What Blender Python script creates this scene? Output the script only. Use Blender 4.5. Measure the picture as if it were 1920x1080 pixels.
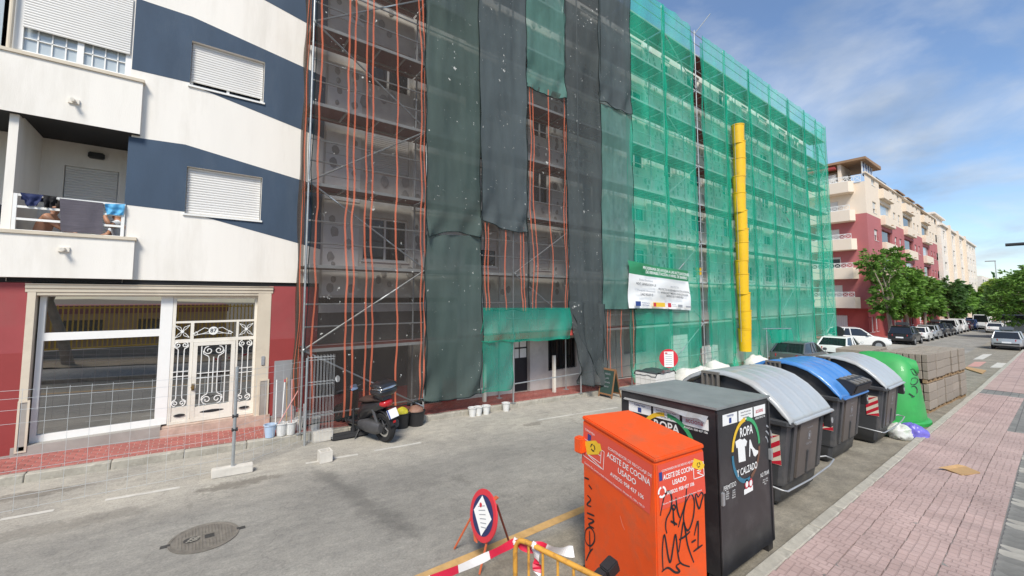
import bpy, bmesh, math, random
from mathutils import Vector, Matrix, noise
random.seed(7)
R = math.radians
for _o in list(bpy.data.objects): bpy.data.objects.remove(_o)
SC = bpy.context.scene
COL = SC.collection
# ------------------------------------------------------------------ camera
FPX, PCX, PCY = 775.0, 953.0, 503.0            # focal length and principal point in photo pixels (1920 x 1080)
PITCH = math.atan(55 / 775.0)
YAW = math.atan(1021 / 776.96)
CAMZ = 3.0
cd = bpy.data.cameras.new('camera'); cam = bpy.data.objects.new('camera', cd); COL.objects.link(cam)
cam.location = (0, 0, CAMZ)
cam.rotation_euler = (R(90) + PITCH, 0, YAW - R(90))
cd.sensor_fit = 'HORIZONTAL'; cd.sensor_width = 36.0; cd.lens = FPX / 1920 * 36
cd.shift_x = (960 - PCX) / 1920; cd.shift_y = -(540 - PCY) / 1920
cd.clip_start = 0.05; cd.clip_end = 3000
SC.camera = cam
# ------------------------------------------------------------------ light: hazy bright day, soft high sun
SUN_EL, SUN_AZ = R(48), R(232)                 # direction TO the sun, azimuth measured from +X towards +Y
w = bpy.data.worlds.new('World'); SC.world = w; w.use_nodes = True
nt = w.node_tree; nt.nodes.clear()
N = nt.nodes.new; L = nt.links.new
sky = N('ShaderNodeTexSky'); sky.sky_type = 'NISHITA'; sky.sun_disc = False
sky.sun_elevation = SUN_EL; sky.sun_rotation = R(90) - SUN_AZ
sky.air_density = 1.0; sky.dust_density = 0.3; sky.ozone_density = 4.5
tc = N('ShaderNodeTexCoord'); sep = N('ShaderNodeSeparateXYZ'); L(tc.outputs['Generated'], sep.inputs[0])
addz = N('ShaderNodeMath'); addz.operation = 'ADD'; addz.inputs[1].default_value = 0.22
mx = N('ShaderNodeMath'); mx.operation = 'MAXIMUM'; mx.inputs[1].default_value = 0.0
L(sep.outputs['Z'], mx.inputs[0]); L(mx.outputs[0], addz.inputs[0])
dx = N('ShaderNodeMath'); dx.operation = 'DIVIDE'; dy = N('ShaderNodeMath'); dy.operation = 'DIVIDE'
L(sep.outputs['X'], dx.inputs[0]); L(addz.outputs[0], dx.inputs[1]); L(sep.outputs['Y'], dy.inputs[0]); L(addz.outputs[0], dy.inputs[1])
cmb = N('ShaderNodeCombineXYZ'); L(dx.outputs[0], cmb.inputs[0]); L(dy.outputs[0], cmb.inputs[1]); cmb.inputs[2].default_value = 1.7
n1 = N('ShaderNodeTexNoise'); n1.inputs['Scale'].default_value = 1.9; n1.inputs['Detail'].default_value = 9; n1.inputs['Roughness'].default_value = 0.56; n1.inputs['Distortion'].default_value = 0.35
L(cmb.outputs[0], n1.inputs['Vector'])
rmp = N('ShaderNodeValToRGB'); rmp.color_ramp.elements[0].position = 0.44; rmp.color_ramp.elements[0].color = (0.06, 0.06, 0.06, 1)
rmp.color_ramp.elements[1].position = 0.74; rmp.color_ramp.elements[1].color = (0.80, 0.80, 0.80, 1)
L(n1.outputs[0], rmp.inputs[0])
cl = N('ShaderNodeMix'); cl.data_type = 'RGBA'; cl.inputs['A'].default_value = (1, 1, 1, 1)
L(rmp.outputs[0], cl.inputs['Factor']); L(sky.outputs[0], cl.inputs['A'])
n2 = N('ShaderNodeTexNoise'); n2.inputs['Scale'].default_value = 2.3; n2.inputs['Detail'].default_value = 5
L(cmb.outputs[0], n2.inputs['Vector'])
cr2 = N('ShaderNodeValToRGB'); cr2.color_ramp.elements[0].position = 0.3; cr2.color_ramp.elements[1].position = 0.7
cr2.color_ramp.elements[0].color = (1.5, 1.95, 2.6, 1); cr2.color_ramp.elements[1].color = (5.2, 5.4, 5.6, 1)
L(n2.outputs[0], cr2.inputs[0]); L(cr2.outputs[0], cl.inputs['B'])
bg = N('ShaderNodeBackground'); bg.inputs['Strength'].default_value = 0.086
L(cl.outputs['Result'], bg.inputs['Color'])
wo = N('ShaderNodeOutputWorld'); L(bg.outputs[0], wo.inputs[0])
sd = bpy.data.lights.new('sun', 'SUN'); sd.energy = 2.2; sd.angle = R(17); sd.color = (1.0, 0.94, 0.84)
so = bpy.data.objects.new('sun', sd); COL.objects.link(so); so.location = (-20, -20, 40)
_d = Vector((math.cos(SUN_EL) * math.cos(SUN_AZ), math.cos(SUN_EL) * math.sin(SUN_AZ), math.sin(SUN_EL)))
so.rotation_euler = _d.to_track_quat('Z', 'Y').to_euler()
SC.view_settings.view_transform = 'Standard'; SC.view_settings.look = 'None'
SC.view_settings.gamma = 1.0; SC.view_settings.exposure = 1.08
SC.render.engine = 'CYCLES'
SC.cycles.transparent_max_bounces = 24
SC.cycles.max_bounces = 8
# ------------------------------------------------------------------ pixel -> place (a pixel gives a direction; distance comes from plane or ground)
_fw = Vector((math.cos(YAW), math.sin(YAW), 0)); _rt = Vector((math.sin(YAW), -math.cos(YAW), 0)); _up = Vector((0, 0, 1))
_F = _fw * math.cos(PITCH) + _up * math.sin(PITCH); _U = _up * math.cos(PITCH) - _fw * math.sin(PITCH)
CAM = Vector((0, 0, CAMZ))
def ray(x, y): return _F * FPX + _rt * (x - PCX) + _U * (PCY - y)
def gz(X):
    """height of the road along the street: it falls gently away from the camera"""
    if X < 12: return -.04 * X
    if X < 25: return -.48 - .028 * (X - 12)
    return -.844 - .018 * (X - 25)
def PY(x, y, Y): r = ray(x, y); return CAM + r * (Y / r.y)
def PX(x, y, X): r = ray(x, y); return CAM + r * (X / r.x)
def G(x, y, h=0.0):
    r = ray(x, y); b = 300 / math.hypot(r.x, r.y); lo = hi = 0
    for i in range(1, 1501):
        t = b * i / 1500; p = CAM + r * t
        if p.z < gz(p.x) + h: lo, hi = b * (i - 1) / 1500, t; break
    for _ in range(30):
        m = (lo + hi) / 2; p = CAM + r * m
        if p.z > gz(p.x) + h: lo = m
        else: hi = m
    return CAM + r * lo
def kR(X): return 2.25 - max(0.0, X - 13) * .012      # right kerb line
KL = 10.0                                            # left kerb line
FA = 11.05                                           # building line on the left
# ------------------------------------------------------------------ materials
MATS = {}
def mat(name, col, rough=.65, metal=0.0, var=.10, scale=2.5, bump=.0, bscale=40, spec=.5, dirt=None, dirt_amt=.0, dscale=1.2, rnd=0.0, coat=0.0, stretch=None):
    if name in MATS: return MATS[name]
    m = bpy.data.materials.new(name); m.use_nodes = True; t = m.node_tree; b = t.nodes['Principled BSDF']
    c = (*col, 1) if len(col) == 3 else col
    b.inputs['Roughness'].default_value = rough; b.inputs['Metallic'].default_value = metal
    b.inputs['Specular IOR Level'].default_value = spec; b.inputs['Coat Weight'].default_value = coat
    b.inputs['Base Color'].default_value = c
    tcn = t.nodes.new('ShaderNodeTexCoord'); vec = tcn.outputs['Object']
    if stretch:
        mp = t.nodes.new('ShaderNodeMapping'); mp.inputs['Scale'].default_value = stretch; t.links.new(vec, mp.inputs[0]); vec = mp.outputs[0]
    out = None
    if var > 0:
        nz = t.nodes.new('ShaderNodeTexNoise'); nz.inputs['Scale'].default_value = scale; nz.inputs['Detail'].default_value = 7; nz.inputs['Roughness'].default_value = .62
        t.links.new(vec, nz.inputs['Vector'])
        rp = t.nodes.new('ShaderNodeValToRGB'); e = rp.color_ramp.elements
        e[0].position = .28; e[1].position = .74
        e[0].color = (*[x * (1 - var) for x in col], 1); e[1].color = (*[min(1, x * (1 + var)) for x in col], 1)
        t.links.new(nz.outputs[0], rp.inputs[0]); out = rp.outputs[0]
    if dirt:
        nd = t.nodes.new('ShaderNodeTexNoise'); nd.inputs['Scale'].default_value = dscale; nd.inputs['Detail'].default_value = 9; nd.inputs['Roughness'].default_value = .68
        t.links.new(vec, nd.inputs['Vector'])
        rd = t.nodes.new('ShaderNodeValToRGB'); rd.color_ramp.elements[0].position = .5; rd.color_ramp.elements[1].position = .72
        rd.color_ramp.elements[1].color = (dirt_amt,) * 3 + (1,)
        t.links.new(nd.outputs[0], rd.inputs[0])
        mxd = t.nodes.new('ShaderNodeMix'); mxd.data_type = 'RGBA'; t.links.new(rd.outputs[0], mxd.inputs['Factor'])
        if out: t.links.new(out, mxd.inputs['A'])
        else: mxd.inputs['A'].default_value = c
        mxd.inputs['B'].default_value = (*dirt, 1); out = mxd.outputs['Result']
    if rnd > 0:
        oi = t.nodes.new('ShaderNodeObjectInfo'); mr = t.nodes.new('ShaderNodeMapRange')
        mr.inputs['To Min'].default_value = 1 - rnd; mr.inputs['To Max'].default_value = 1 + rnd
        t.links.new(oi.outputs['Random'], mr.inputs['Value'])
        vm = t.nodes.new('ShaderNodeVectorMath'); vm.operation = 'SCALE'
        if out: t.links.new(out, vm.inputs[0])
        else: vm.inputs[0].default_value = col[:3]
        t.links.new(mr.outputs[0], vm.inputs['Scale']); out = vm.outputs[0]
    if out: t.links.new(out, b.inputs['Base Color'])
    if bump > 0:
        nb = t.nodes.new('ShaderNodeTexNoise'); nb.inputs['Scale'].default_value = bscale; nb.inputs['Detail'].default_value = 5
        t.links.new(vec, nb.inputs['Vector'])
        bp = t.nodes.new('ShaderNodeBump'); bp.inputs['Strength'].default_value = bump; bp.inputs['Distance'].default_value = .02
        t.links.new(nb.outputs[0], bp.inputs['Height']); t.links.new(bp.outputs[0], b.inputs['Normal'])
    MATS[name] = m; return m
def glass_mat(name, tint=(.03, .035, .04), rough=.03, mirror=.35):
    if name in MATS: return MATS[name]
    m = bpy.data.materials.new(name); m.use_nodes = True; t = m.node_tree; b = t.nodes['Principled BSDF']
    b.inputs['Base Color'].default_value = (*tint, 1); b.inputs['Roughness'].default_value = rough
    b.inputs['Specular IOR Level'].default_value = .5; b.inputs['IOR'].default_value = 1.45 + mirror
    MATS[name] = m; return m
def net_mat(name, col, alpha, tl=.35, var=.12, scale=1.2, fleck=0.0):
    """woven mesh: part of the light passes straight through the holes, the yarn scatters and lets some through"""
    if name in MATS: return MATS[name]
    m = bpy.data.materials.new(name); m.use_nodes = True; t = m.node_tree; t.nodes.clear(); n = t.nodes.new; l = t.links.new
    tcn = n('ShaderNodeTexCoord')
    nz = n('ShaderNodeTexNoise'); nz.inputs['Scale'].default_value = scale; nz.inputs['Detail'].default_value = 8; nz.inputs['Roughness'].default_value = .6
    mp = n('ShaderNodeMapping'); mp.inputs['Scale'].default_value = (1, 1, .35); l(tcn.outputs['Object'], mp.inputs[0]); l(mp.outputs[0], nz.inputs['Vector'])
    rp = n('ShaderNodeValToRGB'); e = rp.color_ramp.elements; e[0].position = .3; e[1].position = .72
    e[0].color = (*[x * (1 - var * 1.6) for x in col], 1); e[1].color = (*[min(1, x * (1 + var * 1.6)) for x in col], 1); l(nz.outputs[0], rp.inputs[0])
    d = n('ShaderNodeBsdfDiffuse'); l(rp.outputs[0], d.inputs[0])
    tr = n('ShaderNodeBsdfTranslucent'); l(rp.outputs[0], tr.inputs[0])
    m1 = n('ShaderNodeMixShader'); m1.inputs[0].default_value = tl; l(d.outputs[0], m1.inputs[1]); l(tr.outputs[0], m1.inputs[2])
    tp = n('ShaderNodeBsdfTransparent')
    mr = n('ShaderNodeMapRange'); mr.inputs['From Min'].default_value = .3; mr.inputs['From Max'].default_value = .7
    mr.inputs['To Min'].default_value = max(0, alpha - var * .5); mr.inputs['To Max'].default_value = min(1, alpha + var * .5)
    l(nz.outputs[0], mr.inputs[0])
    m2 = n('ShaderNodeMixShader'); l(mr.outputs[0], m2.inputs[0]); l(tp.outputs[0], m2.inputs[1]); l(m1.outputs[0], m2.inputs[2])
    if fleck:                                   # dried mortar splashes caught in the mesh
        nf = n('ShaderNodeTexNoise'); nf.inputs['Scale'].default_value = 7.5; nf.inputs['Detail'].default_value = 3; nf.inputs['Roughness'].default_value = .75; l(tcn.outputs['Object'], nf.inputs['Vector'])
        nf2 = n('ShaderNodeTexNoise'); nf2.inputs['Scale'].default_value = .7; l(tcn.outputs['Object'], nf2.inputs['Vector'])
        mm = n('ShaderNodeMath'); mm.operation = 'MULTIPLY_ADD'; l(nf2.outputs[0], mm.inputs[0]); mm.inputs[1].default_value = .35; l(nf.outputs[0], mm.inputs[2])
        rf = n('ShaderNodeValToRGB'); rf.color_ramp.elements[0].position = .895-fleck*.03; rf.color_ramp.elements[1].position = .925-fleck*.03; rf.color_ramp.elements[1].color = (.8, .8, .8, 1); l(mm.outputs[0], rf.inputs[0])
        wd = n('ShaderNodeBsdfDiffuse'); wd.inputs[0].default_value = (.62, .62, .58, 1); m3 = n('ShaderNodeMixShader'); l(rf.outputs[0], m3.inputs[0]); l(m2.outputs[0], m3.inputs[1]); l(wd.outputs[0], m3.inputs[2]); m2 = m3
    o = n('ShaderNodeOutputMaterial'); l(m2.outputs[0], o.inputs[0])
    MATS[name] = m; return m
# ------------------------------------------------------------------ mesh building
class MB:
    def __init__(s): s.v = []; s.f = []; s.m = []; s.uv = None
    def quad(s, a, b, c, d, mi=0):
        k = len(s.v); s.v += [tuple(a), tuple(b), tuple(c), tuple(d)]; s.f.append((k, k+1, k+2, k+3)); s.m.append(mi)
    def poly(s, pts, mi=0):
        k = len(s.v); s.v += [tuple(p) for p in pts]; s.f.append(tuple(range(k, k+len(pts)))); s.m.append(mi)
    def hexa(s, p, mi=0):
        """8 points: bottom 4 (ccw from above), top 4"""
        k = len(s.v); s.v += [tuple(q) for q in p]
        for f in ((3,2,1,0),(4,5,6,7),(0,1,5,4),(1,2,6,5),(2,3,7,6),(3,0,4,7)): s.f.append(tuple(k+i for i in f)); s.m.append(mi)
        return s
    def box(s, x0, x1, y0, y1, z0, z1, mi=0):
        if x0 > x1: x0, x1 = x1, x0
        if y0 > y1: y0, y1 = y1, y0
        if z0 > z1: z0, z1 = z1, z0
        return s.hexa([(x0,y0,z0),(x1,y0,z0),(x1,y1,z0),(x0,y1,z0),(x0,y0,z1),(x1,y0,z1),(x1,y1,z1),(x0,y1,z1)], mi)
    def prism(s, poly, vec, mi=0):
        """closed prism: polygon (list of 3d points) extruded by vec"""
        k = len(s.v); n = len(poly); vec = Vector(vec)
        s.v += [tuple(p) for p in poly] + [tuple(Vector(p) + vec) for p in poly]
        s.f.append(tuple(range(k+n-1, k-1, -1))); s.m.append(mi); s.f.append(tuple(range(k+n, k+2*n))); s.m.append(mi)
        for i in range(n):
            j = (i+1) % n; s.f.append((k+i, k+j, k+n+j, k+n+i)); s.m.append(mi)
        return s
    def tube(s, p, q, r, n=8, r2=None, cap=True, mi=0):
        p = Vector(p); q = Vector(q); d = q - p
        if d.length < 1e-6: return s
        d.normalize(); a = d.orthogonal().normalized(); b = d.cross(a); r2 = r if r2 is None else r2
        k = len(s.v)
        for c, rr in ((p, r), (q, r2)):
            for i in range(n):
                t = 2*math.pi*i/n; s.v.append(tuple(c + (a*math.cos(t) + b*math.sin(t))*rr))
        for i in range(n):
            j = (i+1) % n; s.f.append((k+i, k+j, k+n+j, k+n+i)); s.m.append(mi)
        if cap: s.f.append(tuple(range(k+n-1, k-1, -1))); s.m.append(mi); s.f.append(tuple(range(k+n, k+2*n))); s.m.append(mi)
        return s
    def path(s, pts, r, n=6, mi=0, closed=False):
        pts = [Vector(p) for p in pts]; m = len(pts); rs = r if isinstance(r, (list, tuple)) else [r]*m
        k = len(s.v); a = None
        for i, p in enumerate(pts):
            if closed: d = pts[(i+1) % m] - pts[i-1]
            else: d = pts[min(i+1, m-1)] - pts[max(i-1, 0)]
            d.normalize()
            if a is None: a = d.orthogonal().normalized()
            else: a = (a - d*a.dot(d)).normalized()
            b = d.cross(a)
            for j in range(n):
                t = 2*math.pi*j/n; s.v.append(tuple(p + (a*math.cos(t) + b*math.sin(t))*rs[i]))
        for i in range(m if closed else m-1):
            i2 = (i+1) % m
            for j in range(n):
                j2 = (j+1) % n; s.f.append((k+i*n+j, k+i*n+j2, k+i2*n+j2, k+i2*n+j)); s.m.append(mi)
        if not closed: s.f.append(tuple(range(k+n-1, k-1, -1))); s.m.append(mi); s.f.append(tuple(range(k+(m-1)*n, k+m*n))); s.m.append(mi)
        return s
    def loft(s, rings, cap=True, mi=0, mis=None, closed=True):
        k = len(s.v); n = len(rings[0])
        for r in rings: s.v += [tuple(p) for p in r]
        for i in range(len(rings)-1):
            for j in range(n if closed else n-1):
                j2 = (j+1) % n; s.f.append((k+i*n+j, k+i*n+j2, k+(i+1)*n+j2, k+(i+1)*n+j)); s.m.append(mis(i, j) if mis else mi)
        if cap and closed:
            s.f.append(tuple(range(k+n-1, k-1, -1))); s.m.append(mi); s.f.append(tuple(range(k+(len(rings)-1)*n, k+len(rings)*n))); s.m.append(mi)
        return s
    def lathe(s, prof, c=(0,0,0), n=20, mi=0, axis='z'):
        rings = []
        for r, z in prof:
            ring = []
            for i in range(n):
                t = 2*math.pi*i/n
                if axis == 'z': ring.append((c[0]+r*math.cos(t), c[1]+r*math.sin(t), c[2]+z))
                elif axis == 'y': ring.append((c[0]+r*math.cos(t), c[1]+z, c[2]-r*math.sin(t)))
                else: ring.append((c[0]+z, c[1]+r*math.cos(t), c[2]+r*math.sin(t)))
            rings.append(ring)
        return s.loft(rings, mi=mi)
    def grid(s, fn, nu, nv, mi=0):
        k = len(s.v)
        for j in range(nv+1):
            for i in range(nu+1): s.v.append(tuple(fn(i/nu, j/nv)))
        for j in range(nv):
            for i in range(nu):
                a = k + j*(nu+1) + i; s.f.append((a, a+1, a+nu+2, a+nu+1)); s.m.append(mi)
        return s
    def mesh(s, name, mats, off=None, smooth=None, bevel=0, seg=2):
        me = bpy.data.meshes.new(name)
        vs = s.v if off is None else [(x-off[0], y-off[1], z-off[2]) for x, y, z in s.v]
        me.from_pydata(vs, [], s.f)
        for mt in (mats if isinstance(mats, (list, tuple)) else [mats]): me.materials.append(mt)
        if any(s.m): me.polygons.foreach_set('material_index', s.m)
        if bevel > 0:
            bm = bmesh.new(); bm.from_mesh(me); bmesh.ops.remove_doubles(bm, verts=bm.verts, dist=1e-5)
            es = [e for e in bm.edges if len(e.link_faces) == 2 and e.calc_face_angle(0) > .5]
            bmesh.ops.bevel(bm, geom=es, offset=bevel, segments=seg, affect='EDGES', clamp_overlap=True)
            bm.to_mesh(me); bm.free()
        if smooth is not None:
            me.polygons.foreach_set('use_smooth', [True]*len(me.polygons)); me.set_sharp_from_angle(angle=R(smooth))
        me.update(); return me
LOC = {}
def place(name, me, parent=None):
    o = bpy.data.objects.new(name, me); COL.objects.link(o)
    if parent: o.parent = parent
    return o
def part(mb, name, mats, parent, world=True, smooth=None, bevel=0, seg=2, stuff=False):
    off = None
    if world and parent:
        off = Vector((0,0,0)); q = parent
        while q: off = off + q.location; q = q.parent
    o = place(name, mb.mesh(name, mats, off, smooth, bevel, seg), parent)
    if stuff: o['kind'] = 'stuff'
    return o
def tag(o, label, cat, group=None):
    o['label'] = label; o['category'] = cat
    if group: o['group'] = group
    return o
def thing(name, label, cat, loc=(0,0,0), rz=0, group=None):
    o = bpy.data.objects.new(name, None); COL.objects.link(o); o.location = loc; o.rotation_euler = (0,0,rz); o.empty_display_size = .2
    return tag(o, label, cat, group)
def solo(mb, name, mats, label, cat, loc=(0,0,0), group=None, smooth=None, bevel=0, world=True, seg=2):
    o = place(name, mb.mesh(name, mats, loc if world else None, smooth, bevel, seg)); o.location = loc
    return tag(o, label, cat, group)
def struct(mb, name, mats, smooth=None):
    o = place(name, mb.mesh(name, mats, None, smooth)); o['kind'] = 'structure'; return o
def copy_tree(o, parent=None):
    c = o.copy(); COL.objects.link(c)
    if parent: c.parent = parent
    for ch in list(o.children): copy_tree(ch, c)
    return c
def text(s, size, o, u, v, m, parent, name='lettering', align='CENTER', world=True, wide=1.0, bold=.0):
    """flat lettering: origin o, reading direction u, up v"""
    cu = bpy.data.curves.new('t', 'FONT'); cu.body = s; cu.size = size; cu.align_x = align; cu.align_y = 'CENTER'; cu.offset = bold*size
    cu.resolution_u = 3
    ob = bpy.data.objects.new('t', cu); COL.objects.link(ob)
    dg = bpy.context.evaluated_depsgraph_get(); me = bpy.data.meshes.new_from_object(ob.evaluated_get(dg)); bpy.data.objects.remove(ob); bpy.data.curves.remove(cu)
    u = Vector(u).normalized(); v = Vector(v); v = (v - u*v.dot(u)).normalized(); n = u.cross(v); o = Vector(o)
    off = Vector((0,0,0))
    if world:
        q = parent
        while q: off = off + q.location; q = q.parent
    for vt in me.vertices:
        c = vt.co; vt.co = o + u*(c.x*wide) + v*c.y + n*c.z - off
    me.materials.clear(); me.materials.append(m); me.name = name
    return place(name, me, parent)
def nz(x, y=0.0, z=0.0): return noise.noise(Vector((x, y, z)))
# ------------------------------------------------------------------ road and pavements
def nodes(m): m.use_nodes = True; return m.node_tree, m.node_tree.nodes.new, m.node_tree.links.new
def asphalt():
    m = bpy.data.materials.new('asphalt'); t, n, l = nodes(m); b = t.nodes['Principled BSDF']; b.inputs['Roughness'].default_value = .88
    tc = n('ShaderNodeTexCoord'); sp = n('ShaderNodeSeparateXYZ'); l(tc.outputs['Object'], sp.inputs[0])
    def noi(sc, det=6, ro=.6, st=None, dist=0):
        x = n('ShaderNodeTexNoise'); x.inputs['Scale'].default_value = sc; x.inputs['Detail'].default_value = det; x.inputs['Roughness'].default_value = ro; x.inputs['Distortion'].default_value = dist
        if st: mp = n('ShaderNodeMapping'); mp.inputs['Scale'].default_value = st; l(tc.outputs['Object'], mp.inputs[0]); l(mp.outputs[0], x.inputs['Vector'])
        else: l(tc.outputs['Object'], x.inputs['Vector'])
        return x.outputs[0]
    def ramp(v, p0, c0, p1, c1):
        x = n('ShaderNodeValToRGB'); e = x.color_ramp.elements; e[0].position = p0; e[1].position = p1; e[0].color = (*c0, 1); e[1].color = (*c1, 1); l(v, x.inputs[0]); return x.outputs[0]
    def mix(f, a, b_, mode='MIX'):
        x = n('ShaderNodeMix'); x.data_type = 'RGBA'; x.blend_type = mode
        if isinstance(f, float): x.inputs['Factor'].default_value = f
        else: l(f, x.inputs['Factor'])
        l(a, x.inputs['A'])
        if isinstance(b_, tuple): x.inputs['B'].default_value = (*b_, 1)
        else: l(b_, x.inputs['B'])
        return x.outputs['Result']
    base = ramp(noi(.55, 8, .62, (.45, 1, 1)), .3, (.178, .171, .157), .72, (.31, .298, .27))
    # dusty pale band along the works side
    mr = n('ShaderNodeMapRange'); mr.inputs['From Min'].default_value = 7.3; mr.inputs['From Max'].default_value = 8.5; l(sp.outputs['Y'], mr.inputs[0])
    dn = n('ShaderNodeMath'); dn.operation = 'MULTIPLY'; l(mr.outputs[0], dn.inputs[0]); dnn = n('ShaderNodeMapRange'); dnn.inputs['From Min'].default_value = .3; dnn.inputs['From Max'].default_value = .6; dnn.inputs['To Min'].default_value = .35; l(noi(.8, 6), dnn.inputs[0]); l(dnn.outputs[0], dn.inputs[1])
    c = mix(dn.outputs[0], base, (.40, .375, .325))
    # gutter lane under the bins
    mr2 = n('ShaderNodeMapRange'); mr2.inputs['From Min'].default_value = 4.35; mr2.inputs['From Max'].default_value = 4.15; l(sp.outputs['Y'], mr2.inputs[0])
    lane = ramp(noi(1.6, 8, .7), .3, (.16, .145, .118), .7, (.30, .275, .225))
    c = mix(mr2.outputs[0], c, lane)
    # dark oil and patch stains
    c = mix(ramp(noi(1.9, 9, .72, (1, .55, 1), .6), .60, (0, 0, 0), .74, (.55, .55, .55)), c, (.085, .08, .072))
    # dribbled mortar and pale scuffs
    c = mix(ramp(noi(3.1, 8, .75, (.35, 1, 1), .4), .64, (0, 0, 0), .74, (.55, .55, .55)), c, (.42, .39, .33))
    # aggregate grain
    c = mix(.5, c, ramp(noi(38, 4, .85), .30, (.24, .24, .24), .72, (.80, .79, .76)), 'OVERLAY')
    c = mix(.35, c, ramp(noi(7, 6, .8, (.5, 1, 1)), .34, (.28, .28, .28), .66, (.76, .75, .72)), 'OVERLAY')
    # hairline cracks
    vo = n('ShaderNodeTexVoronoi'); vo.feature = 'DISTANCE_TO_EDGE'; vo.inputs['Scale'].default_value = .55
    ws = n('ShaderNodeMapping'); l(tc.outputs['Object'], ws.inputs[0]); nv = n('ShaderNodeVectorMath'); nv.operation = 'ADD'; l(ws.outputs[0], nv.inputs[0])
    nn = n('ShaderNodeTexNoise'); nn.inputs['Scale'].default_value = 2.2; nn.inputs['Detail'].default_value = 6; l(tc.outputs['Object'], nn.inputs['Vector']); l(nn.outputs['Color'], nv.inputs[1]); l(nv.outputs[0], vo.inputs['Vector'])
    ck = ramp(vo.outputs['Distance'], .0, (.22, .22, .22), .009, (0, 0, 0)); c = mix(ck, c, (.07, .066, .06))
    # old dark patch along a repaired trench
    A_, B_ = G(600, 886), G(765, 998); dd_ = (B_-A_); dd_.z = 0; LL = dd_.length; dd_.normalize()
    def m2(op, x, y):
        q = n('ShaderNodeMath'); q.operation = op
        for i, k in enumerate((x, y)):
            if isinstance(k, (int, float)): q.inputs[i].default_value = k
            else: l(k, q.inputs[i])
        return q.outputs[0]
    px_ = m2('SUBTRACT', sp.outputs['X'], A_.x); py_ = m2('SUBTRACT', sp.outputs['Y'], A_.y)
    tt = m2('ADD', m2('MULTIPLY', px_, dd_.x), m2('MULTIPLY', py_, dd_.y)); pp = m2('ABSOLUTE', m2('SUBTRACT', m2('MULTIPLY', px_, dd_.y), m2('MULTIPLY', py_, dd_.x)), 0)
    ex_ = m2('MAXIMUM', m2('MULTIPLY', tt, -1.0), m2('SUBTRACT', tt, LL)); ds = m2('ADD', m2('MAXIMUM', ex_, 0), pp)
    ds = m2('ADD', ds, m2('MULTIPLY', m2('SUBTRACT', noi(3.2, 8, .75), .5), .9))
    c = mix(ramp(ds, .02, (.45, .45, .45), .26, (0, 0, 0)), c, (.062, .060, .056))
    for (sx_, sy_), ra_, rb_, am in (((447, 907), .75, .22, .6), ((40, 930), .9, .2, .55), ((1000, 795), .5, .16, .5), ((120, 985), 1.1, .25, .3), ((985, 1040), .5, .35, .35)):
        q_ = G(sx_, sy_); e_ = m2('ADD', m2('POWER', m2('MULTIPLY', m2('SUBTRACT', sp.outputs['X'], q_.x), 1/ra_), 2.0), m2('POWER', m2('MULTIPLY', m2('SUBTRACT', sp.outputs['Y'], q_.y), 1/rb_), 2.0))
        e_ = m2('ADD', e_, m2('MULTIPLY', m2('SUBTRACT', noi(5.5, 7, .75), .5), 3.2)); c = mix(ramp(e_, .25, (am,)*3, .75, (0, 0, 0)), c, (.11, .095, .075))
    l(c, b.inputs['Base Color'])
    bp = n('ShaderNodeBump'); bp.inputs['Strength'].default_value = .5; bp.inputs['Distance'].default_value = .012; l(noi(60, 4, .8), bp.inputs['Height']); l(bp.outputs[0], b.inputs['Normal'])
    MATS['asphalt'] = m; return m
asphalt()
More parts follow.
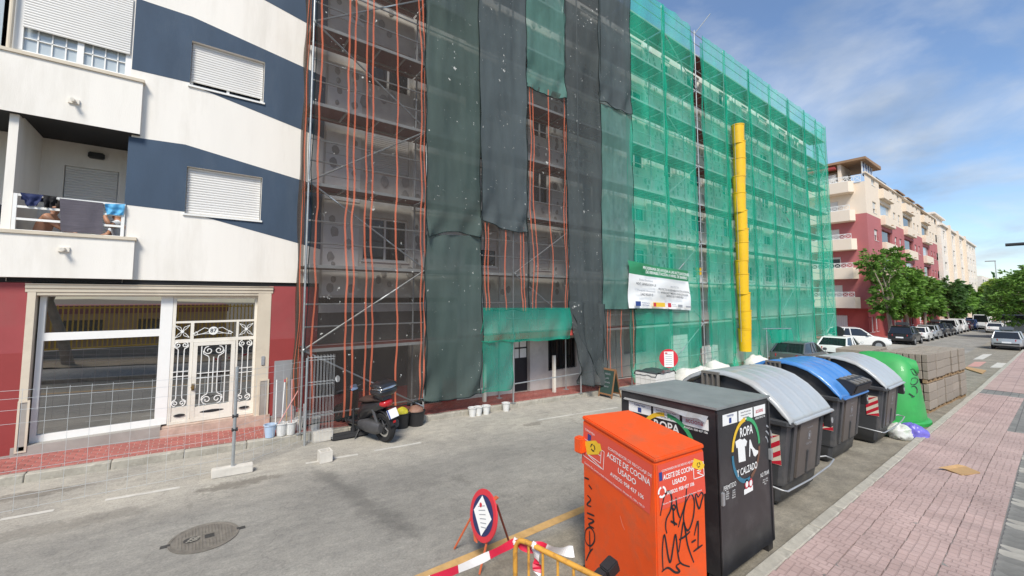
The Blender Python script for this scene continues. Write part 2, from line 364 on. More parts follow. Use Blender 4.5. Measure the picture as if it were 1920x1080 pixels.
def tiled(name, c1, c2, mortar, bw, rh, off, msize, bump=.5, var=.3, rnd=.0, sc=1.0):
    m = bpy.data.materials.new(name); t, n, l = nodes(m); b = t.nodes['Principled BSDF']; b.inputs['Roughness'].default_value = .8
    tc = n('ShaderNodeTexCoord'); br = n('ShaderNodeTexBrick'); l(tc.outputs['Object'], br.inputs['Vector'])
    br.inputs['Scale'].default_value = sc; br.inputs['Brick Width'].default_value = bw; br.inputs['Row Height'].default_value = rh; br.offset = off; br.inputs['Mortar Size'].default_value = msize; br.inputs['Mortar Smooth'].default_value = .3
    br.inputs['Color1'].default_value = (*c1, 1); br.inputs['Color2'].default_value = (*c2, 1); br.inputs['Mortar'].default_value = (*mortar, 1)
    g = n('ShaderNodeNewGeometry')
    nzn = n('ShaderNodeTexNoise'); nzn.inputs['Scale'].default_value = 1.1; nzn.inputs['Detail'].default_value = 9; nzn.inputs['Roughness'].default_value = .7; l(g.outputs['Position'], nzn.inputs['Vector'])
    rp = n('ShaderNodeValToRGB'); e = rp.color_ramp.elements; e[0].position = .3; e[1].position = .7; e[0].color = (1-var,)*3+(1,); e[1].color = (1+var*.4,)*3+(1,); l(nzn.outputs[0], rp.inputs[0])
    mx = n('ShaderNodeMix'); mx.data_type = 'RGBA'; mx.blend_type = 'MULTIPLY'; mx.inputs['Factor'].default_value = 1; l(br.outputs['Color'], mx.inputs['A']); l(rp.outputs[0], mx.inputs['B'])
    out = mx.outputs['Result']
    # blackened spots (chewing gum, drips)
    n3 = n('ShaderNodeTexNoise'); n3.inputs['Scale'].default_value = 4.5; n3.inputs['Detail'].default_value = 8; n3.inputs['Roughness'].default_value = .75; l(g.outputs['Position'], n3.inputs['Vector'])
    r3 = n('ShaderNodeValToRGB'); r3.color_ramp.elements[0].position = .62; r3.color_ramp.elements[1].position = .78; r3.color_ramp.elements[1].color = (.5,)*3+(1,); l(n3.outputs[0], r3.inputs[0])
    m3 = n('ShaderNodeMix'); m3.data_type = 'RGBA'; l(r3.outputs[0], m3.inputs['Factor']); l(out, m3.inputs['A']); m3.inputs['B'].default_value = (.11, .09, .08, 1); out = m3.outputs['Result']
    if rnd:
        oi = n('ShaderNodeObjectInfo'); mr = n('ShaderNodeMapRange'); mr.inputs['To Min'].default_value = 1-rnd; mr.inputs['To Max'].default_value = 1+rnd; l(oi.outputs['Random'], mr.inputs[0])
        vm = n('ShaderNodeVectorMath'); vm.operation = 'SCALE'; l(out, vm.inputs[0]); l(mr.outputs[0], vm.inputs['Scale']); out = vm.outputs[0]
    l(out, b.inputs['Base Color'])
    if bump:
        iv = n('ShaderNodeMath'); iv.operation = 'SUBTRACT'; iv.inputs[0].default_value = 1; l(br.outputs['Fac'], iv.inputs[1])
        n4 = n('ShaderNodeTexNoise'); n4.inputs['Scale'].default_value = 80; l(g.outputs['Position'], n4.inputs['Vector']); ad = n('ShaderNodeMath'); ad.operation = 'MULTIPLY_ADD'; l(n4.outputs[0], ad.inputs[0]); ad.inputs[1].default_value = .35; l(iv.outputs[0], ad.inputs[2])
        bp = n('ShaderNodeBump'); bp.inputs['Strength'].default_value = bump; bp.inputs['Distance'].default_value = .006; l(ad.outputs[0], bp.inputs['Height']); l(bp.outputs[0], b.inputs['Normal'])
    MATS[name] = m; return m
tiled('pink_paver', (.46, .335, .305), (.435, .31, .28), (.37, .265, .24), .1233, .0925, .5, .010, .6, .24, .085)
tiled('pink_paving_far', (.45, .32, .285), (.42, .295, .265), (.31, .22, .205), .4, .4, 0, .012, .4, .25)
tiled('grey_paver', (.20, .195, .18), (.25, .24, .22), (.13, .125, .12), .4, .2, .5, .01, .5, .3, .08)
mat('grout_pale', (.46, .37, .33), .9, var=.25, scale=4)
mat('grout_dark', (.19, .145, .13), .9, var=.25, scale=4)
mat('red_tile', (.36, .115, .095), .7, var=.22, scale=9, rnd=.16, dirt=(.42, .33, .28), dirt_amt=.35, dscale=3)
mat('kerb_stone', (.40, .375, .315), .85, var=.2, scale=5, bump=.3, bscale=60, dirt=(.10, .09, .075), dirt_amt=.75, dscale=2.2, rnd=.06)
mat('earth', (.20, .16, .11), .95, var=.25, scale=.8)
mat('road_white', (.54, .52, .47), .85, var=.12, scale=8, dirt=(.34, .32, .28), dirt_amt=1.0, dscale=3)
mat('road_yellow', (.50, .31, .12), .85, var=.2, scale=8, dirt=(.27, .235, .185), dirt_amt=1.0, dscale=2.4)
mat('road_red', (.52, .27, .23), .8, var=.15, scale=8, dirt=(.27, .23, .2), dirt_amt=.8, dscale=4)
mat('tar', (.045, .043, .04), .75, var=.3, scale=6, bump=.5, bscale=30)
def xs(a, b, step):
    k = max(1, int(round((b-a)/step))); return [a + (b-a)*i/k for i in range(k+1)]
def strip(mb, X0, X1, y0, y1, dz0, dz1=None, step=2.0, mi=0):
    """sheet between two lines that run with the street (each a number or a function of X)"""
    f0 = y0 if callable(y0) else (lambda X: y0); f1 = y1 if callable(y1) else (lambda X: y1); dz1 = dz0 if dz1 is None else dz1
    v = xs(X0, X1, step)
    mb.loft([[(X, f0(X), gz(X)+dz0), (X, f1(X), gz(X)+dz1)] for X in v], cap=False, closed=False, mi=mi)
m = MB(); v = [-60, -30, 0, 12, 25, 60, 120, 250, 500, 900]
m.loft([[(X, y, gz(X)-.3) for y in (-400, -60, -20, 0, 20, 60, 400)] for X in v], cap=False, closed=False); struct(m, 'ground', MATS['earth'])
m = MB(); strip(m, -40, 400, lambda X: kR(X)-.02, KL+.02, 0); struct(m, 'road', MATS['asphalt'])
m = MB(); m.loft([[(X, y, gz(X)+.002) for y in (KL+.02, 14, 30, 60)] for X in (39.6, 44, 48, 51.5)], cap=False, closed=False); struct(m, 'side_street', MATS['asphalt'])
def LS(X, Y): return gz(X) + .13 + .02*(Y-KL)
def left_pavement(X0, X1, name):
    mm = MB(); mm.loft([[(X, KL+.15, LS(X, KL)), (X, 12.4, LS(X, 12.4))] for X in xs(X0, X1, 2)], cap=False, closed=False); return struct(mm, name, MATS['grout_pale'])
SWL = left_pavement(-12, 39.4, 'sidewalk_left')
m = MB(); m.loft([[(X, KL+.15, LS(X, KL)), (X, 16, LS(X, KL))] for X in xs(51.5, 300, 4)], cap=False, closed=False); struct(m, 'sidewalk_left_far', MATS['red_tile'])
# red pavement blocks on the left: rows across the pavement
def shared_box(name, lx, ly, lz, mt, bev=0):
    b_ = MB(); b_.box(-lx/2, lx/2, -ly/2, ly/2, -lz, 0); return b_.mesh(name, mt, bevel=bev, seg=1)
def put(me, name, parent, loc, rot=(0,0,0)):
    o = bpy.data.objects.new(name, me); COL.objects.link(o); o.location = loc; o.rotation_euler = rot; o.parent = parent; return o
TX, TY = .188, .098
tme = shared_box('paving_block', TX-.014, TY-.010, .03, MATS['red_tile'])
blocks = []
for j in range(10):
    for i in range(int((39+3.6)/TX)):
        blocks.append((-3.6 + (i + (.5 if j % 2 else 0))*TX, KL+.155+TY/2+j*TY))
blocks.sort(key=lambda q: (q[0] > 2.6, abs(q[0])))
far = MB()
for k, (X, Y) in enumerate(blocks):
    z = LS(X, Y) + .005 + random.uniform(-.001, .002)
    if k < 300: put(tme, 'paving_block', SWL, (X, Y, z), (random.uniform(-.006,.006), .04+random.uniform(-.006,.006), random.uniform(-.01,.01)))
    else: far.box(X-TX/2+.006, X+TX/2-.006, Y-TY/2+.005, Y+TY/2-.005, z-.035, z)
o = place('paving_blocks_far', far.mesh('paving_blocks_far', MATS['red_tile']), SWL); o['kind'] = 'stuff'
# kerbs
kme = shared_box('kerb_block', .994, .15, .3, MATS['kerb_stone'], .012)
m = MB(); strip(m, -12, 39.4, KL+.02, KL+.13, .06); KLS = struct(m, 'kerb_left', MATS['kerb_stone'])
for i in range(51):
    X = -11.5+i
    if X < 39.5: put(kme, 'kerb_block', KLS, (X, KL+.075+random.uniform(-.006,.006), gz(X)+.13+random.uniform(-.005,.005)), (0, .04 if X < 12 else .025, random.uniform(-.006,.006)))
m = MB(); strip(m, -6, 60, lambda X: kR(X)-.13, lambda X: kR(X)-.02, .06); KRS = struct(m, 'kerb_right', MATS['kerb_stone'])
for i in range(64):
    X = -5.5+i
    put(kme, 'kerb_block', KRS, (X, kR(X)-.075+random.uniform(-.005,.005), gz(X)+.125+random.uniform(-.004,.004)), (0, .04 if X < 12 else .028 if X < 25 else .018, (-.012 if X > 13 else 0)+random.uniform(-.006,.006)))
m = MB(); strip(m, 60, 300, lambda X: kR(X)-.15, lambda X: kR(X), .12); struct(m, 'kerb_right_far', MATS['kerb_stone'])
# right pavement: pink embossed tiles, then a grey strip
def RS(X): return gz(X) + .12
GB = .615
m = MB(); strip(m, -30, 300, -9.0, lambda X: kR(X)-.14, .108); SWR = struct(m, 'sidewalk_right', MATS['grey_paver'])
m = MB(); strip(m, 26, 300, GB, lambda X: kR(X)-.15, .118); o = place('far_paving', m.mesh('far_paving', MATS['pink_paving_far']), SWR); o['kind'] = 'stuff'
PT = .37
pme = shared_box('pavement_tile', PT-.008, PT-.008, .02, MATS['pink_paver'])
tl = []
for i in range(66):
    for j in range(6):
        X = .2+PT*(i+.5); Y = kR(X)-.155-PT*(j+.5)
        if Y-PT/2 > GB-.05: tl.append((X, Y))
def vis(q):
    X, Y = q; d = Vector((X, Y, RS(X))) - CAM; z = d.dot(_F)
    if z < .3: return False
    px = PCX + FPX*d.dot(_rt)/z; py = PCY - FPX*d.dot(_U)/z
    return -60 < px < 1980 and py < 1150
tl = [q for q in tl if vis(q)]; tl.sort(key=lambda q: q[0]); far = MB()
for k, (X, Y) in enumerate(tl):
    z = RS(X) + random.uniform(-.002, .002)
    if k < 300: put(pme, 'pavement_tile', SWR, (X, Y, z), (random.uniform(-.003,.003), .04 if X < 12 else .028, (0, R(90), R(180), R(270))[random.randrange(4)]))
    else: far.box(X-PT/2+.004, X+PT/2-.004, Y-PT/2+.004, Y+PT/2-.004, z-.03, z)
if far.v: o = place('pavement_tiles_far', far.mesh('pavement_tiles_far', MATS['pink_paver']), SWR); o['kind'] = 'stuff'
gme = [shared_box('grey_tile', .594, .194, .02, mat('grey_tile_a', (.175, .17, .155), .8, var=.25, scale=5, rnd=.10)), shared_box('grey_tile', .594, .194, .02, mat('grey_tile_b', (.33, .31, .27), .8, var=.2, scale=5, rnd=.08))]
for i in range(70):
    for j in range(3):
        X = 1.0+.2*(i+.5); Y = GB-.012-.6*(j+.5)
        if vis((X, Y)): put(gme[(i//2+j) % 3 == 0], 'grey_tile', SWR, (X, Y, RS(X)+random.uniform(-.002,.002)), (0, .04, R(90)))
# painted lines
def line(name, a, b, wd, mt, lift=.004, segs=10):
    a = Vector(a); b = Vector(b); d = (b-a); d.z = 0; d.normalize(); s = Vector((-d.y, d.x, 0))*wd/2; mm = MB()
    def f(u, v):
        p = a.lerp(b, u) + s*(2*v-1)*(1+.10*nz(u*9, v*3, a.x)); return (p.x, p.y, gz(p.x)+lift)
    mm.grid(f, segs, 1); return struct(mm, name, mt)
for p, q in [((0,975),(101,957)),((197,938),(337,914)),((573,869),(596,865.5)),((622,860),(671,852)),((702,845.5),(789,830)),((1007,788),(1158,764))]:
    line('parking_line', G(*p), G(*q), .085, MATS['road_white'])
ya, yb = G(1095, 954), G(816, 1072.5); yd = (yb-ya)
line('yellow_line', ya-yd*7, yb+yd*4, .15, MATS['road_yellow'], segs=60)
for nm, q, mt in [('crossing_stripe', [(1824,674),(1844,664),(1861,664),(1843,674)], 'road_white'), ('crossing_stripe', [(1813,687),(1828,678.5),(1850,678.5),(1835.6,688)], 'road_red'),
                  ('crossing_stripe', [(1856,689),(1870,680),(1892,681),(1881.5,690)], 'road_white'), ('crossing_stripe', [(1901,676),(1907,667),(1926,666),(1922,676)], 'road_white')]:
    mm = MB(); ps = [G(*a) for a in q]; mm.poly([(p.x, p.y, gz(p.x)+.005) for p in ps]); struct(mm, nm, MATS[mt])
# ------------------------------------------------------------------ helpers for buildings
mat('stucco_white', (.79, .755, .695), .85, var=.05, scale=1.2, bump=.12, bscale=90, dirt=(.52, .48, .41), dirt_amt=.42, dscale=1.5, stretch=(1, 1, .16))
mat('stucco_blue', (.042, .070, .112), .8, var=.14, scale=2.0, bump=.12, bscale=90, dirt=(.075, .105, .145), dirt_amt=.5, dscale=1.3, stretch=(1, 1, .3))
mat('stucco_beige', (.60, .53, .42), .8, var=.07, scale=1.5, dirt=(.36, .30, .23), dirt_amt=.4, dscale=1.4)
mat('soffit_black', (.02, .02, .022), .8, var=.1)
mat('wall_red', (.31, .058, .06), .8, var=.10, scale=1.5, dirt=(.25, .09, .08), dirt_amt=.4)
mat('wall_red_dado', (.27, .038, .036), .75, var=.10, scale=1.5)
mat('pvc_white', (.80, .79, .76), .4, var=.03)
mat('alu_cream', (.74, .70, .62), .45, var=.05, dirt=(.45, .38, .28), dirt_amt=.4, dscale=3)
mat('shutter_white', (.70, .69, .665), .5, var=.06, scale=1.2, dirt=(.5, .47, .42), dirt_amt=.3)
mat('plinth_grey', (.33, .31, .28), .8, var=.2, dirt=(.16, .14, .12), dirt_amt=.5)
mat('marble', (.50, .37, .30), .35, var=.22, scale=7)
mat('steel_grey', (.42, .43, .44), .45, .5, var=.1)
mat('zinc', (.52, .55, .56), .42, .75, var=.14, scale=8)
mat('black_plastic', (.022, .022, .024), .5, var=.15)
mat('brass', (.25, .16, .06), .4, .6)
mat('white_paint', (.78, .78, .75), .5, var=.05)
mat('ink_black', (.015, .015, .018), .6, var=0); mat('ink_blue', (.02, .05, .22), .6, var=0); mat('ink_white', (.82, .82, .80), .6, var=0)
mat('ink_red', (.55, .03, .05), .6, var=0); mat('ink_yellow', (.80, .50, .03), .6, var=.05); mat('ink_green', (.05, .36, .14), .6, var=.05); mat('ink_grey', (.30, .31, .33), .6, var=0)
glass_mat('shop_glass', (.012, .014, .016), .012, 2.4)
glass_mat('window_glass', (.05, .06, .065), .04, .25)
glass_mat('dark_glass', (.012, .013, .015), .05, .15)
glass_mat('bright_glass', (.42, .47, .49), .12, .3)
class Fr:
    def __init__(s, o, U, Nn): s.o = Vector(o); s.U = Vector(U).normalized(); s.N = Vector(Nn).normalized()
    def P(s, u, d, z): return s.o + s.U*u + s.N*d + Vector((0, 0, z))
    def box(s, mb, u0, u1, d0, d1, z0, z1, mi=0):
        mb.hexa([s.P(u0,d1,z0), s.P(u1,d1,z0), s.P(u1,d0,z0), s.P(u0,d0,z0), s.P(u0,d1,z1), s.P(u1,d1,z1), s.P(u1,d0,z1), s.P(u0,d0,z1)], mi)
def hwall(mb, fr, u0, u1, z0, z1, holes, depth=.2, d=0.0, mi=0, rev=None):
    rev = mi if rev is None else rev
    us = sorted({u0, u1, *[h[i] for h in holes for i in (0, 1) if u0 < h[i] < u1]}); zs = sorted({z0, z1, *[h[i] for h in holes for i in (2, 3) if z0 < h[i] < z1]})
    for a, b in zip(us, us[1:]):
        for c, e in zip(zs, zs[1:]):
            cu, cz = (a+b)/2, (c+e)/2
            if any(h[0] < cu < h[1] and h[2] < cz < h[3] for h in holes): continue
            mb.quad(fr.P(a,d,c), fr.P(b,d,c), fr.P(b,d,e), fr.P(a,d,e), mi)
    for (a, b, c, e) in holes:
        a = max(a, u0); b = min(b, u1)
        mb.quad(fr.P(a,d,c), fr.P(a,d-depth,c), fr.P(a,d-depth,e), fr.P(a,d,e), rev); mb.quad(fr.P(b,d-depth,c), fr.P(b,d,c), fr.P(b,d,e), fr.P(b,d-depth,e), rev)
        mb.quad(fr.P(a,d-depth,c), fr.P(a,d,c), fr.P(b,d,c), fr.P(b,d-depth,c), rev); mb.quad(fr.P(a,d,e), fr.P(a,d-depth,e), fr.P(b,d-depth,e), fr.P(b,d,e), rev)
def shutter(fr, u0, u1, z0, z1, d, parent, slat=.055, name='shutter', mt='shutter_white', world=True):
    k = max(2, int(round((z1-z0)/slat))); mb = MB(); rings = []
    for i in range(k):
        a = z0 + (z1-z0)*i/k; b = z0 + (z1-z0)*(i+1)/k; h = b-a
        for zz, dd in ((a, -.012), (a+h*.12, 0), (a+h*.5, .005), (a+h*.88, 0)): rings.append([fr.P(u0, d+dd, zz), fr.P(u1, d+dd, zz)])
    rings.append([fr.P(u0, d-.012, z1), fr.P(u1, d-.012, z1)])
    mb.loft(rings, cap=False, closed=False); return part(mb, name, MATS[mt], parent, world)
def frame(mb, fr, u0, u1, z0, z1, d0, d1, t, mi=0):
    fr.box(mb, u0, u1, d0, d1, z0, z0+t, mi); fr.box(mb, u0, u1, d0, d1, z1-t, z1, mi)
    fr.box(mb, u0, u0+t, d0, d1, z0+t, z1-t, mi); fr.box(mb, u1-t, u1, d0, d1, z0+t, z1-t, mi)
def window(parent, fr, u0, u1, z0, z1, d=-.12, closed=0.0, fm='pvc_white', gm='window_glass', mull=1, t=.05, sill=True, name='window', back=None):
    mb = MB(); frame(mb, fr, u0+.004, u1-.004, z0+.004, z1-.004, d-.05, d, t)
    for i in range(1, mull+1):
        c = u0 + (u1-u0)*i/(mull+1); fr.box(mb, c-t*.55, c+t*.55, d-.05, d+.004, z0+t+.004, z1-t-.004)
    wo_ = part(mb, name, MATS[fm], parent)
    pb = MB(); pb.quad(fr.P(u0+t*.9, d-.03, z0+t*.9), fr.P(u1-t*.9, d-.03, z0+t*.9), fr.P(u1-t*.9, d-.03, z1-t*.9), fr.P(u0+t*.9, d-.03, z1-t*.9)); part(pb, 'pane', MATS[gm], wo_)
    if closed > 0: shutter(fr, u0+.02, u1-.02, z1-(z1-z0-.02)*closed, z1-.004, d+.035, wo_)
    if sill: sb = MB(); fr.box(sb, u0-.03, u1+.03, d, .035, z0-.04, z0-.002); part(sb, 'sill', MATS['kerb_stone' if fm == 'x' else 'white_paint'], wo_)
    return wo_
FL = Fr((0, FA, 0), (1, 0, 0), (0, -1, 0))
def xz(px, py, Y=FA): p = PY(px, py, Y); return p.x, p.z
# ------------------------------------------------------------------ white and blue apartment house (left)
LB = thing('apartment_building', 'white apartment house with slanted dark blue bands above shop entrance 87', 'building', (-.5, FA+2, .1))
XR = xz(606, 300)[0]; XL0 = -11.0; ZB = 3.355; ZT = 14.2
W1 = (xz(358,120)[0], xz(495.5,150)[0], xz(425,176)[1], xz(430,97)[1]); W2 = (xz(348.5,355)[0], xz(490,375)[0], xz(420,407)[1], xz(420,322)[1])
ST = W1[3]-W2[3]; W3 = (W1[0], W1[1], W1[2]+ST, W1[3]+ST)
PO = .12                                                                    # balcony fronts stand this far out
loX1 = xz(241, 340)[0]; colX0, colX1 = xz(2, 400)[0], xz(21, 400)[0]
zp1 = xz(126, 437, FA-PO)[1]; zp2b = xz(130, 228, FA-PO)[1]; zp2t = xz(134, 118, FA-PO)[1]
bx1 = PY(250.5, 480, FA-PO).x; bx2 = PY(265, 205, FA-PO).x
enX1 = xz(250, 60)[0]; enX0 = xz(19, 60)[0]
holes = [W1, W2, W3, (colX1, loX1, zp1-.9, zp2b+.12), (-5.0, colX0, zp1-.9, zp2b+.12), (-5.0, enX1, zp2t-.9, zp2b+.12+ST)]
m = MB(); hwall(m, FL, XL0, XR, ZB, ZT, holes[:3], .16)
m = MB(); hwall(m, FL, XL0, XR, ZB, ZT, holes, .22)
m.quad(FL.P(XR,0,ZB), FL.P(XR,-9,ZB), FL.P(XR,-9,ZT), FL.P(XR,0,ZT)); m.quad(FL.P(XL0,0,ZT), FL.P(XR,0,ZT), FL.P(XR,-9,ZT), FL.P(XL0,-9,ZT))
m.quad(FL.P(XL0,-9,-.5), FL.P(XL0,0,-.5), FL.P(XL0,0,ZT), FL.P(XL0,-9,ZT)); m.quad(FL.P(XR,-9,-.5), FL.P(XL0,-9,-.5), FL.P(XL0,-9,ZT), FL.P(XR,-9,ZT))
m.quad(FL.P(XL0,-.5,ZB), FL.P(XR,-.5,ZB), FL.P(XR,0,ZB), FL.P(XL0,0,ZB))
part(m, 'wall', MATS['stucco_white'], LB)
def lerp_poly(pts, x):
    if x <= pts[0][0]: return pts[0][1]
    for (a, b), (c, e) in zip(pts, pts[1:]):
        if a <= x <= c: return b + (e-b)*(x-a)/(c-a) if c > a else e
    return pts[-1][1]
def band(top, bot, win, dz=0):
    T = [(x, z+dz) for x, z in top]; B = [(x, z+dz) for x, z in bot]
    brk = sorted({T[0][0], min(T[-1][0], XR), *[p[0] for p in T+B], win[0], win[1]}); brk = [b for b in brk if T[0][0] <= b <= XR]
    mb = MB()
    def piece(a, b, f0, f1):
        p = [FL.P(a,.004,f0(a)), FL.P(b,.004,f0(b)), FL.P(b,.004,f1(b)), FL.P(a,.004,f1(a))]
        mb.poly(p)
    tp = lambda x: lerp_poly(T, x); bt = lambda x: lerp_poly(B, x)
    for a, b in zip(brk, brk[1:]):
        c = (a+b)/2
        if win[0] < c < win[1]:
            piece(a, b, lambda x: win[3], tp)
            if bt(c) < win[2]-.005: piece(a, b, lambda x: min(bt(x), win[2]), lambda x: win[2])
        else: piece(a, b, bt, tp)
    return part(mb, 'blue_band', MATS['stucco_blue'], LB)
def pts(l): return [xz(*q) for q in l]
tA = pts([(241.5,256),(347,271),(562,337),(610,352)]); bA = pts([(237,384),(347,397),(366,402),(559,456),(610,470)]); bA[0] = (tA[0][0], bA[0][1])
tB = pts([(256,-4),(278,4),(361,31.5),(567,125),(612,146)]); bB = pts([(253,131),(356,155),(380,168),(562,242),(610,261)]); bB[0] = (tB[0][0], bB[0][1])
band(tA, bA, W2); band(tB, bB, W1); band(tB, bB, W3, ST)
wA = window(LB, FL, *W1, closed=.90, gm='dark_glass'); window(LB, FL, *W2, closed=1.0); window(LB, FL, *W3, closed=.8)
def side_box(name, u0, u1, d0, d1, z0, z1, mt, parent=None, bev=0):
    mb = MB(); FL.box(mb, u0, u1, d0, d1, z0, z1); return part(mb, name, MATS[mt], parent or LB, bevel=bev)
# balcony fronts with coping and drain spout
for nm, x1, za, zb, sp in (('balcony_front', bx1, ZB+.004, zp1, (120,467)), ('balcony_front', bx2, zp2b, zp2t, (139,190))):
    f_ = side_box(nm, -9, x1, -.16, PO, za, zb-.06, 'stucco_white')
    mb = MB(); FL.box(mb, -9, x1+.025, -.18, PO+.03, zb-.058, zb); part(mb, 'coping', MATS['stucco_beige'], f_)
    sx, sz = xz(*sp, FA-PO); mb = MB(); FL.box(mb, sx-.075, sx+.075, PO, PO+.035, sz-.05, sz+.035); mb.tube(FL.P(sx, PO+.03, sz), FL.P(sx, PO+.16, sz-.02), .032, 10)
    part(mb, 'drain_spout', MATS['alu_cream'], f_)
# the open balcony: back wall, side wall, black ceiling, floor
m = MB(); bd = -1.55; dX0, dX1 = PY(119,340,FA-bd).x, PY(222,340,FA-bd).x; dz1 = PY(170,316,FA-bd).z
hwall(m, Fr((0, FA, 0), (1,0,0), (0,-1,0)), -5, loX1+.2, zp1-.9, zp2b+.1, [(dX0, dX1, zp1-.60, dz1)], .12, d=bd)
lw = colX1-.02
m.quad(FL.P(lw,bd,zp1-.9), FL.P(lw,-.2,zp1-.9), FL.P(lw,-.2,zp2b+.1), FL.P(lw,bd,zp2b+.1)); m.quad(FL.P(loX1+.01,-.2,zp1-.9), FL.P(loX1+.01,bd,zp1-.9), FL.P(loX1+.01,bd,zp2b+.1), FL.P(loX1+.01,-.2,zp2b+.1))
m.quad(FL.P(-5,bd,zp1-.60), FL.P(-5,-.2,zp1-.60), FL.P(loX1+.2,-.2,zp1-.60), FL.P(loX1+.2,bd,zp1-.60)); part(m, 'balcony_walls', MATS['stucco_beige' if 0 else 'stucco_white'], LB)
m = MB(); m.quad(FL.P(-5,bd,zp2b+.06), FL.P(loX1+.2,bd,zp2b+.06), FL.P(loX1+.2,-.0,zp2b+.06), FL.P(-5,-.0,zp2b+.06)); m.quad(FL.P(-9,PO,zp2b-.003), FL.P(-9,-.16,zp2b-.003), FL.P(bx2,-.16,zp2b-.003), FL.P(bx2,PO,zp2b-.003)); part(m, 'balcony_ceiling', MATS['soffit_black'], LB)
w_ = window(LB, FL, dX0, dX1, zp1-.59, dz1, d=bd-.06, closed=.98, sill=False, name='balcony_door')
lx, lz = PY(182,294,FA-bd).x, PY(182,294,FA-bd).z
m = MB(); FL.box(m, lx-.13, lx+.13, bd+.002, bd+.12, lz-.06, lz+.07); part(m, 'wall_lamp', MATS['black_plastic'], LB, bevel=.02)
# railing: two posts and three flat rails on the coping
m = MB(); ra = PY(20,430,FA-.02).x; rb = PY(232,440,FA-.02).x
rl = part(m, 'railing', MATS['white_paint'], LB) if 0 else None
RZ = [PY(126,381,FA-.02).z, PY(126,404,FA-.02).z, PY(126,424,FA-.02).z]; RZ = [zp1+.62, zp1+.41, zp1+.19]
m = MB(); FL.box(m, ra, rb, .0, .04, zp1+.001, zp1+.02); rl = part(m, 'railing', MATS['white_paint'], LB)
for a in (ra, rb-.05): m = MB(); FL.box(m, a, a+.05, .0, .04, zp1+.02, RZ[0]+.04); part(m, 'railing_post', MATS['white_paint'], rl)
for z in RZ:
    m = MB(); FL.box(m, ra+.05, rb-.05, .004, .034, z, z+.04); part(m, 'rail', MATS['white_paint'], rl)
# enclosed balcony above: white frames, big roller shutter, glazing strip
m = MB(); d0 = -.03; ez0 = zp2t; ez1 = zp2t+ST-1.05; ga, gb = xz(43,60)[0], xz(244,100)[0]
frame(m, FL, enX0, enX1, ez0, ez1, d0-.08, d0, .09); mid = xz(150,100)[0]; FL.box(m, mid-.045, mid+.045, d0-.08, d0+.003, ez0+.09, ez1-.09); FL.box(m, ga-.1, ga, d0-.08, d0+.004, ez0+.09, ez1-.09)
ew = part(m, 'balcony_window', MATS['pvc_white'], LB)
m = MB(); m.quad(FL.P(enX0+.05,d0-.05,ez0+.05), FL.P(enX1-.05,d0-.05,ez0+.05), FL.P(enX1-.05,d0-.05,ez1-.05), FL.P(enX0+.05,d0-.05,ez1-.05)); part(m, 'pane', MATS['bright_glass'], ew)
zsh = xz(140,76)[1]
shutter(FL, ga, gb, zsh, ez1, d0+.05, ew, slat=.05)
for i in range(1, 8):
    c = ga + (gb-ga)*i/8; m = MB(); FL.box(m, c-.009, c+.009, d0-.049, d0-.02, ez0+.09, zsh+.1); part(m, 'glazing_bar', MATS['pvc_white'], ew)
m = MB(); FL.box(m, ga, gb, d0-.049, d0-.02, ez0+.33, ez0+.345); part(m, 'glazing_bar', MATS['pvc_white'], ew)
m = MB(); FL.box(m, -5, enX0-.12, -.12, -.10, ez0, ez1); o = part(m, 'pane', MATS['bright_glass'], ew)
m = MB(); m.tube(FL.P(xz(24,60)[0]-.02, .05, ez0), FL.P(xz(24,60)[0]-.02, .05, ez1+1), .035, 10); part(m, 'pipe', MATS['stucco_beige'], LB)
# ground floor: red piers, cream shop surround, shop front, step
SD = -.20; SY = FA-SD
def sx(px, py=600): return PY(px, py, SY).x
def szz(px, py): return PY(px, py, SY).z
sL, sR = sx(46,690), sx(503,650)
m = MB(); zd = xz(20, 663)[1]
for a, b in ((XL0, xz(43,700)[0]), (xz(502,650)[0], XR-.003)):
    FL.box(m, a, b, -.4, -.03, zd, ZB-.09); 
part(m, 'red_pier', MATS['wall_red'], LB)
m = MB()
for a, b in ((XL0, xz(43,700)[0]), (xz(502,650)[0], XR-.003)): FL.box(m, a, b, -.4, -.022, .28, zd)
part(m, 'red_dado', MATS['wall_red_dado'], LB)
m = MB()
for a, b in ((XL0, xz(43,700)[0]+.01), (xz(502,650)[0], XR-.003)): FL.box(m, a, b, -.4, -.01, -.35, .28)
part(m, 'plinth', MATS['plinth_grey'], LB)
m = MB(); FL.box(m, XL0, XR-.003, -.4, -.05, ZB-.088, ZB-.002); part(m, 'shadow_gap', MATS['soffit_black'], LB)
pz = .30; zt = 3.03
for a, b in ((sL, sx(69,600)), (sx(481,600), sR)): m = MB(); FL.box(m, a, b, -.5, -.02, pz, ZB-.12); part(m, 'shop_jamb', MATS['stucco_beige'], LB)
m = MB(); prof = [(-.5, zt), (-.05, zt), (-.035, zt+.02), (-.035, zt+.06), (-.015, zt+.075), (-.015, zt+.13), (.005, zt+.145), (.005, zt+.20), (.025, zt+.215), (.025, ZB-.10), (-.5, ZB-.10)]
m.prism([FL.P(sL-.03, d, z) for d, z in prof], FL.U*(sR-sL+.06)); part(m, 'shop_cornice', MATS['stucco_beige'], LB)
zs0 = .47
m = MB(); dr0, dr1 = sx(319,600), sx(477,600)
FL.box(m, sL-.05, dr0-.05, -.45, .0, -.35, .40); part(m, 'shop_plinth', MATS['plinth_grey'], LB)
m = MB(); FL.box(m, dr0-.05, sR+.06, -.45, .03, -.35, .335); FL.box(m, dr0-.05, sR-.1, -.45, -.03, .335, .36); part(m, 'marble_step', MATS['marble'], LB, bevel=.006)
